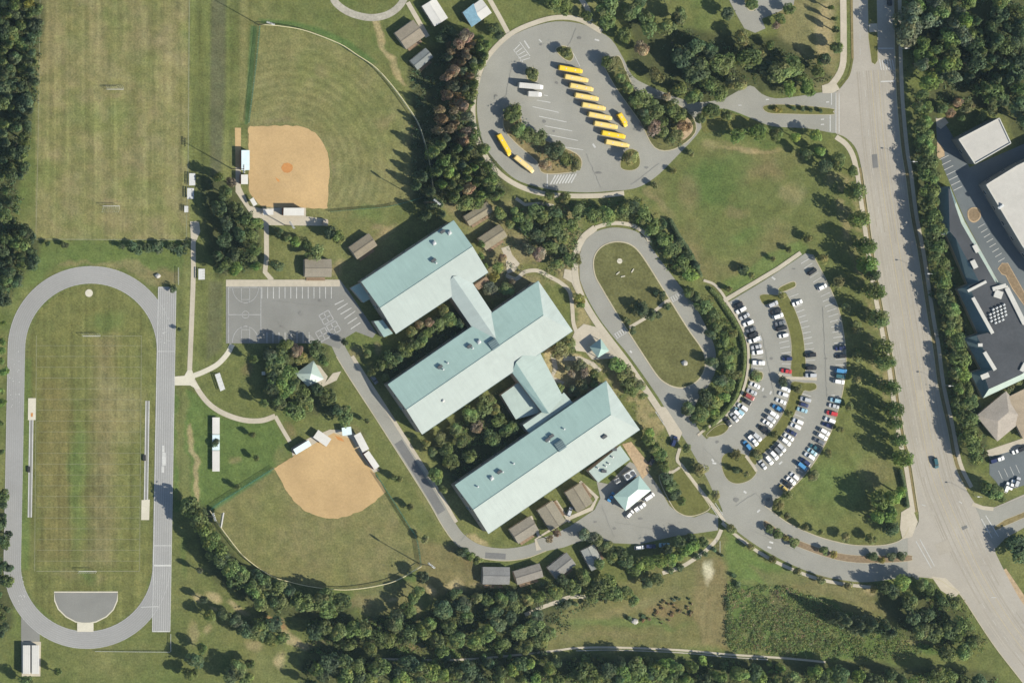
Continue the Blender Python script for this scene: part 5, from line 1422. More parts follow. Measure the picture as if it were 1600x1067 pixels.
for x, y, ang, kind, c, lab in (
    (1461, 723, -1.35, 'suv', 't', 'dark car driving alone on the wide road'), (1013, 776, .6, 'van', 'w', 'white van parked against the hip-roofed service building'),
    (999, 792, .6, 'pickup', 'w', 'white pickup parked below the hip-roofed service building'), (983, 803, .8, 'hatch', 'w', 'small white car at the lower corner of the hip-roofed service building'),
    (954, 776, 1.0, 'sedan', 'b', 'blue car tucked beside the upper end of the hip-roofed service building'), (1018, 719, 1.0, 'suv', 'k', 'black car standing near the planted corner above the service yard'),
    (1037, 851, .05, 'sedan', 'c', 'pale blue car in the shade of the bright green trees'), (1015, 853, .0, 'suv', 'n', 'navy car in the shade of the bright green trees'), (998, 855, .1, 'hatch', 'w', 'white car half hidden in the deep tree shade of the service yard'),
    (583, 592, -.95, 'suv', 'g', 'dark grey car parked beside the service road near the school'), (889, 799, 1.2, 'hatch', 's', 'silver car at the edge of the service yard'),
    (1389, 1, 1.57, 'suv', 'k', 'dark car at the top of the wide road'), (1052, 689, 1.2, 'suv', 'n', 'navy car waiting beside the striped bus bay'),
    (1553, 719, .3, 'suv', 'n', 'navy car in the upper line of the small east parking'), (1560, 717, .3, 'sedan', 'w', 'white car beside the navy one in the small east parking'),
    (1588, 704, .4, 'sedan', 'w', 'white car nearest the shingled wing in the small east parking'), (1596, 701, .4, 'suv', 'k', 'black car at the photo edge in the small east parking'),
    (1572, 761, 1.2, 'suv', 'w', 'first white car in the lower line of the small east parking'), (1580, 757, 1.2, 'sedan', 'w', 'middle white car in the lower line of the small east parking'), (1588, 753, 1.2, 'suv', 's', 'silver car in the lower line of the small east parking')):
    car(x, y, ang, kind, c, lab, None, .15)

# ---- buses
def bus_parts(L_):
    h = L_ / 2
    def body():
        mb = MB(); w = 1.2
        loft(mb, [ring(-h, w * .97, .7, 2.9, .2), ring(-h + .15, w, .55, 3.0, .2), ring(h - 1.75, w, .55, 3.0, .2), ring(h - 1.55, w * .95, .6, 2.75, .2)])
        loft(mb, [ring(h - 1.56, w * .88, .6, 1.75, .18), ring(h - .5, w * .8, .6, 1.6, .18), ring(h, w * .7, .65, 1.35, .15)])
        return mb.build('body', 'bus_yellow')
    def rail():
        mb = MB()
        for z in (.95, 1.45):
            for y in (-1.215, 1.195):
                mb.box(-h + .2, h - 1.8, y, y + .02, z, z + .08)
        mb.box(h - .02, h + .14, -.95, .95, .55, .8); mb.box(-h - .1, -h + .02, -1.1, 1.1, .55, .85)
        return mb.build('bumper_rail', 'black_trim')
    def pane():
        mb = MB(); mb.box(-.42, .42, -.02, .02, 0, .65); return mb.build('window', 'glass')
    def shield():
        mb = MB(); mb.slab([(h - 1.52, -1.0, 1.85), (h - 1.52, 1.0, 1.85), (h - 1.60, .95, 2.6), (h - 1.60, -.95, 2.6)], .03); return mb.build('windscreen', 'glass')
    def hatch():
        mb = MB(); mb.box(-.32, .32, -.32, .32, 0, .1); return mb.build('roof_hatch', 'roof_white')
    def stripe():
        mb = MB(); mb.box(-h + .5, h - 2.2, -.62, .62, 0, .03); return mb.build('roof_panel', 'bus_yellow')
    P = [('body', data(('bus', L_, 0), body), (0, 0, 0), True, 0), ('bumper_rail', data(('bus', L_, 1), rail), (0, 0, 0), False, 0), ('windscreen', data(('bus', L_, 2), shield), (0, 0, 0), False, 0)]
    n = int((L_ - 2.6) / 1.0)
    for k in range(n):
        for y in (-1.21, 1.21):
            P.append(('window', data('buswin', pane), (-h + .7 + k * (L_ - 3.0) / max(n - 1, 1), y, 1.75), False, 0))
    for x in (-h * .45, h * .3):
        P.append(('roof_hatch', data('hatch', hatch), (x, 0, 3.0), False, 0))
    P.append(('roof_panel', data(('bus', L_, 3), stripe), (0, 0, 3.0), True, 1))
    for x in (-h * .55, h - 1.0):
        for y in (-1.02, 1.02):
            P.append(('wheel', wheel_data(.5, .3), (x, y, .5), False, 0))
    return P
def bus(x, y, ang, L_, col, label, group):
    p = W(x, y, 2.0); t = thing('school_bus', label, 'bus', (p.x, p.y, .06), ang, group)
    for nm, d, q, painted, pale in bus_parts(L_):
        o = link(nm, d, t, q)
        if painted:
            o.color = (*[min(1, c * (1.12 if pale else 1)) for c in col], 1)
DEEP, PALE = (.68, .45, .02), (.62, .46, .15)
for i, (x, y, c) in enumerate(((892, 109, DEEP), (901, 123, PALE), (909, 137, PALE), (917, 152, PALE), (928, 167, PALE), (938, 182, PALE), (947, 196, PALE), (959, 211, DEEP), (965, 225, PALE))):
    lab = ('deep yellow' if c is DEEP else 'pale yellow') + f' school bus, {ordw(i)} from the top of the slanting row'
    bus(x, y, math.radians(-10 - .4 * (i % 3)), 11.9, c, lab, 'school buses parked in the slanting row')
bus(973, 188, math.radians(-58), 7.4, DEEP, 'short deep yellow school bus standing alone beside the row', None)
bus(788, 227, math.radians(-60), 11.9, DEEP, 'yellow school bus parked along the left kerb of the bus lot', None)
bus(819, 257, math.radians(-39), 11.9, (.62, .47, .20), 'faded yellow school bus behind the one on the left kerb', None)
def box_truck(x, y, ang, L_, label):
    p = W(x, y, 2.4); t = thing('box_truck', label, 'truck', (p.x, p.y, .06), ang); h = L_ / 2
    mb = MB(); mb.box(-h, h - 2.1, -1.25, 1.25, .9, 3.5); mb.build('cargo_box', 'wall_white', t)
    mb = MB(); mb.box(-h - .03, h - 2.07, -1.28, 1.28, 3.5, 3.56)
    for k in range(int(L_ - 3)):
        mb.box(-h + .6 + k, -h + .68 + k, -1.2, 1.2, 3.56, 3.6)
    mb.build('roof', 'roof_white', t)
    mb = MB(); loft(mb, [ring(h - 2.0, 1.1, .5, 2.6), ring(h - 1.0, 1.08, .5, 2.5), ring(h - .8, 1.05, .5, 1.7), ring(h, .95, .55, 1.4)]); o = mb.build('cab', 'car_paint', t); o.color = (.74, .74, .72, 1)
    mb = MB(); mb.slab([(h - .78, -.95, 1.72), (h - .78, .95, 1.72), (h - .98, .9, 2.4), (h - .98, -.9, 2.4)], .02); mb.build('windscreen', 'glass', t)
    for a in (-h + 1.5, h - 1.1):
        for b in (-1.0, 1.0):
            link('wheel', wheel_data(.5, .3), t, (a, b, .5))
box_truck(830, 135, math.radians(-5), 12.2, 'long white box truck parked on the bus lot')
box_truck(836, 147.5, math.radians(-3), 7.0, 'short white box truck beside the long one on the bus lot')

# ------------------------------------------------------------------ fences
FD = {}
def fence(pts, label, kind, h=2.0, step=9.0, sp=True):
    line = spline(pts, n=8) if sp else pts
    st_ = resample(line, step)
    g0 = G(*st_[0]); t = thing('fence', label, 'fence', g0)
    post = data(('post', h), lambda: (lambda m: (m.tube([(0, 0, 0), (0, 0, h)], .05, 6), m.build('post', 'galvanised'))[1])(MB()))
    for p in st_:
        link('post', post, t, G(*p) - g0)
    cap = 'fence_cap' if kind == 'cream' else 'fence_green' if kind == 'green' else 'galvanised'
    mb = MB(); mb.tube([G(x, y, h) - g0 for x, y in st_], .17 if kind == 'cream' else .06, 6); mb.build('top_rail', cap, t)
    for a, b in zip(st_, st_[1:]):
        A, B = G(*a), G(*b); d = B - A; l = d.length
        def f():
            mb = MB()
            if kind == 'green':
                for k in range(6):
                    mb.box(0, 1, -.015, .015, .1 + k * (h - .2) / 5.3, .14 + k * (h - .2) / 5.3)
                for k in range(9):
                    mb.box(k / 9, k / 9 + .014, -.018, .018, .1, h - .1)
            else:
                for k in range(4):
                    mb.box(0, 1, -.012, .012, .2 + k * (h - .3) / 3, .23 + k * (h - .3) / 3)
                for k in range(8):
                    mb.box(k / 8, k / 8 + .008, -.012, .012, .1, h - .05)
            return mb.build('mesh_panel', 'fence_green' if kind == 'green' else 'galvanised')
        o = link('mesh_panel', data(('panel', kind, h), f), t, A - g0)
        o.rotation_euler = (0, 0, math.atan2(d.y, d.x)); o.scale = (l, 1, 1)
    return t
fence([(408, 39), (434, 41), (466, 46), (492, 54), (531, 70), (557, 87), (584, 105), (610, 133), (636, 168), (652, 194), (662, 223), (668, 247), (676, 302)], 'cream-capped outfield fence curving round the upper ball field', 'cream', 2.2)
fence([(405, 40), (399, 100), (393, 150), (387, 197)], 'green-screened fence along the left foul line of the upper ball field', 'green')
fence([(514, 331), (560, 327), (610, 322), (676, 304)], 'green-screened fence along the lower foul line of the upper ball field', 'green', 1.6)
fence([(427, 731), (342, 785), (326, 797)], 'green-screened fence along the left foul line of the lower ball field', 'green', sp=False)
fence([(326, 797), (338, 815), (352, 835), (380, 869), (420, 898), (450, 908), (480, 915), (520, 920), (550, 920), (590, 914), (620, 905), (657, 884)], 'cream-capped outfield fence curving round the lower ball field', 'cream', 2.2)
fence([(586, 740), (615, 785), (637, 820), (650, 842), (657, 884)], 'green-screened fence along the right foul line of the lower ball field', 'green')
fence([(148, 1017), (266, 1018)], 'low wire fence along the lower edge of the track', 'wire', 1.2, sp=False)
fence([(266, 990), (266, 1018)], 'short wire fence below the end of the sprint straight', 'wire', 1.2, sp=False)
fence([(1124, 845), (1124, 866)], 'short pale fence on the meadow beside the path end', 'wire', 1.2, 6, sp=False)
fence([(278, 418), (278, 447)], 'short wire fence above the end of the sprint straight', 'wire', 1.4, sp=False)

# ------------------------------------------------------------------ poles, goals, small things
def light_pole(base_px, ang, h, label):
    g = G(*base_px); t = thing('floodlight_pole', label, 'floodlight', g, ang, 'floodlight poles of the ball fields')
    mb = MB(); mb.tube([(0, 0, 0), (0, 0, h)], .26, 10, .13); mb.build('pole', 'timber', t)
    for z in (h - .2, h - 1.3):
        mb = MB(); mb.box(-.07, .07, -1.9, 1.9, z - .07, z + .07); c = mb.build('crossarm', 'galvanised', t)
        for k in range(5):
            mb = MB(); mb.tube([(.1, 0, 0), (.65, 0, -.3)], .34, 8, .2); q = mb.build('lamp_head', 'roof_white', c); q.location = (0, -1.7 + k * .85, z + .1)
light_pole((362, 264), 0, 20.5, 'tall floodlight pole between the playing field and the upper infield')
light_pole((662, 316), .9, 20.5, 'tall floodlight pole at the right end of the upper foul line fence')
light_pole((655, 880), .9, 19, 'tall floodlight pole at the lower right corner of the lower ball field')
light_pole((316, 804), .3, 20.5, 'tall floodlight pole at the left corner of the lower ball field')
light_pole((404, 39), 1.2, 20.5, 'tall floodlight pole at the top corner of the upper outfield')
light_pole((445, 352), .6, 12, 'shorter floodlight pole behind the dugout of the upper infield')
def goal(x, y, w, dep, label, name='soccer_goal'):
    g = G(x, y); t = thing(name, label, 'goal', g, 0)
    for s in (-1, 1):
        mb = MB(); mb.tube([(0, 0, 0), (0, 0, 2.4)], .09, 8); p = mb.build('goal_post', 'roof_white', t); p.location = (s * w / 2, 0, 0)
        mb = MB(); mb.tube([(0, 0, 2.3), (0, dep * .4, 2.3), (0, dep, .05)], .05, 6); p = mb.build('stay', 'galvanised', t); p.location = (s * w / 2, 0, 0)
    mb = MB(); mb.tube([(-w / 2, 0, 2.4), (w / 2, 0, 2.4)], .13, 8); mb.build('crossbar', 'roof_white', t)
    mb = MB()
    for k in range(9):
        x0 = -w / 2 + w * k / 8; mb.tube([(x0, 0, 2.35), (x0, dep * .4, 2.3), (x0, dep, .1)], .02, 3)
    for f in (.2, .4, .7, 1.0):
        mb.tube([(-w / 2, dep * f, 2.3 if f <= .4 else 2.3 - (f - .4) / .6 * 2.2), (w / 2, dep * f, 2.3 if f <= .4 else 2.3 - (f - .4) / .6 * 2.2)], .02, 3)
    mb.build('net', 'net', t)
goal(178, 140, 8.0, 2.0, 'white goal in the middle of the upper playing field'); goal(172, 322, 8.0, -3.0, 'white goal at the lower end of the upper playing field')
goal(141, 525, 8.5, 1.2, 'white goal at the upper end of the field inside the track'); goal(135, 891.5, 8.5, -1.2, 'white goal at the lower end of the field inside the track')
def street_lamp(head, label):
    h = 9.5; p = W(head[0], head[1], h); t = thing('street_lamp', label, 'street lamp', (p.x + 1.2, p.y, 0), 0, 'street lamps along the wide road')
    mb = MB(); mb.tube([(0, 0, 0), (0, 0, h)], .10, 8, .06); mb.build('pole', 'galvanised', t)
    mb = MB(); mb.tube([(0, 0, h), (-1.6, .1, h + .35)], .05, 6); mb.build('arm', 'galvanised', t)
    mb = MB(); mb.box(-2.5, -1.5, -.22, .3, h + .25, h + .45); mb.build('lamp_head', 'roof_white', t)
for i, q in enumerate(((1418, 76), (1430, 253), (1453, 428), (1486, 603), (1531, 776))):
    street_lamp(q, f'grey street lamp right of the wide road, {ordw(i)} from the top')
def cabinet(x, y, w, l, h, m, label, name='equipment_box', cat='box'):
    t = thing(name, label, cat, G(x, y, .02)); mb = MB(); mb.box(-w / 2, w / 2, -l / 2, l / 2, 0, h - .06); mb.build('body', m, t)
    mb = MB(); mb.box(-w / 2 - .05, w / 2 + .05, -l / 2 - .05, l / 2 + .05, h - .06, h); mb.build('lid', m, t)
cabinet(44.5, 733, 1.2, 2.8, .7, 'black_trim', 'black mat box beside the left jump runway'); cabinet(225, 715, 1.2, 2.8, .7, 'black_trim', 'black mat box beside the right jump runway')
cabinet(507, 348, 2.2, 2.2, 2.2, 'wall_tan', 'small tan shed at the end of the dugout apron', 'equipment_shed', 'shed')
cabinet(411, 583, 1.3, 1.6, 1.4, 'wall_white', 'small white box under trees beside the lawn', 'equipment_box')
def scoreboard(x, y, ang, label):
    h = 5.0; p = W(x, y, h); t = thing('scoreboard', label, 'scoreboard', (p.x, p.y, 0), ang)
    mb = MB(); mb.box(-3.4, 3.4, -.2, .2, 2.6, 5.0); mb.build('panel', 'roof_white', t)
    mb = MB(); mb.box(-3.6, 3.6, -.3, .3, 5.0, 5.25); mb.build('hood', 'roof_white', t)
    for s in (-2.4, 2.4):
        mb = MB(); mb.tube([(0, 0, 0), (0, 0, 2.6)], .12, 8); q = mb.build('post', 'galvanised', t); q.location = (s, 0, 0)
scoreboard(347.5, 812, 1.4, 'white scoreboard at the left corner of the lower outfield')
def flagpole(x, y, label):
    t = thing('flagpole', label, 'flagpole', G(x, y)); mb = MB(); mb.tube([(0, 0, 0), (0, 0, 8)], .07, 8, .04); mb.build('pole', 'galvanised', t)
    mb = MB(); mb.tube([(0, 0, 0), (0, 0, .25)], 1.3, 12); mb.build('base', 'concrete_pale', t)
flagpole(968, 408, 'slim flagpole on a round pale base in the loop lawn')
def boulder(x, y, r, label):
    rr = random.Random(int(x * 7 + y)); bm = bmesh.new(); bmesh.ops.create_icosphere(bm, subdivisions=2, radius=1)
    for v in bm.verts:
        v.co *= 1 + .35 * mnoise.noise(v.co * 1.3 + Vector((x, y, 0))); v.co.x *= r * 1.2; v.co.y *= r; v.co.z *= r * .8
    me = bpy.data.meshes.new('boulder'); bm.to_mesh(me); bm.free(); me.materials.append(MATS['rock'])
    tag(link('boulder', me, None, G(x, y, r * .35)), label, 'boulder')
boulder(1069, 567, 1.3, 'pale boulder at the lower end of the loop lawn'); boulder(246, 431, 1.2, 'pale boulder lying above the track bend'); boulder(991, 970, 1.4, 'pale rock beside the dark shrub on the meadow')
def bench(x, y, ang, label):
    t = thing('bench', label, 'bench', G(x, y), ang, 'pale benches on the loop lawn'); mb = MB(); mb.box(-1, 1, -.25, .25, .42, .5); mb.build('seat', 'concrete_pale', t)
    for s in (-.7, .7):
        mb = MB(); mb.box(-.12, .12, -.2, .2, 0, .42); q = mb.build('leg', 'concrete', t); q.location = (s, 0, 0)
bench(965, 427, .7, 'pale bench on the loop lawn, lowest of the three'); bench(973, 432, .2, 'pale bench on the loop lawn, between the other two'); bench(988, 423, 1.0, 'pale bench on the loop lawn, nearest the right kerb')
# ------------------------------------------------------------------ trees: crowns of many leaf-clump faces
def quads_mesh(name, cen, nrm, size, tint, rg):
    n = len(cen)
    nrm = nrm / (np.linalg.norm(nrm, axis=1, keepdims=True) + 1e-9)
    ref = rg.normal(size=(n, 3)); a = np.cross(nrm, ref); a /= np.linalg.norm(a, axis=1, keepdims=True) + 1e-9
    b = np.cross(nrm, a)
    sa = (size * rg.uniform(.7, 1.3, n))[:, None]; sb = (size * rg.uniform(.5, 1.0, n))[:, None]
    V = np.stack([cen - a * sa, cen - b * sb + nrm * sa * .15, cen + a * sa, cen + b * sb - nrm * sa * .1], 1).reshape(-1, 3)
    F = np.arange(4 * n).reshape(n, 4)
    me = mesh_np(name, V, F, 4)
    ca = me.color_attributes.new('leaf', 'FLOAT_COLOR', 'POINT')
    col = np.repeat(np.concatenate([tint, np.ones((n, 1))], 1), 4, 0)
    ca.data.foreach_set('color', col.astype(np.float32).ravel())
    me.materials.append(MATS['leaves'])
    return me
def crown_data(name, seed, kind):
    rg = np.random.default_rng(seed)
    if kind == 'broad':
        nb = 15; c = rg.normal(size=(nb, 3)); c /= np.linalg.norm(c, axis=1, keepdims=True); c *= rg.uniform(.25, .68, (nb, 1)); c[:, 2] = c[:, 2] * .75 + .08; rb = rg.uniform(.26, .46, nb); per, sz = 105, .095
    elif kind == 'round':
        nb = 12; c = rg.normal(size=(nb, 3)); c /= np.linalg.norm(c, axis=1, keepdims=True); c *= rg.uniform(.35, .60, (nb, 1)); rb = rg.uniform(.36, .46, nb); per, sz = 75, .12
    elif kind == 'oval':
        nb = 14; z = np.linspace(-.78, .80, nb); ph = np.arange(nb) * 2.4; k = np.sqrt(np.clip(1 - z * z, 0, 1)); c = np.stack([np.cos(ph) * k * .5, np.sin(ph) * k * .5, z], 1); rb = .30 + .22 * k * rg.uniform(.7, 1.1, nb); per, sz = 85, .10
    elif kind == 'pine':
        nb = 22; z = np.linspace(-.8, .92, nb); ph = np.arange(nb) * 2.4 + rg.uniform(0, .6, nb); k = np.clip((1.0 - z) / 1.5, .05, 1); c = np.stack([np.cos(ph) * k * .62, np.sin(ph) * k * .62, z], 1); rb = .16 + .20 * k * rg.uniform(.7, 1.2, nb); per, sz = 62, .085
    else:
        nb = 7; c = rg.uniform(-.5, .5, (nb, 3)); c[:, 2] = rg.uniform(-.3, .3, nb); rb = rg.uniform(.35, .52, nb); per, sz = 45, .17
    P, Nn, T = [], [], []
    for i in range(nb):
        d = rg.normal(size=(per, 3)); d /= np.linalg.norm(d, axis=1, keepdims=True)
        r = rb[i] * rg.uniform(.72, 1.08, (per, 1))
        p = c[i] + d * r * np.array((1, 1, .85 if kind != 'oval' else .55))
        deep = np.zeros(per, bool)
        for j in range(nb):
            if j != i:
                deep |= np.linalg.norm((p - c[j]) / np.array((1, 1, .9)), axis=1) < rb[j] * .62
        keep = ~deep
        P.append(p[keep]); Nn.append((d + rg.normal(scale=.30, size=d.shape) + np.array((0, 0, .30)))[keep])
        g = rg.uniform(.72, 1.25); t = rg.uniform(.75, 1.25, (per, 1)) * g * np.array((1 + rg.normal() * .08, 1, 1 + rg.normal() * .08))
        T.append(np.broadcast_to(t, (per, 3))[keep])
    P.append(rg.normal(scale=.26, size=(60, 3))); Nn.append(rg.normal(size=(60, 3))); T.append(np.full((60, 3), .8))
    return quads_mesh(name, np.concatenate(P), np.concatenate(Nn), sz, np.concatenate(T), rg)
CROWN = {k: [crown_data('crown', 100 * i + j + 1, k) for j in range(n)] for i, (k, n) in enumerate((('broad', 7), ('round', 4), ('oval', 4), ('pine', 5), ('bush', 5)))}
def trunk_data(seed):
    rr = random.Random(seed); mb = MB()
    mb.tube([(0, 0, 0), (.02, .01, .35), (.03, -.02, .7)], .035, 7, .02)
    for k in range(4):
        a = k * 1.57 + rr.uniform(-.4, .4); z = rr.uniform(.38, .62)
        mb.tube([(.02, 0, z), (.10 * math.cos(a), .10 * math.sin(a), z + .13), (.22 * math.cos(a), .22 * math.sin(a), z + .24)], .014, 5, .006)
    o = mb.build('trunk', 'bark'); d = o.data; bpy.data.objects.remove(o); return d
TRUNK = [trunk_data(s) for s in range(3)]
r5 = random.Random(99)
FOL = {'mid': (.094, .120, .040), 'olive': (.118, .126, .048), 'dark': (.060, .083, .038), 'bright': (.112, .158, .042), 'pine': (.070, .092, .046), 'brown': (.19, .145, .09), 'scrub': (.125, .150, .055), 'yellow': (.17, .155, .04), 'red': (.155, .112, .06), 'grey': (.092, .108, .062), 'lime': (.12, .165, .04)}
KIND_NAME = {'broad': 'broadleaf_tree', 'round': 'ornamental_tree', 'oval': 'street_tree', 'pine': 'pine_tree', 'bush': 'shrub'}
CAT = {'broad': 'tree', 'round': 'tree', 'oval': 'tree', 'pine': 'pine tree', 'bush': 'shrub'}
def tree(x, y, r, kind, fol, label, group, h=None, ch=None, crown_name='crown'):
    r *= 1.12
    R = r * S
    if h is None:
        h = {'broad': R * 1.9 + 1.8, 'round': R * 1.7 + 1.0, 'oval': R * 2.6 + 3.5, 'pine': R * 2.4 + 3.5, 'bush': R * 1.3 + .2}[kind]
    ch = ch or {'broad': .90, 'round': .88, 'oval': .93, 'pine': .90, 'bush': .98}[kind] * h
    hc = h - ch / 2
    p = W(x, y, hc)
    nm = KIND_NAME[kind]
    if kind == 'broad':
        nm = 'evergreen_tree' if fol in ('dark', 'pine') else 'withered_tree' if fol in ('brown', 'red') else 'small_tree' if r < 12 else nm
    t = thing(nm, label, CAT[kind], (p.x, p.y, 0), r5.uniform(0, 6.28), group)
    if kind != 'bush':
        k = link('trunk', r5.choice(TRUNK), t); k.scale = (h * .8, h * .8, h * .85)
    c = link(crown_name, r5.choice(CROWN[kind]), t, (0, 0, hc))
    j = .17 if kind == 'broad' else .07
    c.scale = (R * 1.08 * r5.uniform(1 - j, 1 + j), R * 1.08 * r5.uniform(1 - j, 1 + j), ch / 2)
    b = FOL[fol]; v = r5.uniform(.78, 1.25); c.color = (b[0] * v * r5.uniform(.92, 1.1), b[1] * v, b[2] * v * r5.uniform(.9, 1.15), 1)
    return t
DESC = {'scrub': 'green', 'mid': 'green', 'olive': 'olive-green', 'dark': 'dark green', 'bright': 'bright green', 'pine': 'dull green', 'brown': 'brownish', 'yellow': 'yellowish', 'red': 'reddish', 'grey': 'grey-green', 'lime': 'light green'}
def row(place, group, items, kind='broad', fol='mid', h=None, noun=None):
    """trees of one stand, each told apart by its foliage and its order from the top of the photo"""
    cnt = {}
    for it in sorted(items, key=lambda q: (q[1], q[0])):
        x, y, r = it[:3]; f = it[3] if len(it) > 3 else fol; k = it[4] if len(it) > 4 else kind; hh = it[5] if len(it) > 5 else h
        nn = {'broad': 'tree', 'round': 'round tree', 'oval': 'oval tree', 'pine': 'pine', 'bush': 'shrub'}[k]
        c = cnt[(f, k)] = cnt.get((f, k), 0) + 1
        tree(x, y, r, k, f, f"{ordw(c - 1)} {DESC[f]} {nn} from the top {place}", group, hh)

row('on the islands of the bus lot', 'trees on the bus lot islands', [(884, 81, 10, 'olive'), (831, 113, 11, 'olive'), (800, 175, 16), (810, 205, 12, 'mid'), (826, 212, 12), (842, 216, 13, 'mid'), (868, 235, 14, 'dark'), (886, 248, 11), (897, 256, 11, 'olive'), (852, 257, 10, 'brown'), (986, 248, 12, 'olive'), (958, 102, 12, 'olive'), (948, 96, 8)], h=7.2)
row('on the planted strip beside the bus lot', 'trees on the strip beside the bus lot', [(982, 138, 10), (1003, 155, 13), (1025, 174, 12), (1050, 170, 12), (1022, 200, 12, 'brown'), (1046, 217, 11, 'olive'), (1070, 195, 11, 'red'), (1006, 178, 9, 'dark'), (1064, 175, 9, 'mid'), (1036, 189, 9), (970, 122, 8), (1040, 152, 8, 'brown'), (1034, 206, 10), (1058, 212, 9, 'olive'), (992, 160, 9), (1012, 188, 9), (1062, 186, 9), (1018, 164, 9)], h=7.5)
row('beside the lawn corner of the bus lot', 'small trees at the lawn corner of the bus lot', [(1080, 240, 6), (1053, 268, 5.5), (1022, 290, 6)], 'round', 'olive', 4.2)
NORTH = [(950, 8, 17), (985, 20, 16), (1010, 38, 17), (1040, 42, 15), (1062, 27, 15), (978, 55, 12), (948, 34, 11, 'mid'), (1002, 77, 12, 'brown'), (1028, 117, 13, 'olive'), (1060, 141, 12), (1139, 22, 12, 'dark'), (1158, 60, 13, 'olive'), (1128, 100, 17), (1170, 95, 18), (1203, 71, 8), (1215, 115, 18), (1240, 105, 15), (1265, 138, 15, 'bright'), (1288, 95, 11), (1278, 112, 10), (1085, 105, 19, 'dark'), (1066, 88, 16, 'dark'), (1106, 130, 15), (1125, 146, 12), (1150, 132, 15, 'olive'), (1090, 70, 15, 'dark'), (1110, 80, 14, 'dark'), (1112, 176, 13), (1135, 181, 10, 'olive'), (1093, 185, 9), (1083, 150, 12), (1232, 138, 12, 'bright'), (1195, 108, 14, 'dark'), (1188, 85, 9, 'olive'), (1220, 30, 9), (1232, 14, 8), (1212, 40, 6, 'brown'), (1175, 9, 9), (885, 14, 13), (866, 6, 12), (916, 27, 8), (1000, 5, 12, 'dark'), (1076, 122, 11, 'dark'), (1253, 122, 10, 'mid')]
row('in the grove above the entry drive', 'trees of the grove above the entry drive', NORTH, h=None)
row('on the verge near the top of the road', 'trees on the verge at the top of the road', [(1307, 73, 11), (1306, 46, 6), (1289, 92, 9, 'dark'), (1298, 12, 4), (1303, 30, 4)], 'broad', 'mid', 11)
row('along the lower side of the entry drive', 'trees along the lower side of the entry drive', [(1151, 212, 12), (1184, 210, 14), (1212, 212, 10, 'mid'), (1243, 213, 8), (1273, 214, 10), (1279, 237, 10), (1258, 240, 9, 'dark'), (1311, 252, 13, 'mid'), (1290, 258, 11, 'dark'), (1331, 266, 9, 'mid')], fol='bright', h=10)
row('on the entry drive median', 'shrubs on the entry drive median', [(1215, 172, 6, 'yellow'), (1240, 170, 4), (1254, 171, 4), (1268, 172, 4), (1283, 173, 4)], 'bush', 'dark', 3.0)
row('in the row lining the wide road', 'trees lining the wide road', [(1337, 299, 13), (1343, 343, 13), (1352, 385, 13), (1356, 414, 13, 'bright'), (1367, 455, 13), (1373, 498, 13), (1379, 542, 13), (1384, 566, 12), (1391, 605, 12), (1396, 640, 12), (1398, 662, 9), (1404, 687, 10), (1411, 716, 12, 'bright'), (1364, 430, 8, 'dark')], 'oval', 'mid', 15.5)
row('at the outer edge of the car park', 'small trees at the outer edge of the car park', [(1263, 372, 8), (1286, 405, 8), (1311, 442, 10), (1323, 480, 7), (1338, 512, 11), (1341, 556, 10), (1339, 594, 8), (1327, 635, 7), (1313, 671, 6), (1294, 708, 7), (1271, 743, 9), (1230, 774, 8, 'mid'), (1215, 789, 10), (1230, 806, 6)], 'round', 'olive', 5.8)
row('on the lawn beside the car park walk', 'small trees on the lawn beside the car park walk', [(1140, 452, 6), (1175, 431, 6), (1208, 405, 5), (1233, 390, 5.5), (1162, 421, 9, 'dark')], 'round', 'olive', 4.6)
row('on the planted islands of the car park', 'trees on the islands of the car park', [(1222, 461, 7), (1182, 588, 9, 'mid', 'bush', 2.5), (1224, 596, 8, 'dark'), (1247, 608, 7), (1232, 645, 7), (1209, 679, 7), (1184, 710, 8), (1151, 711, 9), (1149, 734, 6, 'dark'), (1167, 741, 5)], 'round', 'olive', 5.2)
row('beside the walk left of the main crossing', 'trees beside the walk left of the main crossing', [(1094, 734, 11), (1117, 774, 8), (1143, 826, 8), (1072, 700, 7, 'mid')], 'round', 'olive', 6.5)
row('on the median of the lower drive', 'shrubs on the median of the lower drive', [(1203, 826, 7), (1216, 834, 8), (1228, 841, 5, 'yellow'), (1241, 847, 8), (1287, 860, 7), (1302, 866, 6, 'yellow'), (1363, 869, 8, 'dark'), (1377, 875, 6, 'yellow'), (1393, 869, 8, 'dark'), (1409, 868, 8, 'dark')], 'round', 'mid', 4.4)
row('along the outer edge of the lower drive', 'small trees along the outer edge of the lower drive', [(1173, 854, 6), (1208, 874, 7), (1246, 893, 7), (1283, 906, 7), (1326, 915, 7), (1366, 921, 6)], 'round', 'olive', 5.6)
row('between the lower drive and the big lawn', 'trees between the lower drive and the big lawn', [(1281, 831, 5), (1257, 824, 6), (1322, 839, 8), (1361, 841, 9)], 'round', 'olive', 6.5)
tree(1392, 825, 11, 'oval', 'dark', 'tall dark evergreen at the road corner of the big lawn', None, 9, 8.5)
row('in the lawn clump by the road', 'big clump of trees on the lawn by the road', [(1395, 778, 15), (1380, 796, 15), (1368, 808, 12), (1406, 768, 10), (1374, 780, 13, 'mid'), (1390, 806, 10)], 'broad', 'bright', 15.5)
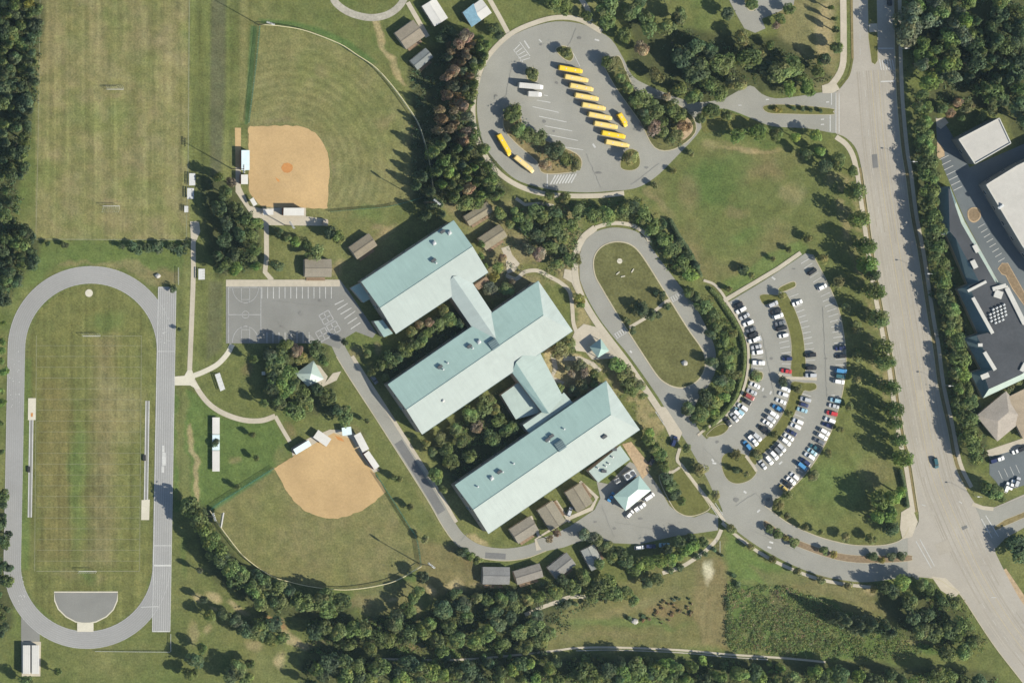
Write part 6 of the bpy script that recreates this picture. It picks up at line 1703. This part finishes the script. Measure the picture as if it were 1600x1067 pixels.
# east of the road
HEDGE = [(1444, 150, 9), (1446, 170, 10), (1448, 192, 11), (1450, 212, 11), (1452, 232, 12), (1451, 252, 12), (1455, 275, 12), (1458, 296, 11), (1460, 314, 11), (1461, 336, 11), (1463, 360, 12), (1467, 385, 12), (1470, 412, 12), (1476, 438, 12), (1482, 462, 13), (1489, 486, 13), (1496, 508, 13), (1499, 534, 12), (1504, 560, 12), (1506, 585, 11, 'bright'), (1509, 608, 12), (1518, 630, 12), (1515, 655, 13), (1517, 680, 13), (1524, 700, 12), (1528, 716, 10)]
row('in the hedge line beyond the wide road', 'tall hedge line of trees right of the wide road', [(x - 2, y, r * 1.15) + tuple(q) for x, y, r, *q in HEDGE], 'broad', 'mid', 12)
row('in front of the tall roadside hedge line', 'front trees of the hedge line', [(x, y, r * 1.2) + tuple(q) for x, y, r, *q in [(1438, 200, 9), (1440, 240, 9), (1447, 300, 9), (1452, 345, 9), (1456, 380, 9), (1465, 430, 9), (1473, 470, 9), (1484, 515, 9), (1491, 560, 9), (1496, 605, 9), (1502, 650, 9), (1508, 690, 9), (1444, 270, 9), (1449, 322, 9), (1461, 406, 9), (1478, 493, 9), (1494, 583, 9), (1499, 628, 9), (1505, 670, 9), (1436, 170, 9), (1439, 220, 9)]], 'broad', 'mid', 11)
row('at the side street corner', 'trees at the side street corner', [(1552, 769, 14), (1540, 760, 10), (1562, 780, 8), (1597, 858, 20, 'dark'), (1585, 850, 12, 'dark')], 'broad', 'mid', 11)
row('beside the shopping parking', 'low trees beside the shopping parking', [(1472, 170, 10), (1486, 178, 9, 'brown'), (1512, 168, 10, 'olive'), (1534, 180, 9), (1496, 160, 8, 'brown'), (1550, 168, 10, 'olive'), (1502, 185, 6)], 'broad', 'mid', 7)
row('beside the grey shingled building', 'shrubs below the dark-roofed building', [(1553, 636, 7, 'brown'), (1562, 626, 6), (1572, 612, 6), (1582, 606, 6), (1592, 598, 6)], 'bush', 'olive', 3.5)
# loop drive belt
LOOPB = [(883, 309, 8, 'olive'), (858, 305, 8, 'olive'), (905, 332, 13), (926, 336, 13), (948, 336, 13), (974, 329, 13), (990, 326, 10, 'dark'), (1005, 336, 13), (1021, 355, 13), (1040, 372, 13), (1051, 394, 13), (1065, 411, 13), (1080, 427, 13, 'bright'), (1062, 380, 9, 'dark'), (1074, 400, 9, 'dark'), (1086, 414, 8, 'dark'), (1035, 350, 9, 'dark'), (875, 346, 13), (881, 370, 12), (896, 352, 11), (890, 406, 11), (904, 405, 8, 'olive'), (860, 358, 13), (849, 338, 13), (838, 366, 12, 'dark'), (820, 350, 12), (836, 330, 11), (808, 342, 10), (842, 398, 12, 'brown'), (860, 388, 12), (870, 412, 9), (826, 390, 10, 'grey'), (880, 388, 9, 'dark'), (866, 332, 10, 'dark'), (803, 328, 8), (778, 332, 11), (794, 350, 9)]
row('in the belt wrapping the loop drive', 'trees of the belt wrapping the loop drive', LOOPB, h=8)
row('between the loop drive and the car park', 'trees between the loop drive and the car park', [(1075, 455, 9), (1086, 462, 8, 'dark'), (1099, 479, 12), (1114, 492, 11), (1118, 509, 11), (1129, 530, 12), (1143, 523, 8, 'olive'), (1134, 560, 13), (1146, 548, 9), (1141, 575, 11), (1124, 594, 12, 'dark'), (1103, 620, 13, 'dark'), (1116, 627, 11), (1076, 639, 12, 'dark'), (1096, 649, 12), (1117, 645, 10, 'bright'), (1138, 602, 10), (1149, 585, 8, 'olive'), (1102, 667, 5), (1110, 522, 8, 'dark'), (1112, 565, 9, 'dark'), (1131, 622, 9, 'bright'), (1085, 652, 8)], h=7.5)
row('around the middle path of the loop lawn', 'evergreens round the middle path of the loop lawn', [(1003, 484, 13, 'dark', 'pine', 8), (1018, 492, 9, 'dark', 'pine', 6), (1034, 462, 7), (1043, 478, 6), (979, 500, 6), (989, 516, 6), (1028, 493, 6), (1026, 457, 5)], 'bush', 'dark', 4.2)
row('in the planted yard beside the gazebo', 'trees of the planted yard beside the gazebo', [(876, 547, 14, 'olive'), (890, 537, 8, 'olive'), (852.5, 582, 8), (871, 607, 9), (908, 606, 12, 'olive'), (928, 586, 10, 'mid'), (904, 570, 10, 'grey'), (912, 582, 7, 'brown'), (893, 608, 7, 'grey'), (965, 572, 15, 'bright'), (977, 585, 13, 'olive'), (984, 598, 11, 'olive'), (998, 603, 11, 'olive'), (985, 612, 9), (892, 584, 6, 'brown'), (885, 575, 5, 'grey'), (905, 466, 8, 'yellow'), (907, 478, 6), (1006, 618, 7, 'olive'), (927, 600, 7)], h=6.5)
row("beside the lowest school block's right end", 'trees beside the right end of the lowest school block', [(1013, 686, 9), (1021, 698, 11), (1030, 712, 12, 'bright'), (1036, 724, 8), (1042, 747, 9, 'dark'), (1050, 760, 9), (1056, 773, 9, 'dark'), (1064, 782, 6), (1016, 676, 8, 'bright'), (1026, 704, 9, 'bright'), (1038, 734, 7)], h=6.5)
row('in the upper school court', 'trees in the upper school court', [(704, 499, 13), (683, 511, 13), (693, 484, 9, 'olive'), (659, 531, 12), (668, 520, 9), (633, 544, 12), (646, 538, 9), (608, 562, 12), (620, 560, 10, 'dark'), (642, 520, 8, 'olive'), (655, 508, 7, 'brown'), (592, 570, 9), (716, 505, 9, 'dark'), (670, 503, 8, 'brown')], fol='mid', h=8.5)
row('in the lower school court', 'trees in the lower school court', [(757, 633, 15), (736, 648, 13), (713, 670, 12), (690, 686, 10, 'olive'), (794, 670, 13), (768, 686, 14), (779, 657, 12), (734, 711, 12), (705, 723, 13), (681, 742, 12), (673, 705, 9, 'dark'), (747, 666, 11, 'brown'), (720, 690, 9), (692, 706, 8, 'dark'), (692, 765, 6, 'olive'), (664, 692, 7, 'olive'), (772, 640, 9, 'olive'), (700, 700, 8)], fol='mid', h=8)
row("beside the uppermost school block's right end", 'trees at the upper end of the school', [(735, 312, 13), (747, 318, 10), (725, 318, 12), (778, 416, 9), (772, 432, 8, 'yellow'), (767, 453, 12, 'grey'), (790, 452, 12), (752, 382, 6), (751, 400, 6, 'bright'), (757, 416, 5, 'bright'), (800, 440, 6, 'brown'), (784, 404, 8, 'brown'), (758, 300, 11, 'bright'), (775, 305, 9, 'bright')], h=6.5)
row('around the playground pavilion', 'trees round the playground pavilion', [(x, y, r * 1.18) + tuple(q) for x, y, r, *q in [(438, 560, 13), (430, 572, 12), (446, 545, 11), (462, 547, 10, 'brown'), (468, 558, 10, 'olive'), (495, 547, 12), (504, 563, 8), (450, 582, 12, 'bright'), (437, 598, 13, 'bright'), (444, 613, 12, 'bright'), (437, 627, 12), (462, 641, 12), (468, 617, 12), (458, 600, 10), (498, 608, 10, 'dark'), (510, 621, 12), (481, 632, 12), (537, 650, 12), (524, 640, 9, 'dark'), (425, 610, 10, 'dark'), (428, 590, 10, 'dark'), (411, 630, 6), (395, 561, 5), (420, 555, 9, 'dark')]], h=10)
row('beside the service road left of the school', 'small trees beside the service road', [(581, 583, 8), (574, 553, 7), (539, 534, 6, 'dark'), (574, 658, 4, 'olive'), (603, 590, 7), (623, 749, 6, 'olive'), (641, 792, 6, 'olive'), (615, 745, 5), (663, 842, 6, 'olive'), (746, 875, 7), (722, 862, 10, 'dark'), (735, 868, 8)], 'round', 'mid', 6.5)
row('on the lawn right of the batting shelter', 'young trees on the lawn by the batting shelter', [(394, 679, 5), (400, 716, 5), (371, 761, 5.5)], 'round', 'mid', 6.0)
tree(336.5, 692, 7, 'bush', 'dark', 'dark bush growing against the middle of the batting shelter', None, 3.4)
row('in the grove beside the upper infield', 'trees of the grove beside the upper infield', [(340, 279, 10), (352, 301, 12), (340, 326, 11, 'dark'), (366, 328, 12), (383, 343, 12), (388, 371, 13), (352, 349, 12, 'dark'), (362, 396, 13, 'dark'), (340, 401, 11, 'dark'), (341, 418, 8), (367, 422, 11, 'bright'), (386, 406, 12), (396, 391, 11), (397, 415, 9, 'bright'), (397, 348, 12), (374, 366, 10, 'dark'), (350, 376, 10, 'dark'), (360, 285, 8, 'brown'), (355, 412, 9)], h=12)
row('behind the dugout apron of the upper infield', 'trees behind the upper infield', [(430, 415, 11, 'dark'), (460, 377, 11, 'bright'), (446, 372, 9), (492, 395, 13, 'mid'), (529, 370, 12), (518, 362, 10, 'dark'), (436, 362, 7, 'dark'), (480, 380, 8)], h=9)
row('along the lower edge of the upper playing field', 'bushes below the upper playing field', [(189, 385, 6), (206, 384, 7), (218, 389, 10), (231, 386, 8), (245, 386, 10), (268, 385, 7), (282, 391, 9), (101, 383, 6), (75, 381, 4), (290, 384, 5), (270, 451, 6), (280, 515, 3)], 'bush', 'dark', 4.0)
BAND = [(x, y, r * (1.4 if y < 870 else 1.16)) + tuple(q) for x, y, r, *q in [(300, 792, 11), (308, 808, 11), (318, 826, 12), (329, 845, 12), (338, 860, 12), (360, 890, 13), (348, 875, 12, 'dark'), (371, 908, 14), (392, 918, 14), (380, 897, 12), (407, 938, 13), (413, 909, 13), (434, 924, 14), (439, 946, 13), (460, 935, 13), (478, 942, 13), (497, 940, 14), (512, 930, 12), (533, 943, 13), (512, 953, 12), (425, 938, 11, 'dark'), (450, 920, 10, 'dark'), (400, 900, 10, 'dark')]]
row('in the band below the lower outfield', 'trees of the band below the lower outfield', BAND, fol='mid', h=14)
row("in clumps near the track's lower end", 'clumps of trees below the lower ball field', [(x, y, r * 1.14) + tuple(q) for x, y, r, *q in [(418, 988, 12), (439, 996, 10), (398, 985, 13), (368, 968, 12, 'dark'), (382, 985, 11, 'dark'), (326, 963, 8), (316, 1012, 8), (304, 1030, 13, 'dark'), (298, 1050, 12), (374, 1044, 14), (360, 1056, 9, 'dark'), (40, 1062, 8), (89, 1049, 5), (318, 935, 5, 'grey'), (312, 890, 4, 'grey'), (428, 975, 10, 'dark'), (408, 972, 12), (352, 958, 9, 'dark'), (425, 1000, 9), (384, 1056, 10), (390, 1035, 8)]], fol='mid', h=10)
row('in the wood below the lower ball field', 'trees of the wood below the lower ball field', [(x, y, r * 1.14) + tuple(q) for x, y, r, *q in [(491, 985, 12, 'dark'), (510, 978, 11), (528, 990, 12), (552, 982, 11), (566, 985, 12), (588, 998, 13), (578, 1013, 11), (617, 977, 12), (638, 992, 12), (605, 1000, 11), (643, 934, 9), (655, 921, 8), (636, 952, 11), (660, 985, 12), (680, 1000, 12), (672, 975, 11), (700, 976, 12), (695, 952, 14, 'dark'), (720, 944, 13, 'dark'), (712, 925, 9, 'dark'), (730, 963, 12), (757, 988, 12), (742, 1002, 11), (716, 1000, 12), (690, 1016, 10), (545, 1005, 10), (620, 962, 10, 'dark'), (658, 902, 8, 'dark')]], fol='mid', h=11)
row('between lowest portables and meadow', 'trees between the lowest portables and the meadow', [(x, y + (6 if 890 < y < 930 and x < 960 else 0), r) + tuple(q) for x, y, r, *q in [(745, 934, 9, 'olive'), (785, 937, 13), (762, 936, 10), (810, 944, 13), (772, 955, 12, 'dark'), (800, 925, 9, 'dark'), (825, 938, 11, 'olive'), (842, 930, 12), (865, 920, 12), (893, 912, 13), (878, 900, 10, 'dark'), (912, 898, 13), (935, 908, 14), (952, 920, 14), (963, 928, 13), (980, 925, 13), (925, 925, 10), (948, 902, 12), (937, 882, 9), (911, 833, 10, 'grey'), (932, 842, 10, 'olive'), (947, 853, 11, 'olive'), (956, 868, 10), (925, 838, 9, 'grey'), (870, 832, 6, 'brown'), (858, 842, 6, 'brown'), (810, 985, 15), (835, 978, 14), (847, 995, 14), (860, 990, 11), (822, 1012, 11), (785, 1010, 12), (775, 975, 13, 'dark'), (800, 965, 12, 'dark'), (840, 960, 10, 'dark'), (1027, 907, 11), (1008, 910, 10, 'dark'), (990, 938, 9)]], fol='mid', h=8.5)
row('in the light green screen beside the service yard', 'light green trees beside the service yard', [(1095, 846, 9, 'mid'), (1085, 850, 9), (1072, 858, 11), (1060, 866, 11), (1048, 872, 11), (1030, 876, 12), (1012, 882, 11), (988, 893, 10, 'mid'), (1000, 888, 9), (1078, 842, 8, 'dark'), (1060, 848, 10, 'dark'), (1040, 858, 9, 'dark'), (975, 878, 12, 'dark'), (968, 862, 10, 'dark')], fol='bright', h=9.5)
row('dotted along the meadow paths', 'small shrubs along the meadow paths', [(1089, 870, 5.5), (1102, 864, 5), (1115, 858, 5), (1062, 886, 6), (1047, 891, 5), (1147, 900, 5), (1152, 914, 6), (1128, 866, 3), (914, 942, 4), (885, 945, 7), (899, 943, 5), (983, 967, 5), (930, 938, 4), (946, 938, 4)], 'bush', 'dark', 2.6)
r6 = random.Random(8)
dead = [(1060, 931, 3, 'dark'), (1053, 936, 3, 'grey'), (1077, 933, 2.5, 'dark'), (1005, 962, 3.5, 'dark'), (1005, 969, 3), (1014, 967, 3)] + [(1020 + r6.uniform(0, 62), 966 - .36 * k + r6.uniform(-13, 8) - k * .2, r6.uniform(1.5, 2.5)) for k in range(27)]
row('in the withered meadow patch', 'withered bushes on the meadow', [(min(x[0], 1084), max(min(x[1], 974), 935)) + tuple(x[2:]) for x in dead], 'bush', 'red', 1.4)
row('at the lower corner by the wide road', 'trees at the lower corner by the wide road', [(1410, 912, 13, 'bright'), (1421, 938, 13), (1398, 924, 12, 'dark'), (1440, 914, 10), (1455, 921, 12), (1488, 941, 13), (1471, 940, 12), (1447, 960, 13, 'dark'), (1505, 977, 14), (1488, 982, 15), (1459, 985, 15), (1437, 983, 14), (1425, 965, 12, 'dark'), (1518, 1000, 11), (1380, 918, 8, 'dark'), (1505, 1018, 13), (1480, 1020, 12), (1495, 1000, 11)], fol='mid', h=12)
row('in the clump on the scrub', 'pines on the scrub below the drive', [(1361, 974, 12), (1380, 978, 13), (1391, 987, 11), (1340, 977, 13), (1320, 970, 12), (1305, 964, 10), (1350, 985, 10)], 'pine', 'pine', 17)
# ---- belts and woods filled at random inside an outline, every crown its own tree
def inside(x, y, poly):
    c = False
    for (x0, y0), (x1, y1) in zip(poly, poly[1:] + poly[:1]):
        if (y0 > y) != (y1 > y) and x < (x1 - x0) * (y - y0) / (y1 - y0) + x0:
            c = not c
    return c
def scatter(poly, n, gap, seed):
    rr = random.Random(seed); xs = [p[0] for p in poly]; ys = [p[1] for p in poly]; out = []
    for _ in range(n * 60):
        x, y = rr.uniform(min(xs), max(xs)), rr.uniform(min(ys), max(ys))
        if inside(x, y, poly) and all((x - a) ** 2 + (y - b) ** 2 > gap * gap for a, b in out):
            out.append((x, y))
            if len(out) >= n:
                break
    return out
def wood(poly, n, gap, seed, rr_, fols, kinds, h, place, group):
    rr = random.Random(seed + 5); items = []
    for x, y in scatter(poly, n, gap, seed):
        f = fols(x, y, rr) if callable(fols) else rr.choice(fols)
        items.append((x, y, rr_[0] * .85 + (rr_[1] * 1.12 - rr_[0] * .85) * rr.random() ** 1.5, f, rr.choice(kinds), rr.uniform(*h)))
    row(place, group, items)
wood([(0, -8), (64, -8), (62, 30), (58, 90), (52, 140), (44, 210), (34, 270), (18, 330), (0, 345)], 62, 11.5, 31, (9, 14), ['mid', 'mid', 'dark', 'dark', 'pine'], ['broad', 'broad', 'pine'], (12, 17), 'in the wood along the upper playing field', 'trees of the wood along the upper playing field')
tree(45, 6, 8, 'broad', 'yellow', 'yellow-leaved tree at the top of the wood beside the playing field', None, 12)
wood([(0, 355), (34, 352), (58, 385), (48, 410), (30, 435), (12, 460), (0, 480)], 18, 11, 41, (9, 13), ['mid', 'dark', 'dark'], ['broad'], (11, 15), 'in the wood above the track bend', 'trees of the wood above the track bend')
wood([(0, 500), (9, 500), (5, 700), (0, 720)], 9, 14, 42, (5, 8), ['mid', 'bright'], ['broad'], (6, 8), 'in the thin line beside the track', 'trees of the thin line beside the track')
wood([(-4, 765), (10, 775), (16, 830), (14, 900), (10, 980), (-4, 1000)], 20, 10, 43, (7, 11), ['mid', 'dark', 'dark'], ['broad'], (9, 12), 'in the wood beside the lower track', 'trees of the wood beside the lower track')
wood([(1408, 0), (1600, 0), (1600, 190), (1572, 165), (1540, 140), (1500, 125), (1450, 128), (1430, 90), (1415, 60)], 56, 14.5, 51, (12, 18), (lambda x, y, rr: rr.choice(['grey', 'grey', 'pine', 'mid', 'bright'] if x < 1512 else ['mid', 'dark', 'dark', 'dark'])), ['broad', 'broad', 'pine'], (13, 18), 'in the wood beyond the wide road', 'trees of the wood beyond the wide road')
def belt_fol(x, y, rr):
    if x < 740 - (y - 60) * .10 and y < 215 and x > 686 and rr.random() < .92:
        return rr.choice(['brown', 'brown', 'brown', 'grey'])
    return rr.choice(['mid', 'bright', 'mid', 'mid']) if x > 735 or y > 230 and rr.random() < .6 else rr.choice(['pine', 'mid', 'grey', 'brown'])
wood([(715, 58), (745, 52), (768, 66), (752, 95), (744, 130), (738, 170), (744, 215), (764, 248), (785, 280), (795, 300), (760, 308), (715, 312), (692, 300), (678, 260), (676, 200), (684, 140), (700, 90)], 72, 9.5, 61, (7.5, 11), belt_fol, ['broad', 'pine'], (11, 15), 'in the belt beside the bus lot', 'trees of the belt beside the bus lot')
row('behind the school end of the upper outfield', 'dark pines at the corner of the upper outfield', [(677, 318, 11), (666, 335, 10), (690, 335, 8), (660, 275, 11), (652, 290, 8), (672, 300, 10), (686, 320, 8)], 'pine', 'dark', 11)
for k, (x, y, r) in enumerate(((700, 52, 12), (690, 60, 9), (768, 45, 11), (778, 55, 7), (712, 70, 10))):
    tree(x, y, r, 'broad', 'dark', f'dark green tree between the sheds and the bus lot, {ordw(k)} counted from the brown portable', 'trees between the sheds and the bus lot', 8)
wood([(478, 1036), (560, 1034), (700, 1038), (860, 1030), (1000, 1036), (1180, 1044), (1290, 1048), (1440, 1050), (1560, 1067), (478, 1067)], 80, 11, 71, (10, 15), ['mid', 'dark', 'dark', 'mid', 'bright'], ['broad'], (11, 15), 'in the long wood along the bottom edge', 'trees of the long wood along the bottom edge')
wood([(640, 1022), (860, 1022), (890, 1026), (1200, 1036), (1300, 1042), (1290, 1046), (900, 1034), (640, 1034)], 26, 12, 72, (5, 8), ['mid', 'bright', 'dark'], ['bush'], (3, 5), 'edging the trail along the bottom wood', 'bushes edging the trail')
# ---- clipped hedges: one continuous leafy body each
def hedge(pts, w, h, label, fol='mid', seed=1):
    rg = np.random.default_rng(seed); line = resample(spline(pts, n=8), 1.0); g0 = G(*line[0])
    n = int(len(line) * w * 3.4); i = rg.integers(0, len(line), n)
    base_ = np.array([[p.x, p.y, 0] for p in (G(*q) - g0 for q in line)])[i]
    a = rg.uniform(0, math.pi, n); rad = w * S / 2 * rg.uniform(.85, 1.1, n)
    ang = rg.uniform(0, 2 * math.pi, n)
    off = np.stack([np.cos(ang) * np.abs(np.cos(a)) * rad, np.sin(ang) * np.abs(np.cos(a)) * rad, .15 + np.sin(a) * h * rg.uniform(.8, 1.05, n)], 1)
    t_ = np.repeat(rg.uniform(.7, 1.3, (n, 1)), 3, 1)
    me = quads_mesh('hedge', base_ + off, off + rg.normal(scale=.3, size=off.shape), .38, t_, rg)
    o = tag(link('hedge', me, None, g0), label, 'hedge'); o.color = (*FOL[fol], 1); return o
hedge([(1110, 452), (1122, 466), (1143, 498), (1156, 522), (1161, 548), (1160, 575), (1152, 608)], 9, 1.8, 'long dark green hedge curving along the inner side of the car park', 'mid', 2)
hedge([(1150, 614), (1140, 632), (1122, 652), (1112, 662)], 10, 1.8, 'shorter green hedge at the lower end of the car park walk', 'mid', 3)
hedge([(1405, 735), (1411, 760), (1416, 790)], 8, 2.2, 'straight dark hedge beside the roadside walk near the lower corner', 'dark', 4)
hedge([(1045, 345), (1060, 372), (1076, 396), (1092, 430)], 9, 3.0, 'dark leafy hedge on the lawn side of the loop belt', 'dark', 5)
# ---- rough ground cover, past counting
def cover(name, poly, n, seed, fol, smin, smax, hmax, gap=None):
    rg = np.random.default_rng(seed); xs = [p[0] for p in poly]; ys = [p[1] for p in poly]; P, Sz, T = [], [], []
    x = rg.uniform(min(xs), max(xs), n * 3); y = rg.uniform(min(ys), max(ys), n * 3)
    d = sdist(x, y, poly) + (fbm(x, y, 26, seed + 3, 3) - .5) * 34 * np.clip((x - min(xs)) / 12, 0, 1); cl = fbm(x, y, 16, seed, 3); k = (d > 0) & (cl > .36) & (rg.random(n * 3) < (cl - .30) * 3); x, y, cl = x[k][:n], y[k][:n], cl[k][:n]
    m = len(x); q = 5
    cx = np.repeat((x - 800) * S, q) + rg.normal(scale=.5, size=m * q); cy = np.repeat((533.5 - y) * S, q) + rg.normal(scale=.5, size=m * q)
    hh = np.repeat(np.clip((cl - .34) * 5, .15, 1) * hmax, q); cz = rg.uniform(.1, 1, m * q) * hh
    tt = np.repeat(rg.uniform(.65, 1.35, (m, 1)) * np.array((1, 1, 1)) * (1 + rg.normal(scale=.12, size=(m, 3))), q, 0)
    nr = rg.normal(scale=.6, size=(m * q, 3)) + np.array((0, 0, .8))
    me = quads_mesh(name, np.stack([cx, cy, cz], 1), nr, rg.uniform(smin, smax), tt, rg)
    o = link(name, me); o['kind'] = 'stuff'; o.color = (*FOL[fol], 1); return o
cover('undergrowth', [(1137, 915), (1220, 918), (1300, 942), (1400, 992), (1440, 1020), (1380, 1030), (1240, 1026), (1137, 1012)], 4600, 5, 'scrub', .24, .32, 1.1)
cover('undergrowth', [(1133, 930), (1140, 930), (1139, 1010), (1133, 1008)], 60, 6, 'dark', .3, .4, 1.6)
cover('undergrowth', [(480, 970), (660, 965), (860, 1000), (855, 1020), (480, 1022)], 900, 7, 'mid', .35, .5, 1.4)
cover('undergrowth', [(640, 110), (690, 80), (760, 70), (735, 170), (790, 300), (700, 315), (645, 300)], 1300, 8, 'pine', .35, .5, 1.6)
cover('undergrowth', [(0, 0), (66, 0), (60, 100), (50, 200), (25, 340), (60, 390), (20, 460), (0, 480)], 1200, 9, 'dark', .35, .5, 1.6)
cover('undergrowth', [(1405, 0), (1600, 0), (1600, 200), (1560, 180), (1450, 150), (1470, 300), (1525, 600), (1540, 720), (1500, 700), (1455, 420), (1430, 200)], 1800, 10, 'dark', .35, .5, 1.6)
cover('undergrowth', [(475, 1030), (1000, 1032), (1300, 1046), (1560, 1064), (1560, 1075), (475, 1075)], 1500, 12, 'mid', .35, .5, 1.6)
cover('undergrowth', [(1410, 900), (1500, 935), (1540, 1010), (1500, 1035), (1400, 1000)], 500, 13, 'mid', .35, .5, 1.4)
cover('planting', [(895, 520), (880, 560), (850, 590), (880, 625), (915, 600), (950, 590), (985, 640), (1045, 715), (1030, 690), (985, 620), (940, 600)], 240, 14, 'grey', .25, .35, .7)
cover('planting', [(700, 320), (800, 320), (905, 330), (915, 440), (880, 430), (780, 440), (750, 380)], 500, 15, 'grey', .28, .38, .8)
cover('planting', [(592, 568), (700, 475), (738, 515), (612, 600)], 260, 16, 'mid', .28, .38, .9)
cover('planting', [(668, 690), (780, 605), (815, 680), (705, 755)], 350, 17, 'mid', .28, .38, .9)
cover('undergrowth', [(850, 300), (960, 318), (1005, 322), (1040, 345), (1080, 400), (1096, 436), (1075, 440), (1050, 420), (1020, 385), (1000, 358), (960, 345), (920, 350), (900, 375), (895, 410), (860, 420), (840, 390), (800, 350), (830, 320)], 900, 18, 'mid', .3, .42, 1.3)
cover('undergrowth', [(1065, 445), (1100, 455), (1150, 530), (1155, 580), (1140, 620), (1100, 660), (1080, 655), (1090, 630), (1115, 600), (1118, 560), (1112, 525), (1090, 480)], 700, 19, 'mid', .3, .42, 1.3)
cover('undergrowth', [(985, 20), (1110, 60), (1180, 70), (1290, 95), (1300, 130), (1250, 145), (1150, 140), (1090, 160), (1040, 140), (1060, 100)], 700, 20, 'dark', .3, .45, 1.3)
cover('undergrowth', [(950, 96), (968, 91), (999, 147), (1046, 158), (1080, 180), (1085, 208), (1054, 231), (1023, 229), (1002, 192), (986, 170)], 420, 21, 'grey', .25, .38, 1.0)
cover('undergrowth', [(792, 174), (810, 170), (830, 212), (900, 244), (900, 264), (850, 268), (806, 222)], 260, 22, 'grey', .25, .38, .9)
cover('undergrowth', [(325, 280), (390, 330), (410, 400), (400, 430), (340, 430), (345, 380), (330, 320)], 330, 23, 'dark', .3, .45, 1.2)

cover('undergrowth', [(1137, 915), (1220, 918), (1300, 942), (1400, 992), (1440, 1020), (1380, 1030), (1240, 1026), (1137, 1012)], 220, 25, 'dark', .3, .4, 1.5)
cover('undergrowth', [(1137, 915), (1220, 918), (1290, 940), (1290, 1000), (1240, 1020), (1137, 1012)], 300, 26, 'brown', .25, .35, 1.2)
cover('undergrowth', [(480, 970), (660, 960), (700, 930), (740, 920), (900, 900), (960, 920), (860, 1000), (855, 1020), (480, 1022)], 900, 27, 'dark', .35, .5, 1.5)
# ------------------------------------------------------------------ the air between the ground and the survey aircraft
hm = bpy.data.materials.new('haze')
hm.use_nodes = True
hn = hm.node_tree
for n_ in list(hn.nodes):
    hn.nodes.remove(n_)
ho = hn.nodes.new('ShaderNodeOutputMaterial')
hv = hn.nodes.new('ShaderNodeVolumePrincipled')
hv.inputs['Color'].default_value = (.56, .80, .97, 1)
hv.inputs['Density'].default_value = 7e-6
hv.inputs['Anisotropy'].default_value = 0.0
hn.links.new(hv.outputs[0], ho.inputs['Volume'])
MATS['haze'] = hm
mb = MB(); mb.box(-3300, 3500, -3300, 3500, -1.0, H + 30)
hz = mb.build('haze', 'haze'); hz['kind'] = 'stuff'
